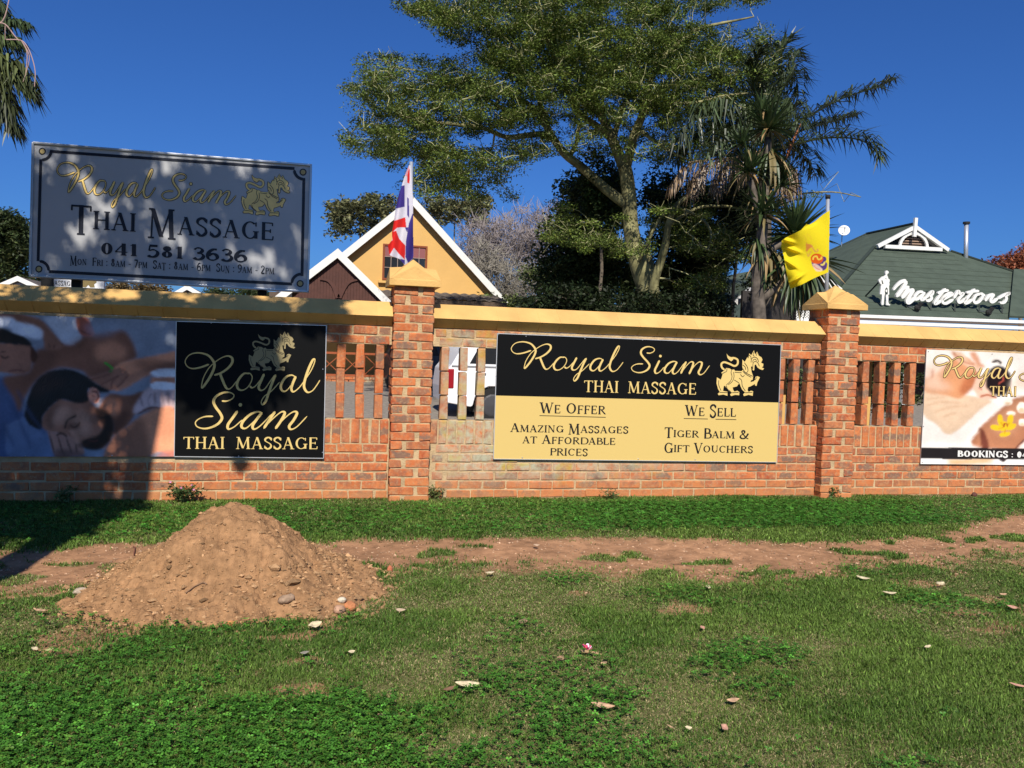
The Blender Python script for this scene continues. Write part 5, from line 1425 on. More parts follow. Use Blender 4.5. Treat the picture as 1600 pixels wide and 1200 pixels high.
for label, a_, c_, Y in (('narrow yellow plastered post right behind the slats next to the yellow-flag pillar', 1348, 1361.8, .45), ('yellow plastered post behind the last slats before the yellow-flag pillar', 1221, 1228.5, .45)):
    x0 = U(a_, 600, Y)[0]; x1 = U(c_, 600, Y)[0]
    t_ = thing('post', label, 'post', ((x0+x1)/2, Y, 0)); MB().box(x0, x1, Y, Y+.12, .05, Z_TOP+.02).build('post_body', M_YPAINT2, t_)
    MB().box(x0-.02, x1+.02, Y-.02, Y+.14, Z_TOP+.021, Z_TOP+.06).build('post_cap', M_YPAINT2, t_)
# ------------------------------------------------------------------ vegetation
def leaf_mat(name, rough=.55, trans=.3, spec=.25):
    return mat(name, (1, 1, 1), rough, attr=True, trans=trans, spec=spec)
M_LEAF = leaf_mat('leaf_green', trans=.28)
M_BARK_F = mat('fever_tree_bark', (0.215, 0.20, 0.095), .9, var=.6, vscale=5, bump=.5, bscale=18)
M_BARK = mat('grey_bark', (0.13, 0.105, 0.08), .9, var=.3, vscale=6, bump=.6, bscale=20)
M_BARE = mat('bare_twig', (0.22, 0.19, 0.165), .9, var=.2)

def tubes_np(paths, rads, n=5):
    """many tubes in one mesh: paths list of (k,3) arrays, rads list of (k,) arrays"""
    V = []; Q = []; base = 0
    ang = np.linspace(0, 2*np.pi, n, endpoint=False); ca, sa = np.cos(ang), np.sin(ang)
    for P, R in zip(paths, rads):
        P = np.asarray(P, float); R = np.asarray(R, float)
        d = np.gradient(P, axis=0); d /= np.linalg.norm(d, axis=1)[:, None]+1e-9
        ref = np.array([1., 0, 0]) if abs(d[0][0]) < .8 else np.array([0, 1., 0])
        a = np.cross(d, ref); a /= np.linalg.norm(a, axis=1)[:, None]+1e-9; b = np.cross(d, a)
        ring = P[:, None]+(a[:, None]*ca[None, :, None]+b[:, None]*sa[None, :, None])*R[:, None, None]
        V.append(ring.reshape(-1, 3)); k = len(P)
        i = np.arange(k-1)[:, None]*n+np.arange(n)[None]; i2 = np.arange(k-1)[:, None]*n+(np.arange(n)[None]+1) % n
        Q.append(np.stack([i, i2, i2+n, i+n], -1).reshape(-1, 4)+base); base += k*n
    return np.vstack(V), np.vstack(Q)
def leaves_np(C, N, size, rng, aspect=.5, up=.5, droop=0.0):
    """C (n,3) leaf centres; returns verts (rhombic leaf, 4 verts) and quads"""
    n = len(C)
    nrm = rng.normal(size=(n, 3)); nrm[:, 2] = np.abs(nrm[:, 2])+up; nrm /= np.linalg.norm(nrm, axis=1)[:, None]
    t = rng.normal(size=(n, 3)); t[:, 2] -= droop; t -= nrm*(t*nrm).sum(1)[:, None]; t /= np.linalg.norm(t, axis=1)[:, None]+1e-9
    s = np.cross(nrm, t); L = size*rng.uniform(.65, 1.35, n)[:, None]
    V = np.stack([C-t*L*.5, C+s*L*aspect*.5, C+t*L*.5, C-s*L*aspect*.5], 1).reshape(-1, 3)
    return V, np.arange(4*n).reshape(-1, 4)
def greens(n, base, rng, dv=.3, tint=(.25, .1, 0), p=.15):
    base = np.array(base)
    k = np.exp(rng.normal(size=(n, 1))*dv)
    c = base[None]*k; m = (rng.random((n, 1)) < p)
    return np.clip(c+m*np.array(tint)[None]*base.max(), 0, 1)
def crown(name, centers, radii, per, size, base, rng, parent, aspect=.5, flat=.55, m=None, up=.5, droop=0., dv=.3, tint=(.3, .12, 0), cdv=.22, p=.15):
    C = np.repeat(centers, per, 0); R = np.repeat(radii, per)
    v = rng.normal(size=(len(C), 3)); v /= np.linalg.norm(v, axis=1)[:, None]
    v *= (rng.random((len(C), 1))**.5)*R[:, None]; v[:, 2] *= flat
    P = C+v
    V, Q = leaves_np(P, None, size, rng, aspect, up, droop)
    cc = greens(len(P), base, rng, dv, tint, p)*np.repeat(np.exp(rng.normal(size=(len(centers), 1))*cdv), per, 0)
    me = mesh_np(name, V, quads=Q, colors=np.repeat(np.clip(cc, 0, 1), 4, 0))
    return put(name, me, m or M_LEAF, parent)
def lobes(L, Y, n, rng, dY=1.5, dens=None):
    """cluster centres inside ellipses surveyed in the photo (cx,cy,rx,ry[,weight]) standing at depth Y"""
    out = []; w = np.array([l[2]*l[3]*(l[4] if len(l) > 4 else 1) for l in L], float); w /= w.sum()
    for l, k in zip(L, rng.multinomial(n, w)):
        a = rng.uniform(0, 2*np.pi, k); r = np.sqrt(rng.random(k))
        px = l[0]+l[2]*r*np.cos(a); py = l[1]+l[3]*r*np.sin(a)
        yy = Y+rng.uniform(-1, 1, k)*dY*np.sqrt(np.clip(1-r**2*.7, .1, 1))
        out.append(UA(np.stack([px, py], 1), yy))
    return np.vstack(out)
def jitter_path(A, B, rng, k=5, amp=.08, sag=0.0):
    t = np.linspace(0, 1, k)[:, None]; L = np.linalg.norm(B-A)
    P = A*(1-t)+B*t; off = rng.normal(size=(k, 3))*amp*L*np.sin(np.pi*t)
    P = P+off; P[:, 2] += sag*L*np.sin(np.pi*t[:, 0]); return P
def grow(limbs, targets, rng, r_tip=.008, r_grow=.0035, amp=.10, sag=.08, rmax=.06):
    """connect every foliage cluster to the nearest limb or earlier twig"""
    nodes = []; nr = []
    for P, R in limbs:
        for i in range(len(P)): nodes.append(P[i]); nr.append(R[i])
    nodes = np.array(nodes); nr = np.array(nr); paths = []; rads = []
    root = nodes[0]
    todo = list(targets); d0 = np.array([np.min(np.linalg.norm(nodes-t, axis=1)) for t in targets])
    for i in np.argsort(d0):
        T = targets[i]; d = np.linalg.norm(nodes-T, axis=1)
        pen = d+np.maximum(0, (nodes[:, 2]-T[2]))*.4
        j = int(np.argmin(pen)); A = nodes[j]; L = d[j]
        if L < .05: continue
        k = max(4, int(L/.25)+2); P = jitter_path(A, T, rng, k, amp, sag)
        r0 = min(nr[j]*.75, r_tip+r_grow*L*4+.004, rmax); R = np.linspace(max(r0, r_tip), r_tip*.7, k)
        paths.append(P); rads.append(R)
        nodes = np.vstack([nodes, P[1:]]); nr = np.concatenate([nr, R[1:]])
    return paths, rads
def limb(pts, Y, rpx, Ys=None):
    """traced limb: photo points, depth(s), radius in photo px at start/end"""
    pts = catmull(pts, 4); k = len(pts)
    Yv = np.interp(np.linspace(0, 1, k), np.linspace(0, 1, len(Ys)), Ys) if Ys is not None else np.full(k, Y)
    P = UA(pts, Yv); dep = (P-CAMP)@cf
    return P, np.interp(np.linspace(0, 1, k), np.linspace(0, 1, len(rpx)), rpx)*dep/CAM_F

# ---- the big fever tree
rng = np.random.default_rng(5)
YF = 8.5
base = U(1018, 560, YF)
fever = thing('tree', 'large spreading fever tree with yellow-green bark behind the wide banner', 'tree', (base[0], YF, .3))
trunk = [limb([(1022,640),(1020,500),(1013,455),(1001,420),(992,390),(985,350),(983,310),(979,275),(975,258)], YF, [20,18,17,15.5,13.5,12,11.5,11,10.5])]
lim = [
 limb([(1024,480),(1022,443),(1032,410),(1040,380),(1046,345),(1060,318),(1085,300)], YF, [10,7.5,6.5,6,5,4,3], [YF-.2,YF-.5,YF-1,YF-1.2]),
 limb([(1012,455),(1018,420),(1012,390),(1020,350)], YF, [6,5,4,3], [YF,YF+.3,YF+.6]),
 limb([(982,322),(960,306),(937,287),(910,262),(882,240),(862,212),(852,195),(836,170),(800,150),(760,142)], YF, [8.5,8,7.5,7,6.5,5.5,5,4,3,2], [YF,YF+.3,YF+.8,YF+1]),
 limb([(870,222),(850,210),(820,212),(790,214),(755,200),(715,195),(670,190),(620,180)], YF, [5,5,4.5,4,3.5,3,2.4,1.6], [YF+.5,YF-.3,YF-1]),
 limb([(855,200),(845,165),(838,130),(820,95),(790,60),(760,35),(720,18)], YF, [5,4.2,3.6,3,2.4,1.8,1.2], [YF+.6,YF+.2,YF-.6]),
 limb([(836,170),(800,175),(768,160),(730,140),(690,125),(650,110),(610,105)], YF, [3.5,3,2.6,2.2,1.8,1.5,1], [YF+.8,YF+1.2,YF+1]),
 limb([(975,262),(966,240),(955,215),(944,190),(933,165),(926,140),(920,110),(925,75),(940,40),(935,5),(930,-40)], YF, [10,9,8,7,6,5.2,4.5,3.6,3,2.2,1.6], [YF,YF+.3,YF+.8,YF+.8]),
 limb([(955,215),(930,195),(905,178),(890,150),(880,120),(865,85),(850,50),(845,10)], YF, [6.5,5.5,5,4.2,3.5,3,2.2,1.5], [YF+.2,YF-.5,YF-1.4]),
 limb([(978,262),(984,240),(990,214),(999,192),(1006,172),(1010,150),(1022,115),(1045,80),(1070,60)], YF, [8.5,8,7.5,7,6,5,3.8,3,2], [YF,YF-.3,YF-.8,YF-1]),
 limb([(958,220),(966,190),(975,165),(990,140),(998,110),(1000,60),(1010,20),(1015,-30)], YF, [5,4.5,4,3.4,3,2.4,2,1.4], [YF+.4,YF+1.2,YF+1.6]),
 limb([(1003,180),(1025,165),(1055,162),(1090,160),(1130,150),(1170,146),(1205,148)], YF, [4,3.2,2.8,2.4,2,1.6,1], [YF-.8,YF-1.4,YF-1.5]),
 limb([(1008,160),(1040,140),(1075,128),(1115,120),(1160,112),(1200,112)], YF, [4,3,2.6,2.2,1.7,1], [YF-.6,YF-.3,YF]),
 limb([(1045,80),(1085,48),(1120,38),(1150,32),(1178,26)], YF, [3,2.8,2.4,1.8,1], [YF-.9,YF-1.2]),
 limb([(996,200),(1015,215),(1040,232),(1075,250)], YF, [3.5,3,2,1.2], [YF-.5,YF-1]),
 limb([(890,245),(900,225),(905,200),(918,190)], YF, [4,3.2,2.6,2], [YF+.5,YF+.2]),
 limb([(998,410),(1040,330),(1085,335),(1110,360),(1105,390),(1085,372),(1070,362)], YF, [3,2.6,2.2,1.8,1.4,1.2,1], [YF-.4,YF-1.5,YF-1.7]),
 limb([(1046,350),(1090,325),(1130,322),(1180,325),(1240,305),(1300,300),(1345,308)], YF, [2.5,2.2,2,1.7,1.4,1.1,.7], [YF-.8,YF-.4,YF]),
]
b = MB(); b.tube([tuple(p) for p in trunk[0][0]], list(trunk[0][1]), 12)
b.build('trunk', M_BARK_F, fever, smooth=True)
for P, R in lim: MB().tube([tuple(p) for p in P], list(R), 8).build('limb', M_BARK_F, fever, smooth=True)
FL = [(770,28,110,42),(690,18,62,20),(655,2,30,18,.8),(860,70,110,55),(640,112,78,30,.9),(595,150,52,36),(585,215,44,34,1.1),(700,165,85,48),(655,215,52,28,.8),(760,150,95,60),
      (625,240,45,20,1.0),(690,262,40,42,1.0),(665,290,28,16,.9),(740,268,42,34,.9),(785,248,50,24,.9),(745,300,24,12,.6),(830,226,40,18,.9),(850,130,110,70),(960,62,110,62),(1050,60,90,55,.8),(960,130,120,52),(1060,120,110,62,.9),(1080,180,70,22,.6),
      (1140,110,60,52,.6),(1180,90,42,50,.45),(900,20,90,28,.8),(1020,-20,180,40,.8),(820,-25,150,30),(930,190,50,20,.35),(1020,205,40,16,.5),(900,215,50,28,.7),(965,232,30,20,.45),(1015,228,40,26,.6),(1055,240,40,24,.6),(1095,222,50,28,.7),(1200,150,30,40,.5),(1150,165,50,20,.5),(1000,150,120,50,.6),
      (905,372,55,13,1.6),(960,388,55,11,1.8),(870,345,20,40,.7),(930,345,50,14,1.0),(1060,340,60,22,1.0),(1100,378,50,24,1.0),(1090,430,44,26,.8),(1045,440,25,14,.3),(1130,405,30,14,.4),(820,300,40,16,.12),
      (1290,298,55,10,.18),(1240,330,30,16,.15),(1335,302,20,8,.2)]
cl = lobes(FL, YF, 1950, rng, 2.4)
pth, rds = grow([trunk[0]]+lim, cl, rng, r_tip=.008, r_grow=.0045, amp=.12, sag=.10, rmax=.05)
V, Q = tubes_np(pth, rds, 4); me = mesh_np('twigs', V, quads=Q, smooth=True)
o = put('twigs', me, mat('fever_twig', (0.36, 0.35, 0.17), .8, var=.45, vscale=3), fever); o['kind'] = 'stuff'
# fine bare twiglets at each cluster
P_ = []; R_ = []
for c in cl[::2]:
    for q in range(3):
        d = rng.normal(size=3)*np.array([1, 1, .6])+np.array([0, 0, .45]); d *= rng.uniform(.15, .38)/np.linalg.norm(d)
        P_.append(np.array([c, c+d*.5+rng.normal(size=3)*.02, c+d])); R_.append(np.array([.0062, .0045, .003]))
V, Q = tubes_np(P_, R_, 3); o = put('twiglets', mesh_np('twiglets', V, quads=Q), MATS['fever_twig'], fever); o['kind'] = 'stuff'
rad = rng.uniform(.18, .42, len(cl))
o = crown('foliage', cl, rad, 165, .056, (0.104, 0.146, 0.028), rng, fever, aspect=.42, flat=.42, tint=(.35, .2, 0), cdv=.28, p=.12); o['kind'] = 'stuff'

# ---- dense dark evergreens behind it
def bush(label, L, Y, n, per, size, base, seed, dY=1.2, trunkpx=None, rad=(.25, .5), name='tree', cat='tree', group=None, flat=.8, tr=5, aspect=.5, bark=None, twig=True, tint=(.3, .12, 0), p=.15, cdv=.25, m=None):
    rng = np.random.default_rng(seed)
    cx = sum(l[0] for l in L)/len(L)
    tp = trunkpx or (cx, 560)
    b0 = U(tp[0], 560, Y); gzv = .1+.022*min(max(Y, 0), 16)
    root = thing(name, label, cat, (b0[0], Y, gzv), group)
    cl = lobes(L, Y, n, rng, dY)
    mid = cl.mean(0); A = np.array([b0[0], Y, gzv-.1]); k = 7
    tr_ = tr*depth_at(Y)/CAM_F
    P = np.array([A*(1-t)+np.array([mid[0], mid[1], mid[2]])*t for t in np.linspace(0, 1, k)])+rng.normal(size=(k, 3))*.04
    P[0] = A; R = np.linspace(tr_, tr_*.35, k)
    MB().tube([tuple(p_) for p_ in P], list(R), 8).build('trunk', bark or M_BARK, root, smooth=True)
    if twig:
        pth, rds = grow([(P, R)], cl, rng, r_tip=.010, r_grow=.005, amp=.08, sag=.05, rmax=tr_*.6)
        V, Q = tubes_np(pth, rds, 4); o = put('branches', mesh_np('branches', V, quads=Q), bark or M_BARK, root); o['kind'] = 'stuff'
    if per:
        o = crown('foliage', cl, rng.uniform(rad[0], rad[1], len(cl)), per, size, base, rng, root, aspect=aspect, flat=flat, tint=tint, p=p, cdv=cdv, m=m); o['kind'] = 'stuff'
    return root
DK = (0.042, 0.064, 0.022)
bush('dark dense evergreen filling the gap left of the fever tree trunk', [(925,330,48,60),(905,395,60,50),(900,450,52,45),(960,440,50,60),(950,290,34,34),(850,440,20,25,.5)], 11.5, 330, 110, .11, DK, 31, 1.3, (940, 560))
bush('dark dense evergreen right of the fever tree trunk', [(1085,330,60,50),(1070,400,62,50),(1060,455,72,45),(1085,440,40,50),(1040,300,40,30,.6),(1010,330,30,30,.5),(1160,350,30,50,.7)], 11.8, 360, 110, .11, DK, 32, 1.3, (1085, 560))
bush('dark shaded shrub mass low behind the wall under the fever tree', [(880,480,70,26),(960,482,70,24),(1060,484,75,24)], 7.0, 200, 110, .08, (0.016, 0.026, 0.009), 33, .8, (1000, 560), (.15, .35), name='shrub', cat='shrub')  # shade under the tree crown is put into the near-black leaf colour
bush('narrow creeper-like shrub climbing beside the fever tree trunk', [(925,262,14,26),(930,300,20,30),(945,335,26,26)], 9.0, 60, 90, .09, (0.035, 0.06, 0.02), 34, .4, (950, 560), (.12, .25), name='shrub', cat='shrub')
# ---- gum trees behind the yellow house
GC = (0.13, 0.135, 0.06)
bush('gum tree with olive crown left of the yellow gable', [(530,330,20,16),(600,345,24,12,.6),(545,335,26,20),(585,322,28,16),(530,360,16,12),(560,350,30,14),(610,318,16,10)], 34, 150, 40, .2, GC, 41, 2, (572, 560), (.2, .5), tr=3)
bush('gum tree with pale bare stems right of the yellow gable', [(755,318,14,12),(690,330,30,10),(735,325,26,14),(700,318,22,10),(665,322,22,12),(745,342,16,14),(715,345,22,10,.5),(680,345,16,12,.5),(640,330,20,14)], 34, 130, 40, .2, GC, 42, 2, (712, 560), (.2, .45), tr=2.5, bark=mat('pale_gum_bark', (.30, .27, .22), .8, var=.2))
# ---- bare winter tree and grey twiggy scrub
def bare(label, L, Y, n, seed, trunkpx, m, dY=2.0, tipn=5, tl=.5, tr=4, rt=.012):
    rng = np.random.default_rng(seed)
    root = bush(label, L, Y, n, 0, 0, None, seed, dY, trunkpx, tr=tr, bark=m)
    cl = lobes(L, Y, n*2, rng, dY); P_ = []; R_ = []
    for c in cl:
        for q in range(tipn):
            d = rng.normal(size=3)+np.array([0, 0, .5]); d *= rng.uniform(.4, 1)*tl/np.linalg.norm(d)
            P_.append(np.array([c, c+d*.5+rng.normal(size=3)*tl*.08, c+d])); R_.append(np.array([rt*.8, rt*.6, rt*.4]))
    V, Q = tubes_np(P_, R_, 3); o = put('twigs', mesh_np('twigs', V, quads=Q), m, root); o['kind'] = 'stuff'
    return root
bare('tall bare grey winter tree between the house and the evergreens', [(820,365,52,42),(790,385,45,40),(850,400,40,50),(760,400,30,30),(870,350,20,30),(742,380,24,40)], 26, 400, 51, (838, 560), mat('bare_lilac_twig', (.235, .20, .19), .9), 2.0, 5, .8, 3.5, .016)
bare('grey leafless thicket behind the right slope of the yellow gable', [(785,440,50,32),(760,410,30,30),(830,450,50,34),(800,475,55,18)], 21, 240, 52, (800, 560), mat('bare_grey_twig', (.22, .20, .165), .9), 1.5, 6, .6, 3, .014)
bush('yellow-green bush at the foot of the bare trees', [(800,482,40,14),(850,430,30,22,.5),(770,478,30,14),(830,482,30,12)], 18, 110, 70, .10, (0.10, 0.13, 0.04), 53, .8, (805, 560), (.2, .4), name='bush', cat='bush')
# ---- far left, far right, hedge under the sign
bush('dark broad-leaved tree at the left edge beside the silver sign', [(-10,360,45,28),(20,375,30,35),(15,415,34,30),(-40,400,50,50),(50,440,24,10)], 28, 240, 120, .16, (0.038, 0.055, 0.018), 61, 2, (0, 560), (.4, .7))
bush('rust-leaved tree above the green roof at the right edge', [(1590,412,28,14),(1560,418,22,10),(1620,400,34,18),(1580,430,30,10)], 30, 120, 60, .17, (0.23, 0.075, 0.035), 62, 1.5, (1600, 560), (.35, .6), bark=M_BARE, tint=(.2, .05, 0))
bush('brownish hedge seen under the silver sign board', [(215,455,46,12),(180,455,20,10),(240,460,20,8)], 17, 90, 90, .07, (0.12, 0.085, 0.035), 63, .6, (215, 560), (.15, .3), name='hedge', cat='hedge')
bush('dark green bush under the right end of the silver sign board', [(370,462,40,10),(410,466,20,8),(335,460,14,8)], 17.5, 90, 90, .07, (0.04, 0.06, 0.02), 64, .6, (370, 560), (.15, .3), name='bush', cat='bush')
bush('leafy dark shrub right behind the slatted wall beside the yellow-flag pillar', [(1250,590,34,50),(1400,600,46,55),(1330,560,60,40),(1390,560,50,30)], 1.6, 130, 60, .06, (0.06, 0.085, 0.03), 65, .35, (1330, 650), (.08, .18), name='shrub', cat='shrub', tr=8)
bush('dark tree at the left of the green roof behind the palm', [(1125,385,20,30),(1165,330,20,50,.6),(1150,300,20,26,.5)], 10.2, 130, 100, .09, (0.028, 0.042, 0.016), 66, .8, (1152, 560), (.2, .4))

bush('dark leafy climber wrapped round the feather palm stem', [(1197,105,30,40,.7),(1185,180,50,45),(1150,215,50,35),(1195,270,50,60),(1195,350,48,70),(1200,430,40,50),(1225,140,16,40,.6)], 7.8, 190, 80, .075, (0.030, 0.045, 0.018), 67, .6, (1200, 560), (.15, .34), name='climber', cat='climber')
# ---- palm (feather fronds) behind the yucca
M_FROND = leaf_mat('palm_leaf', .4, .15, .5)
def frond_mesh(path, ll, rng, col, dens=46, droop=.9, wid=.016, dead=False, spread=.5):
    """rachis along a 3-D path, leaflets both sides hanging down"""
    P = catmull(path, 8); n = len(P); s = np.linspace(0, 1, n)
    d = np.gradient(P, axis=0); d /= np.linalg.norm(d, axis=1)[:, None]
    V = []; Q = []; C = []
    k = 0
    for i in range(dens*2):
        t = .12+.88*(i//2+rng.uniform(0, .8))/dens; side = 1 if i % 2 else -1
        j = min(int(t*(n-1)), n-2); f = t*(n-1)-j; p = P[j]*(1-f)+P[j+1]*f; dd = d[j]
        sv = np.cross(dd, [0, 0, 1.]); sv /= np.linalg.norm(sv)+1e-6
        L = ll*(.45+.55*math.sin(math.pi*min(1, .15+t*.8)))*rng.uniform(.7, 1.2)
        v0 = dd*.55+sv*side*spread+np.array([0, 0, .35 if not dead else -.4])+rng.normal(size=3)*.22; v0 /= np.linalg.norm(v0)
        v1 = v0*.6+np.array([0, 0, -droop])+rng.normal(size=3)*.15; v1 /= np.linalg.norm(v1)
        a = p+v0*L*.4; e = a+v1*L*.6
        w = np.cross(v0, v1); w = w/(np.linalg.norm(w)+1e-6)*wid
        w = w*1.35; V += [p-w*.5, p+w*.5, a+w, a-w, e]; Q.append((k, k+1, k+2, k+3)); Q.append((k+3, k+2, k+4)); k += 5
        c = np.array(col)*math.exp(rng.normal()*.3); C += [c]*5
    R = np.linspace(.028, .006, n); TV, TQ = tubes_np([P], [R], 4)
    F = Q+[tuple(int(v)+k for v in q) for q in TQ]
    return mesh_np('frond', np.vstack([np.array(V), TV]), F=F, colors=np.vstack([np.array(C), np.tile(np.array(col)*1.3, (len(TV), 1))]))
rng = np.random.default_rng(77)
YPm = 7.0
palm = thing('palm_tree', 'tall feather palm with drooping fronds reaching right above the yellow flag', 'palm tree', (U(1196, 560, YPm)[0], YPm, .25))
bb = U(1196, 640, YPm); tt = U(1196, 232, YPm)
MB().tube([tuple(np.array([bb[0]*(1-t)+tt[0]*t, YPm, .1*(1-t)+tt[2]*t])) for t in np.linspace(0, 1, 9)], [.15, .14, .13, .125, .12, .12, .125, .14, .12], 12).build('trunk', mat('palm_trunk', (.085, .07, .052), .9, var=.55, vscale=12, bump=.7, bscale=20), palm, smooth=True)
FR = [([(1200,228),(1232,200),(1270,178),(1320,152),(1365,138),(1398,124)], .55, 0, .9), ([(1202,235),(1240,226),(1285,216),(1330,216),(1358,226),(1374,246)], .55, -.3, .8),
      ([(1195,222),(1195,170),(1203,120),(1218,82),(1232,60)], .5, .3, .5), ([(1198,220),(1212,165),(1230,125),(1243,118),(1248,150)], .55, .5, .9), ([(1190,225),(1158,190),(1118,178),(1080,190),(1055,225)], .75, -.4, 1.2),
      ([(1188,226),(1150,205),(1110,205),(1075,225),(1058,250)], .7, .4, 1.2), ([(1190,222),(1165,165),(1140,130),(1112,118)], .55, .6, .8), ([(1192,222),(1180,150),(1178,105),(1190,75)], .5, -.5, .7),
      ([(1190,228),(1160,215),(1130,222),(1105,250)], .65, -.8, 1.2), ([(1202,226),(1225,185),(1240,170),(1246,200)], .5, -.6, 1.1), ([(1200,232),(1235,232),(1262,250),(1275,275)], .5, .5, 1.0),
      ([(1196,224),(1215,140),(1240,95),(1243,80)], .45, .9, .6), ([(1198,230),(1250,205),(1300,190),(1340,180)], .5, .4, 1.0)]
for pts, ll, dy, dr in FR:
    kk = len(pts); path = UA(pts, YPm+np.linspace(0, dy*2, kk))
    put('frond', frond_mesh(path, ll*1.3, rng, (0.042, 0.060, 0.024), 84, dr*.85, .012), M_FROND, palm)
for pts in ([(1188,236),(1150,246),(1105,250),(1070,258),(1050,290)], [(1190,238),(1160,255),(1130,262),(1118,290)], [(1186,238),(1140,250),(1095,262),(1080,300)], [(1202,238),(1225,250),(1240,272),(1243,298)], [(1200,238),(1218,262),(1226,300)]):
    path = UA(pts, YPm+np.linspace(0, -.4, len(pts)))
    put('frond', frond_mesh(path, .62, rng, (0.24, 0.165, 0.10), 70, 1.7, .008, True), M_FROND, palm, label='dead brown hanging frond')
sp = UA([(1222, 262), (1238, 222), (1252, 192)], YPm-.2); MB().tube([tuple(p) for p in sp], [.02, .03, .008], 6).build('spathe', mat('rust_spathe', (.25, .09, .04), .8), palm)

# ---- yucca clump: thick stems with sword-leaf rosettes
YY = 5.2
yuc = thing('yucca', 'multi-headed yucca with sword-leaf rosettes left of the yellow flag', 'yucca', (U(1190, 560, YY)[0], YY, .2))
M_SWORD = leaf_mat('sword_leaf', .45, .12, .4)
def sword(L, w, droop, seed, col):
    r = np.random.default_rng(seed); n = 6; V = []; F = []; C = []
    for i in range(n+1):
        t = i/n; hw = w*(.5+.9*t if t < .35 else (.5+.9*.35)*(1-(t-.35)/.65)**.8)/2*1.6; z = -droop*L*t*t; x = L*(t-.18*droop*t*t)
        V += [(x, -hw, z+hw*.5), (x, 0, z), (x, hw, z+hw*.5)]; C += [np.array(col)*(1.1 if i < 2 else 1)]*3
    for i in range(n):
        for j in range(2): F.append((i*3+j, i*3+j+1, i*3+j+4, i*3+j+3))
    return mesh_np('leaf', V, F=F, colors=np.array(C))
SW = [sword(1, .088, dr, i, (0.048, 0.078, 0.026)) for i, dr in enumerate((.02, .08, .18, .30))]
SWD = [sword(1, .09, .3, 9, (0.33, 0.22, 0.10)), sword(1, .09, .5, 9, (0.20, 0.16, 0.07))]
for m_ in SW+SWD: m_.materials.append(M_SWORD)
TRUNKS = [[(1192,640),(1186,500),(1184,440),(1188,400),(1192,350)], [(1188,420),(1205,390),(1240,372)], [(1192,350),(1180,310),(1172,282)], [(1190,350),(1198,290),(1200,215)], [(1186,470),(1225,440),(1255,415)]]
for q, ra in zip(TRUNKS, ([14,11,10,9,8], [7,6.5,6], [6.5,5.5,5], [6,5.5,5], [7,6,6])):
    P, R = limb(q, YY, ra); MB().tube([tuple(p) for p in P], list(R), 10).build('trunk', mat('yucca_trunk', (.11, .09, .072), .9, var=.65, vscale=7, bump=.7, bscale=18), yuc, smooth=True)
rng = np.random.default_rng(99)
HEADS = [((1201,203), 58, 70, .9), ((1171,268), 52, 52, .9), ((1192,335), 58, 58, .9), ((1243,368), 72, 70, 1.0), ((1250,405), 92, 70, -.2), ((1205,235), 62, 38, -.8), ((1190,300), 48, 26, -.5), ((1200,395), 60, 34, -.6), ((1222,290), 46, 40, .9), ((1160,225), 40, 36, .9), ((1186,375), 50, 34, -.5), ((1190,175), 40, 30, .9)]
nleaf = 0; XV = []; XF = []; XC = []; XK = [0]
for (hx, hy), rp, nl, bias in HEADS:
    nl = int(nl*1.45)
    c = U(hx, hy, YY); sc = rp*depth_at(YY, hx)/CAM_F
    for i in range(nl):
        az = i*2.39996+rng.uniform(-.2, .2); q = (i+.5)/nl
        el = math.radians(85-105*q) if bias > 0 else math.radians(10-80*q)
        if bias < -.3: el = math.radians(-25-60*q)
        dead = (bias > 0 and q > .93) or (bias < 0 and rng.random() < (.35 if bias < -.3 else .15))
        nleaf += 1
        me = random.choice(SWD) if dead else (SW[0] if el > .9 else SW[1] if el > .4 else SW[2] if el > -.1 else SW[3])
        L = sc*rng.uniform(.85, 1.15)*(1.0 if el < 1.1 else .85); pos = c+rng.normal(size=3)*.02
        if nleaf > 300:
            mt = Matrix.Translation(Vector(tuple(pos))) @ Matrix.Rotation(az, 4, 'Z') @ Matrix.Rotation(-el, 4, 'Y') @ Matrix.Diagonal((L, L*.9, L, 1))
            nv = len(me.vertices); co = np.empty(nv*3, np.float32); me.vertices.foreach_get('co', co); co = co.reshape(-1, 3)
            A_ = np.array(mt); XV.append(co@A_[:3, :3].T+A_[:3, 3]); k0 = sum(len(v) for v in XV[:-1]) if len(XV) < 2 else XK[0]
            XF.extend([tuple(v+k0 for v in p_.vertices) for p_ in me.polygons]); XK[0] = k0+nv
            ca = np.empty(nv*4, np.float32); me.color_attributes['Col'].data.foreach_get('color', ca); XC.append(ca.reshape(-1, 4)[:, :3]); continue
        o = bpy.data.objects.new('leaf', me); COL.objects.link(o); o.parent = yuc
        o.location = Vector(tuple(pos))-wloc(yuc)
        o.rotation_euler = (0, -el, az); o.scale = (L, L*.9, L)

if XV:
    o = put('leaf_mass', mesh_np('leaf_mass', np.vstack(XV), F=XF, colors=np.vstack(XC)), M_SWORD, yuc); o['kind'] = 'stuff'
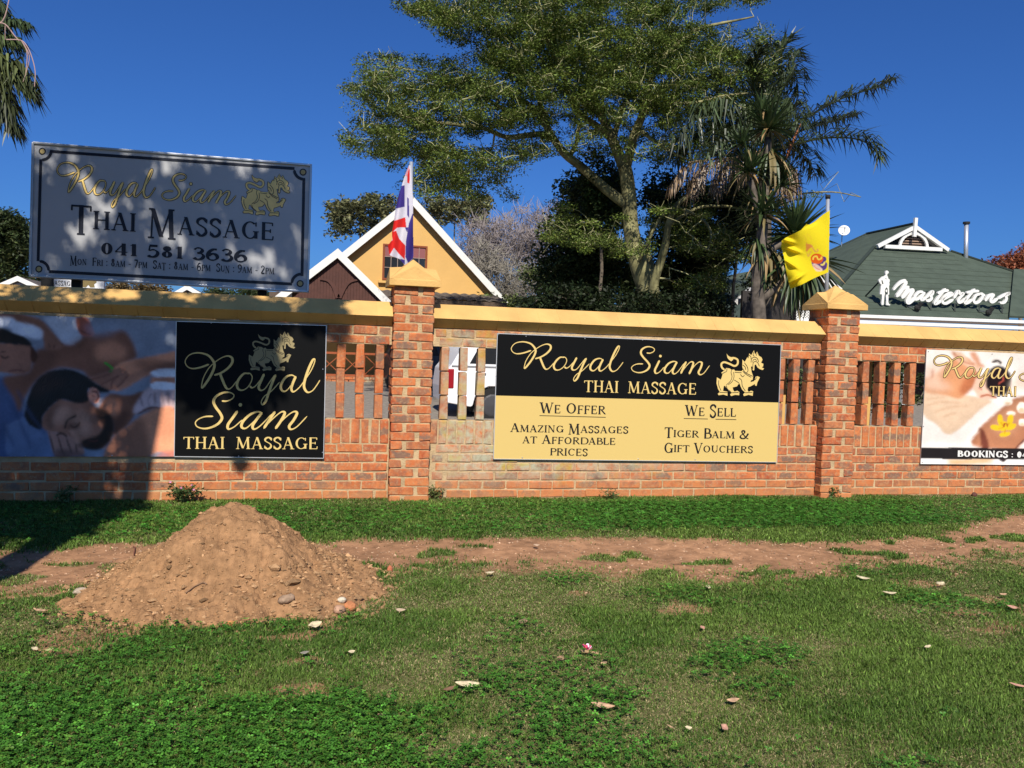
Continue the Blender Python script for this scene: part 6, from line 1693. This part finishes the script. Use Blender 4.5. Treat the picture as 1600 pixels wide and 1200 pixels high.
# ---- palm fronds hanging in at the upper left
rng = np.random.default_rng(12)
YL = 3.0
fanp = thing('palm_tree', 'fan palm with ragged drooping fronds at the top left corner', 'palm tree', (U(-95, 560, YL)[0], YL, .15))
b0 = U(-95, 640, YL); b1 = U(-70, 70, YL)
MB().tube([(b0[0]*(1-t)+b1[0]*t, YL, .1*(1-t)+b1[2]*t) for t in np.linspace(0, 1, 7)], .16, 12).build('trunk', MATS['palm_trunk'], fanp, smooth=True)
for pts, ll, col in (([(-60,80),(-20,55),(10,42),(42,42)], .30, (.05,.075,.03)), ([(-60,85),(-20,70),(0,66),(30,72)], .32, (.06,.085,.03)), ([(-60,90),(-25,92),(5,100),(28,112),(50,138)], .36, (.07,.085,.028)),
                     ([(-60,100),(-30,110),(0,118),(20,130),(48,150)], .42, (.055,.07,.026)), ([(-60,110),(-30,125),(-5,140),(10,165),(18,195)], .38, (.045,.055,.022)), ([(-60,105),(-35,130),(-10,160),(8,190),(24,206)], .34, (.045,.055,.022)), ([(-60,60),(-40,20),(-10,10),(3,18)], .25, (.05,.07,.03)), ([(-60,95),(-30,95),(-6,104),(8,118)], .36, (.08,.095,.03))):
    put('frond', frond_mesh(UA(pts, YL), ll*1.25, rng, col, 80, 1.1, .011), M_FROND, fanp)
b = MB()
for pts, r_ in (([(-20,40),(4,33),(14,0),(18,-20)], 1.0), ([(-10,36),(8,38),(22,55),(30,64)], 1.2), ([(10,62),(32,63),(42,72),(50,90),(55,112),(54,135)], 1.0), ([(34,64),(42,80),(42,100),(40,118)], .9), ([(38,70),(46,88),(42,110),(36,128)], .7), ([(8,40),(8,62)], .6)):
    P, R = limb(pts, YL-.2, [r_, r_*.6]); b.tube([tuple(p) for p in P], list(R), 5)
b.build('flower_stalk', mat('pink_dry_stalk', (.42, .28, .25), .8), fanp)

# ---- shade tree standing left of the view: its shadow dapples the left of the wall
rng = np.random.default_rng(202)
TE = math.tan(SUN_EL); LH = 5.3
def back(X, z, L=LH, Y=0.0):
    return np.array([X-math.sin(SUN_AZ)*L, Y-math.cos(SUN_AZ)*L, z+TE*L])
sx = wx(212, 775); bs = back(sx, 0); bs[2] = -.08
shade = thing('tree', 'tree left of the view whose trunk and crown shade the left poster', 'tree', tuple(bs))
tp = [bs, back(sx-.02, .0)*[1, 1, 1], back(sx+.04, .45), back(sx+.11, .85), back(sx+.12, 1.3), back(sx+.05, 2.1), back(sx, 2.8)]
tp[1] = np.array([bs[0], bs[1], back(0, 0)[2]*.55]); tp.insert(2, back(sx-.01, .05))
MB().tube([tuple(p) for p in tp], [.16, .14, .125, .115, .11, .10, .08, .05], 10).build('trunk', M_BARK, shade, smooth=True)
TP = np.array(tp); TR = np.array([.16, .14, .125, .115, .11, .10, .08, .05])
L_ = []
def cl_add(n, x0, x1, z0, z1, r=(.14, .32), dy=1.2):
    for _ in range(n):
        X = rng.uniform(x0, x1); z = rng.uniform(z0, z1); L = LH+rng.uniform(-dy, dy); p = back(X, z, L); L_.append((p, rng.uniform(*r)))
cl_add(170, -4.6, -1.62, .25, 1.65); cl_add(110, -4.6, -1.85, -.3, .6, (.2, .36)); cl_add(170, -5.0, -1.75, -1.5, -.1, (.15, .36)); cl_add(30, -5.0, -2.4, -1.75, -1.4, (.15, .25)); cl_add(16, -1.9, -1.35, -1.2, -.1, (.06, .16)); cl_add(60, -4.2, -.3, 1.15, 1.62, (.12, .26)); cl_add(12, -4.2, -.2, 1.62, 1.95, (.08, .2)); cl_add(46, -1.5, -.35, .9, 1.7, (.08, .2)); cl_add(165, -4.2, .15, 1.98, 3.3, (.13, .27))
cl_add(14, -.2, .25, 1.5, 2.0, (.06, .14)); cl_add(60, -4.6, .1, 3.3, 4.2, (.15, .35))
cp = np.array([p for p, r in L_]); rd = np.array([r for p, r in L_])
hb = back(wx(376, 735), .33); cp = np.vstack([cp, hb[None]]); rd = np.append(rd, .055)
pth, rds = grow([(TP, TR)], cp, rng, r_tip=.006, r_grow=.004, amp=.08, sag=.03, rmax=.04)
V, Q = tubes_np(pth, rds, 5); o = put('branches', mesh_np('branches', V, quads=Q), M_BARK, shade); o['kind'] = 'stuff'
o = crown('foliage', cp, rd, 85, .095, (0.05, 0.075, 0.022), rng, shade, aspect=.55, flat=.85); o['kind'] = 'stuff'
# ------------------------------------------------------------------ dirt mound
def groundpt(px, py, z=0.0):
    d = cf + cr*((px-800)/CAM_F) - cu*((py-600)/CAM_F); t = (z-CAMP[2])/d[2]; p = CAMP+d*t
    for _ in range(3):
        z = float(gz(p[0], p[1])); t = (z-CAMP[2])/d[2]; p = CAMP+d*t
    return p
FOOT = [(104,962),(140,915),(215,878),(285,850),(390,845),(470,855),(540,880),(588,895),(602,915),(582,938),(560,955),(500,970),(430,975),(350,984),(250,980),(160,975)]
FW = np.array([groundpt(*p)[:2] for p in FOOT])
mc = groundpt(352, 915)[:2]+np.array([.02, .12])
# peak height from the photo
vpk = cf + cr*((352-800)/CAM_F) - cu*((787-600)/CAM_F); tpk = (mc[1]-CAMP[1])/vpk[1]; HP = float((CAMP+vpk*tpk)[2])
def foot_r(th):
    a = np.arctan2(FW[:, 1]-mc[1], FW[:, 0]-mc[0]); r = np.hypot(FW[:, 0]-mc[0], FW[:, 1]-mc[1]); o = np.argsort(a)
    return np.interp(th, np.concatenate([a[o]-2*np.pi, a[o], a[o]+2*np.pi]), np.tile(r[o], 3))
n_ = 330
mx_ = np.linspace(FW[:, 0].min()-.15, FW[:, 0].max()+.15, n_); my_ = np.linspace(FW[:, 1].min()-.15, FW[:, 1].max()+.15, 230)
MX, MY = np.meshgrid(mx_, my_); dx = MX-mc[0]; dy = MY-mc[1]
q = np.hypot(dx, dy)/foot_r(np.arctan2(dy, dx))
q = q*(1+(fbm(MX*6, MY*6, 61, 3)-.5)*.35)
# rounded top, straight flank, flatter skirt
prof = np.interp(q, [0, .08, .16, .26, .42, .60, .80, .93, 1.0, 1.2], [1.0, .99, .955, .86, .64, .37, .17, .055, -.01, -.12])
ridge = 1+.16*(fbm(MX*7, MY*7, 71, 4)-.5)
MZ = gz(MX, MY)+prof*HP*ridge*np.where(q < .2, 1, 1)
MZ += (fbm(MX*22, MY*22, 73, 3)-.5)*.042*(prof > 0)+(fbm(MX*70, MY*70, 75, 2)-.5)*.014
k = np.arange(MX.size).reshape(MX.shape); keep = (q < 1.08)
kq = keep[:-1, :-1] & keep[1:, 1:] & keep[1:, :-1] & keep[:-1, 1:]
Qd = np.stack([k[:-1, :-1], k[:-1, 1:], k[1:, 1:], k[1:, :-1]], -1)[kq]; us = np.unique(Qd); rm = np.full(MX.size, -1); rm[us] = np.arange(len(us))
mcol = np.array([0.325, 0.180, 0.088])*(1+(fbm(MX*9, MY*9, 81, 4)-.5)[..., None]*.5)
M_SOIL = mat('loose_red_soil', (1, 1, 1), .97, attr=True, var=.22, vscale=30, bump=1.0, bscale=120, spec=.05)
me = mesh_np('dirt_mound', np.stack([MX, MY, MZ], -1).reshape(-1, 3)[us], quads=rm[Qd], colors=np.clip(mcol.reshape(-1, 3)[us], 0, 1), smooth=True)
mound = put('dirt_mound', me, M_SOIL); tag(mound, 'heap of loose reddish soil on the lawn in front of the wall', 'dirt mound')
def mound_z(x, y):
    i = int(round((x-mx_[0])/(mx_[1]-mx_[0]))); j = int(round((y-my_[0])/(my_[1]-my_[0])))
    g = float(gz(x, y))
    if 0 <= i < len(mx_) and 0 <= j < len(my_) and keep[j, i]: return max(g, float(MZ[j, i]))
    return g

# ------------------------------------------------------------------ lawn: blades, clover, straw, clods
rng = np.random.default_rng(303)
def scatter(n, x0, x1, y0, y1):
    return rng.uniform(x0, x1, n), rng.uniform(y0, y1, n)
def in_view(x, y, m=60):
    px, py = PX(np.stack([x, y, np.zeros_like(x)], 1)); return (px > -m) & (px < 1600+m) & (py < 1200+m*1.5)
def on_mound(x, y):
    a = np.arctan2(y-mc[1], x-mc[0]); return np.hypot(x-mc[0], y-mc[1]) < foot_r(a)*.97
XS = []; YS_ = []
for (n, y0, y1, x0, x1) in ((400000, -5.6, -4.1, -2.6, 4.6), (380000, -4.1, -2.7, -3.4, 6.0), (260000, -2.7, -1.3, -4.0, 7.6), (210000, -1.3, -.01, -4.4, 8.8)):
    x, y = scatter(n, x0, x1, y0, y1); s = in_view(x, y) & ~on_mound(x, y); x, y = x[s], y[s]
    k = rng.random(len(x)) < lawn(x, y)*(1-.30*clover(x, y)); XS.append(x[k]); YS_.append(y[k])
x = np.concatenate(XS); y = np.concatenate(YS_); n = len(x); print('blades', n)
z = gz(x, y)+ (fbm(x*14, y*14, 9)-.5)*.018 - .004
dist = np.hypot(x, y+CAM_D); wd = (.0017+.00055*np.clip(dist-2.5, 0, 6))*rng.uniform(.7, 1.3, n)
patch = fbm(x*1.7, y*2.2, 123, 4); dry = np.clip((patch-.46)*5, 0, 1)
dry = np.where(y > -1.7, dry*.6+np.clip((x-5.2)/1.5, 0, 1)*.5, dry)
hgt = rng.uniform(.013, .030, n)*(.75+.6*fbm(x*3.1, y*3.1, 171, 3))*(1.1-.45*dry)
az = rng.uniform(0, 2*np.pi, n); lean = rng.uniform(.2, 1.1, n)*hgt
straw = rng.random(n) < (.13+.38*dry)
lean = np.where(straw, lean*1.9, lean); hgt = np.where(straw, hgt*.6, hgt)
cx, sx_ = np.cos(az), np.sin(az); P0 = np.stack([x, y, z], 1)
side = np.stack([-sx_, cx, np.zeros(n)], 1)*wd[:, None]
mid = P0+np.stack([cx*lean*.35, sx_*lean*.35, hgt*.6], 1); tip = P0+np.stack([cx*lean, sx_*lean, hgt], 1)
V = np.stack([P0-side, P0+side, mid+side*.75, mid-side*.75, tip], 1).reshape(-1, 3)
i5 = np.arange(n)[:, None]*5
gcol = np.array([0.118, 0.190, 0.034])[None]*np.exp(rng.normal(size=(n, 1))*.28)
lush = np.clip((fbm(x*.9, y*1.2, 140, 3)-.4)*4, 0, 1)[:, None]
gcol = gcol*(1-.25*lush)*np.array([1, 1.0, 1])+lush*np.array([-.012, .0, -.002])
gcol = gcol*(1-.25*dry[:, None])+np.array([.15, .16, .05])[None]*.25*dry[:, None]
scol = np.array([0.40, 0.34, 0.17])[None]*np.exp(rng.normal(size=(n, 1))*.25)
gcol = gcol*(1+.9*(rng.random((n, 1)) < .10))
C = np.clip(np.where(straw[:, None], scol, gcol), 0.004, 1)
M_GRASS = leaf_mat('grass_blade', .55, .30, .2)
me = mesh_np('grass', V, quads=np.hstack([i5, i5+1, i5+2, i5+3]), tris=np.hstack([i5+3, i5+2, i5+4]), colors=np.repeat(C, 5, 0))
o = put('grass', me, M_GRASS); o['kind'] = 'stuff'; tag(o, 'short rough lawn grass with straw-coloured patches', 'grass')
# clover: three rounded leaflets on a stalk
XS = []; YS_ = []
for (n, y0, y1, x0, x1) in ((90000, -5.6, -4.1, -2.6, 4.6), (60000, -4.1, -2.7, -3.4, 6.0), (16000, -2.7, -1.7, -4.0, 6.8), (62000, -1.7, -.1, -4.2, 7.4)):
    x, y = scatter(n, x0, x1, y0, y1); s = in_view(x, y) & ~on_mound(x, y); x, y = x[s], y[s]
    k = rng.random(len(x)) < clover(x, y)*np.clip(lawn(x, y)*1.3, 0, 1); XS.append(x[k]); YS_.append(y[k])
x = np.concatenate(XS); y = np.concatenate(YS_); n = len(x); print('clover', n)
far = y > -1.7
h = rng.uniform(.015, .050, n)*np.where(far, .8, 1); z = gz(x, y)+h; sz = rng.uniform(.0055, .0100, n)*np.where(far, 1.35, 1)
C0 = np.stack([x, y, z], 1); tilt = rng.normal(size=(n, 2))*.30; nz = np.stack([tilt[:, 0], tilt[:, 1], np.ones(n)], 1); nz /= np.linalg.norm(nz, axis=1)[:, None]
a0 = rng.uniform(0, 2*np.pi, n); VV = []
for j in range(3):
    a = a0+j*2*np.pi/3; d = np.stack([np.cos(a), np.sin(a), np.zeros(n)], 1); d -= nz*(d*nz).sum(1)[:, None]; s = np.cross(nz, d)
    r = sz[:, None]
    VV.append(np.stack([C0, C0+d*r*.9+s*r*.62+nz*r*.2, C0+d*r*1.55+s*r*.25+nz*r*.12, C0+d*r*1.55-s*r*.25+nz*r*.12, C0+d*r*.9-s*r*.62+nz*r*.2], 1))
V = np.stack(VV, 1).reshape(-1, 3); i5 = np.arange(n*3)[:, None]*5
cc = np.array([0.060, 0.180, 0.021])[None]*np.exp(rng.normal(size=(n, 1))*.38)
cc += (rng.random((n, 1)) < .12)*np.array([[.05, .05, .01]])
cc[far] *= np.array([.8, .92, .9])
me = mesh_np('clover', V, quads=np.hstack([i5, i5+1, i5+2, i5+3]), tris=np.hstack([i5, i5+3, i5+4]), colors=np.repeat(np.clip(cc, 0, 1), 15, 0))
o = put('clover', me, leaf_mat('clover_leaf', .5, .30, .3)); o['kind'] = 'stuff'; tag(o, 'dense patches of dark green clover in the lawn', 'clover')
# clods and gravel on mound and path
def clods(name, label, cat, pts, sizes, cols, seed):
    r = np.random.default_rng(seed); ico = [(0,0,1),(.9,0,.3),(.28,.86,.35),(-.73,.53,.3),(-.73,-.53,.3),(.28,-.86,.3),(.5,.5,-.5),(-.5,.4,-.5),(.1,-.7,-.5)]
    F = np.array([(0,1,2),(0,2,3),(0,3,4),(0,4,5),(0,5,1),(1,6,2),(2,7,3),(3,7,4),(4,8,5),(5,8,1),(6,1,8),(2,6,7),(7,8,4),(6,8,7)])
    B = np.array(ico); n = len(pts)
    V = B[None]*(1+r.normal(size=(n, 9, 3))*.22)*sizes[:, None, None]*np.stack([r.uniform(.8, 1.5, n), r.uniform(.7, 1.2, n), r.uniform(.5, .9, n)], 1)[:, None]
    a = r.uniform(0, 6.28, n); ca, sa = np.cos(a)[:, None], np.sin(a)[:, None]
    X = V[..., 0]*ca-V[..., 1]*sa; Y = V[..., 0]*sa+V[..., 1]*ca; V = np.stack([X, Y, V[..., 2]], -1)+pts[:, None]
    T = (F[None]+np.arange(n)[:, None, None]*9).reshape(-1, 3)
    o = put(name, mesh_np(name, V.reshape(-1, 3), tris=T, colors=np.repeat(cols, 9, 0)), M_SOIL); o['kind'] = 'stuff'; tag(o, label, cat)
r_ = np.random.default_rng(8)
P_ = []; S_ = []; 
for _ in range(5200):
    th = r_.uniform(-math.pi, math.pi); qq = r_.random()**.45*1.12; R0 = foot_r(th)*qq
    x = mc[0]+R0*math.cos(th); y = mc[1]+R0*math.sin(th)
    if qq < .55 and r_.random() < .5: continue
    P_.append((x, y, mound_z(x, y))); S_.append(min(.028, .0045*math.exp(abs(r_.normal())*.62))*(1.25 if (x > mc[0]+.25) else .9))
P_ = np.array(P_); S_ = np.array(S_); cs = np.array([0.36, 0.215, 0.11])*np.exp(r_.normal(size=(len(P_), 1))*.26)
clods('soil_clods', 'loose clods and grit scattered over the soil heap', 'soil clods', P_, S_, np.clip(cs, 0, 1), 1)
x = r_.uniform(-4, 8, 9000); y = r_.uniform(-3.2, -1.2, 9000); k = (lawn(x, y) < .25) & in_view(x, y) & ~on_mound(x, y); x, y = x[k], y[k]
P_ = np.stack([x, y, gz(x, y)+.001], 1); S_ = np.minimum(.014, .0035*np.exp(np.abs(r_.normal(size=len(x)))*.6)); cs = np.array([0.42, 0.27, 0.17])*np.exp(r_.normal(size=(len(P_), 1))*.3)
clods('gravel', 'small stones and grit on the worn soil path', 'gravel', P_, S_, np.clip(cs, 0, 1), 2)

# ------------------------------------------------------------------ stones, brick chips, fallen leaves, litter (each its own thing)
def stone(label, px, py, w, h, col, seed, name='stone', sink=.3):
    rr = random.Random(seed); p = groundpt(px, py)
    # settle on the heap where the heap is
    for _ in range(12):
        zz = mound_z(p[0], p[1]); d = cf + cr*((px-800)/CAM_F) - cu*((py-600)/CAM_F); t = (zz-CAMP[2])/d[2]; pn_ = CAMP+d*t; p = p*.5+pn_*.5
    zz = mound_z(p[0], p[1]); dep = float((p-CAMP)@cf); rx = w/2*dep/CAM_F; rz = h/2*dep/CAM_F
    bm = bmesh.new(); bmesh.ops.create_icosphere(bm, subdivisions=2, radius=1)
    for v in bm.verts:
        s = 1+rr.uniform(-.12, .12); v.co = Vector((v.co.x*rx*s, v.co.y*rx*.7*s, v.co.z*rz*s))
    me = bpy.data.meshes.new(name); bm.to_mesh(me); bm.free()
    for pl_ in me.polygons: pl_.use_smooth = True
    me.materials.append(mat('stone_%d' % seed, col, .9, var=.25, vscale=40, bump=.6, bscale=90))
    o = bpy.data.objects.new(name, me); COL.objects.link(o); o.location = (p[0], p[1], zz+rz*(1-sink)); o.rotation_euler = (rr.uniform(-.2, .2), rr.uniform(-.2, .2), rr.uniform(-.6, .6))
    tag(o, label, 'stone' if name == 'stone' else 'brick chip'); return o
stone('flat brown stone low on the front of the soil heap, casting a sharp shadow', 448, 950, 28, 14, (.34, .23, .15), 501)
stone('pale cream stone at the right foot of the soil heap', 534, 940, 15, 10, (.55, .48, .36), 502)
stone('orange brick chip rightmost at the foot of the soil heap', 546, 955, 21, 17, (.48, .19, .08), 503, 'brick_chip')
stone('rounded brown stone between the cream stone and the orange brick chip', 530, 958, 20, 14, (.42, .25, .16), 504)
stone('grey stone on the left skirt of the soil heap', 125, 928, 22, 12, (.40, .32, .24), 505)
stone('small orange brick chip at the front edge of the soil heap', 360, 971, 12, 7, (.60, .25, .09), 506, 'brick_chip')
stone('red brick fragment standing alone on the path right of the heap', 609, 894, 9, 13, (.45, .14, .07), 507, 'brick_chip')
stone('dark red lump against the wall foot at the far right', 1522, 776, 12, 8, (.10, .04, .03), 508)
def leaf_obj(label, px, py, L, W, rot, col, curl=.25, name='fallen_leaf', cat='fallen leaf', seed=0, lift=.02):
    rr = random.Random(seed+int(px)); p = groundpt(px, py); zz = mound_z(p[0], p[1]); dep = float((p-CAMP)@cf)
    s = dep/CAM_F; L = L*s; W = W*s/.72; n = 7; V = []; F = []
    for i in range(n+1):
        t = i/n; w = W/2*math.sin(math.pi*min(1, max(0, .04+t*.93)))**1.0*(1+rr.uniform(-.14, .14)); zc = curl*L*(t-.5)**2+rr.uniform(-.001, .001)
        for j, u in enumerate((-1, -.5, 0, .5, 1)): V.append(((t-.5)*L, w*u, zc+abs(u)*W*curl*.5))
    for i in range(n):
        for j in range(4): F.append((i*5+j, i*5+j+1, i*5+j+6, i*5+j+5))
    me = mesh_np(name, V, F=F, smooth=True); me.materials.append(mat('dry_leaf_%d%d%d' % tuple(int(c*100) for c in col), col, .7, var=.25, vscale=60, trans=.15))
    o = bpy.data.objects.new(name, me); COL.objects.link(o); m = o.modifiers.new('s', 'SOLIDIFY'); m.thickness = .0008
    o.location = (p[0], p[1], zz+lift+.012); o.rotation_euler = (rr.uniform(-.15, .2)+.30, rr.uniform(-.2, .2), math.radians(rot)); tag(o, label, cat); return o
CRM = (.62, .52, .33); TAN = (.52, .33, .20); BRN = (.22, .12, .07); OLV = (.42, .42, .18); PNK = (.50, .27, .19)
LV = [('large cream curled leaf in the clover left of centre foreground', 730, 1081, 42, 9, 5, CRM), ('dark brown curled leaf tucked under the large cream leaf', 702, 1088, 24, 6, 25, BRN),
 ('long pinkish tan leaf lying flat in the centre foreground', 941, 1115, 38, 9, -8, TAN), ('rust leaf standing on edge in the left foreground clover', 596, 1132, 15, 11, 70, PNK),
 ('cream leaf just in front of the soil heap', 492, 986, 22, 9, 20, CRM), ('tan leaf in the grass left of the soil heap', 62, 963, 20, 5, -8, TAN), ('small cream leaf at the left edge of the lawn', 54, 1025, 10, 8, 60, CRM),
 ('olive leaf beside the small cream leaf at the left', 78, 1026, 13, 4, 5, OLV), ('small pale leaf in the clover below the soil heap', 549, 1029, 11, 5, 15, CRM), ('grey leaf in the clover below the soil heap', 476, 1031, 14, 6, 0, (.30,.28,.22)),
 ('long cream leaf lying right of centre on the lawn', 1389, 935, 27, 6, 5, CRM), ('slanting cream leaf at the path edge on the right', 1348, 911, 20, 6, -35, CRM), ('blunt cream leaf nearest the right end of the path edge', 1469, 920, 16, 8, 10, CRM),
 ('bent cream leaf standing in sparse grass right of centre', 1106, 926, 14, 6, 70, CRM), ('small orange leaf at the right edge of the lawn', 1567, 937, 11, 5, -15, TAN), ('rusty leaf at the right edge below the small orange one', 1581, 957, 20, 5, -12, PNK),
 ('pink tan leaf in the right foreground', 1145, 1106, 20, 7, -15, TAN), ('upright tan leaf leftmost of three small foreground leaves', 1046, 1149, 11, 10, 75, (.58,.40,.22)), ('pale round leaf middle of three small foreground leaves', 1075, 1150, 12, 6, 0, CRM),
 ('rust leaf rightmost of three small foreground leaves', 1131, 1149, 15, 8, 40, PNK), ('brown leaf left of the pink flower', 875, 1040, 14, 8, 55, (.36,.22,.13)), ('small tan leaf right of the pink flower', 943, 1047, 11, 5, 10, TAN),
 ('brown curled leaf in dry grass above the pink flower', 817, 981, 16, 7, -25, (.34,.22,.14)), ('pale torn leaf right of the soil heap in the grass', 626, 963, 18, 7, -40, (.55,.42,.28)), ('cream leaf on the sparse grass right of the heap', 765, 903, 16, 5, 15, CRM),
 ('brown twig-like leaf lying on the path right of centre', 1535-470, 925-40, 26, 4, -25, (.30,.17,.09)), ('long tan leaf on the upper left slope of the soil heap', 293, 845, 5, 12, 60, CRM), ('pale leaf on the soil path right of the heap', 838, 859, 10, 5, 0, (.55,.38,.25)),
 ('small rust leaf in the right lawn', 1097, 990, 9, 6, 20, PNK), ('flat cream leaf lower right lawn', 1449, 1020, 12, 4, 0, CRM), ('rusty leaf at the bottom edge near the right corner', 1590, 1082, 26, 5, -30, PNK)]
for i, a in enumerate(LV): leaf_obj(*a, seed=i)
def stick(label, pts, r=.004, col=(.24, .14, .08)):
    P = [];
    for px, py in pts:
        p = groundpt(px, py)
        for _ in range(12):
            zz = mound_z(p[0], p[1]); d = cf + cr*((px-800)/CAM_F) - cu*((py-600)/CAM_F); t = (zz-CAMP[2])/d[2]; p = p*.5+(CAMP+d*t)*.5
        P.append((p[0], p[1], mound_z(p[0], p[1])+.012))
    o = MB().tube(P, r, 6).build('stick', mat('dry_stick_%d' % int(col[0]*100), col, .9)); return tag(o, label, 'stick')
stick('bent dark stick on the front face of the soil heap', [(290,933),(303,920),(318,913),(323,915)])
stick('thin curved stick near the top of the soil heap', [(376,801),(388,806),(394,820)], .003)
stick('long thin dry stem lying in grass at the lower left corner', [(36,1166),(48,1178),(58,1188)], .003, (.30, .20, .10))
stick('short stick upright on the left skirt of the heap', [(209,869),(211,858),(208,856)], .004, (.2, .08, .05))
# pink flower dropped on the lawn
p = groundpt(916, 1026); fl = thing('fallen_flower', 'pink and white flower head dropped on the lawn', 'flower', (p[0], p[1], p[2]))
rr = random.Random(3)
for i in range(9):
    a_ = i*2.4; e_ = rr.uniform(.2, 1.2); d = Vector((math.cos(a_)*math.cos(e_), math.sin(a_)*math.cos(e_), math.sin(e_)))
    c = Vector((p[0], p[1], p[2]+.035)); s_ = d.cross(Vector((0, 0, 1))).normalized()*.010; u_ = s_.cross(d).normalized()
    V = [c, c+d*.014+s_, c+d*.030+s_*.6+u_*.004, c+d*.030-s_*.6+u_*.004, c+d*.014-s_]
    put('petal', mesh_np('petal', [tuple(v) for v in V], F=[(0,1,2,3,4)]), mat('pink_petal', (.75, .10, .20), .6) if i % 3 else mat('pale_petal', (.85, .62, .78), .6), fl)
MB().tube([(p[0]-.03, p[1], p[2]+.03), (p[0]+.02, p[1]-.01, p[2]+.025), (p[0]+.07, p[1]-.02, p[2]+.015)], [.006, .008, .003], 6).build('stalk', mat('withered_stalk', (.36, .24, .12), .8), fl)
# small periwinkle plant and weeds at the wall foot
def plantlet(name, label, px, py, n, R, H, base, flowers=0, seed=1, lw=.5, ls=.03):
    rng = np.random.default_rng(seed); p = groundpt(px, py); root = thing(name, label, 'plant', (p[0], p[1], 0))
    P_ = []; R_ = []; tips = []
    for i in range(n):
        a = rng.uniform(0, 6.28); e = np.array([p[0]+math.cos(a)*R*rng.uniform(.3, 1), p[1]+math.sin(a)*R*.6*rng.uniform(.3, 1), H*rng.uniform(.5, 1)]); b0 = np.array([p[0], p[1], -.01])
        P_.append(np.array([b0, (b0+e)/2+np.array([0, 0, .02]), e])); R_.append(np.array([.004, .003, .002])); tips.append(e)
        for t in (.45, .7): tips.append(b0*(1-t)+e*t+np.array([0, 0, .02]))
    V, Q = tubes_np(P_, R_, 4); put('stems', mesh_np('stems', V, quads=Q), mat('green_stem', (.10, .12, .04), .7), root)
    C = np.repeat(np.array(tips), 7, 0)+rng.normal(size=(len(tips)*7, 3))*.022; C[:, 2] = np.maximum(C[:, 2], .01)
    V, Q = leaves_np(C, None, ls, rng, lw, 1.0); put('leaves', mesh_np('leaves', V, quads=Q, colors=np.repeat(greens(len(C), base, rng), 4, 0)), M_LEAF, root)
    for i in range(flowers):
        c = tips[i*3]+np.array([0, -.02, .02]); F = []; V = [tuple(c)]
        for k in range(10): a = k*.628; r = .013 if k % 2 else .006; V.append((c[0]+r*math.cos(a), c[1]-.004, c[2]+r*math.sin(a)))
        for k in range(10): F.append((0, 1+k, 1+(k+1) % 10))
        put('flower', mesh_np('flower', V, F=F), mat('pink_flower', (.75, .30, .52), .6), root)
plantlet('flowering_plant', 'small glossy green plant with pink flowers at the wall foot under the black hoarding', 286, 779, 15, .17, .17, (.045, .085, .025), 4, 3, ls=.036)
plantlet('weed', 'pale green weed tuft in the angle right of the flag pillar', 680, 778, 8, .07, .12, (.13, .16, .05), 0, 4, .2, .05)
plantlet('weed', 'weed tuft at the wall foot below the middle of the banner', 955, 781, 8, .09, .09, (.10, .15, .05), 0, 5, .3, .035)
plantlet('weed', 'weed tuft at the foot of the yellow-flag pillar', 1300, 778, 8, .08, .09, (.07, .12, .03), 0, 6, .3, .04)
plantlet('weed', 'grassy weed in the shade at the wall foot near the left edge', 100, 780, 8, .10, .14, (.13, .17, .05), 0, 7, .15, .07)
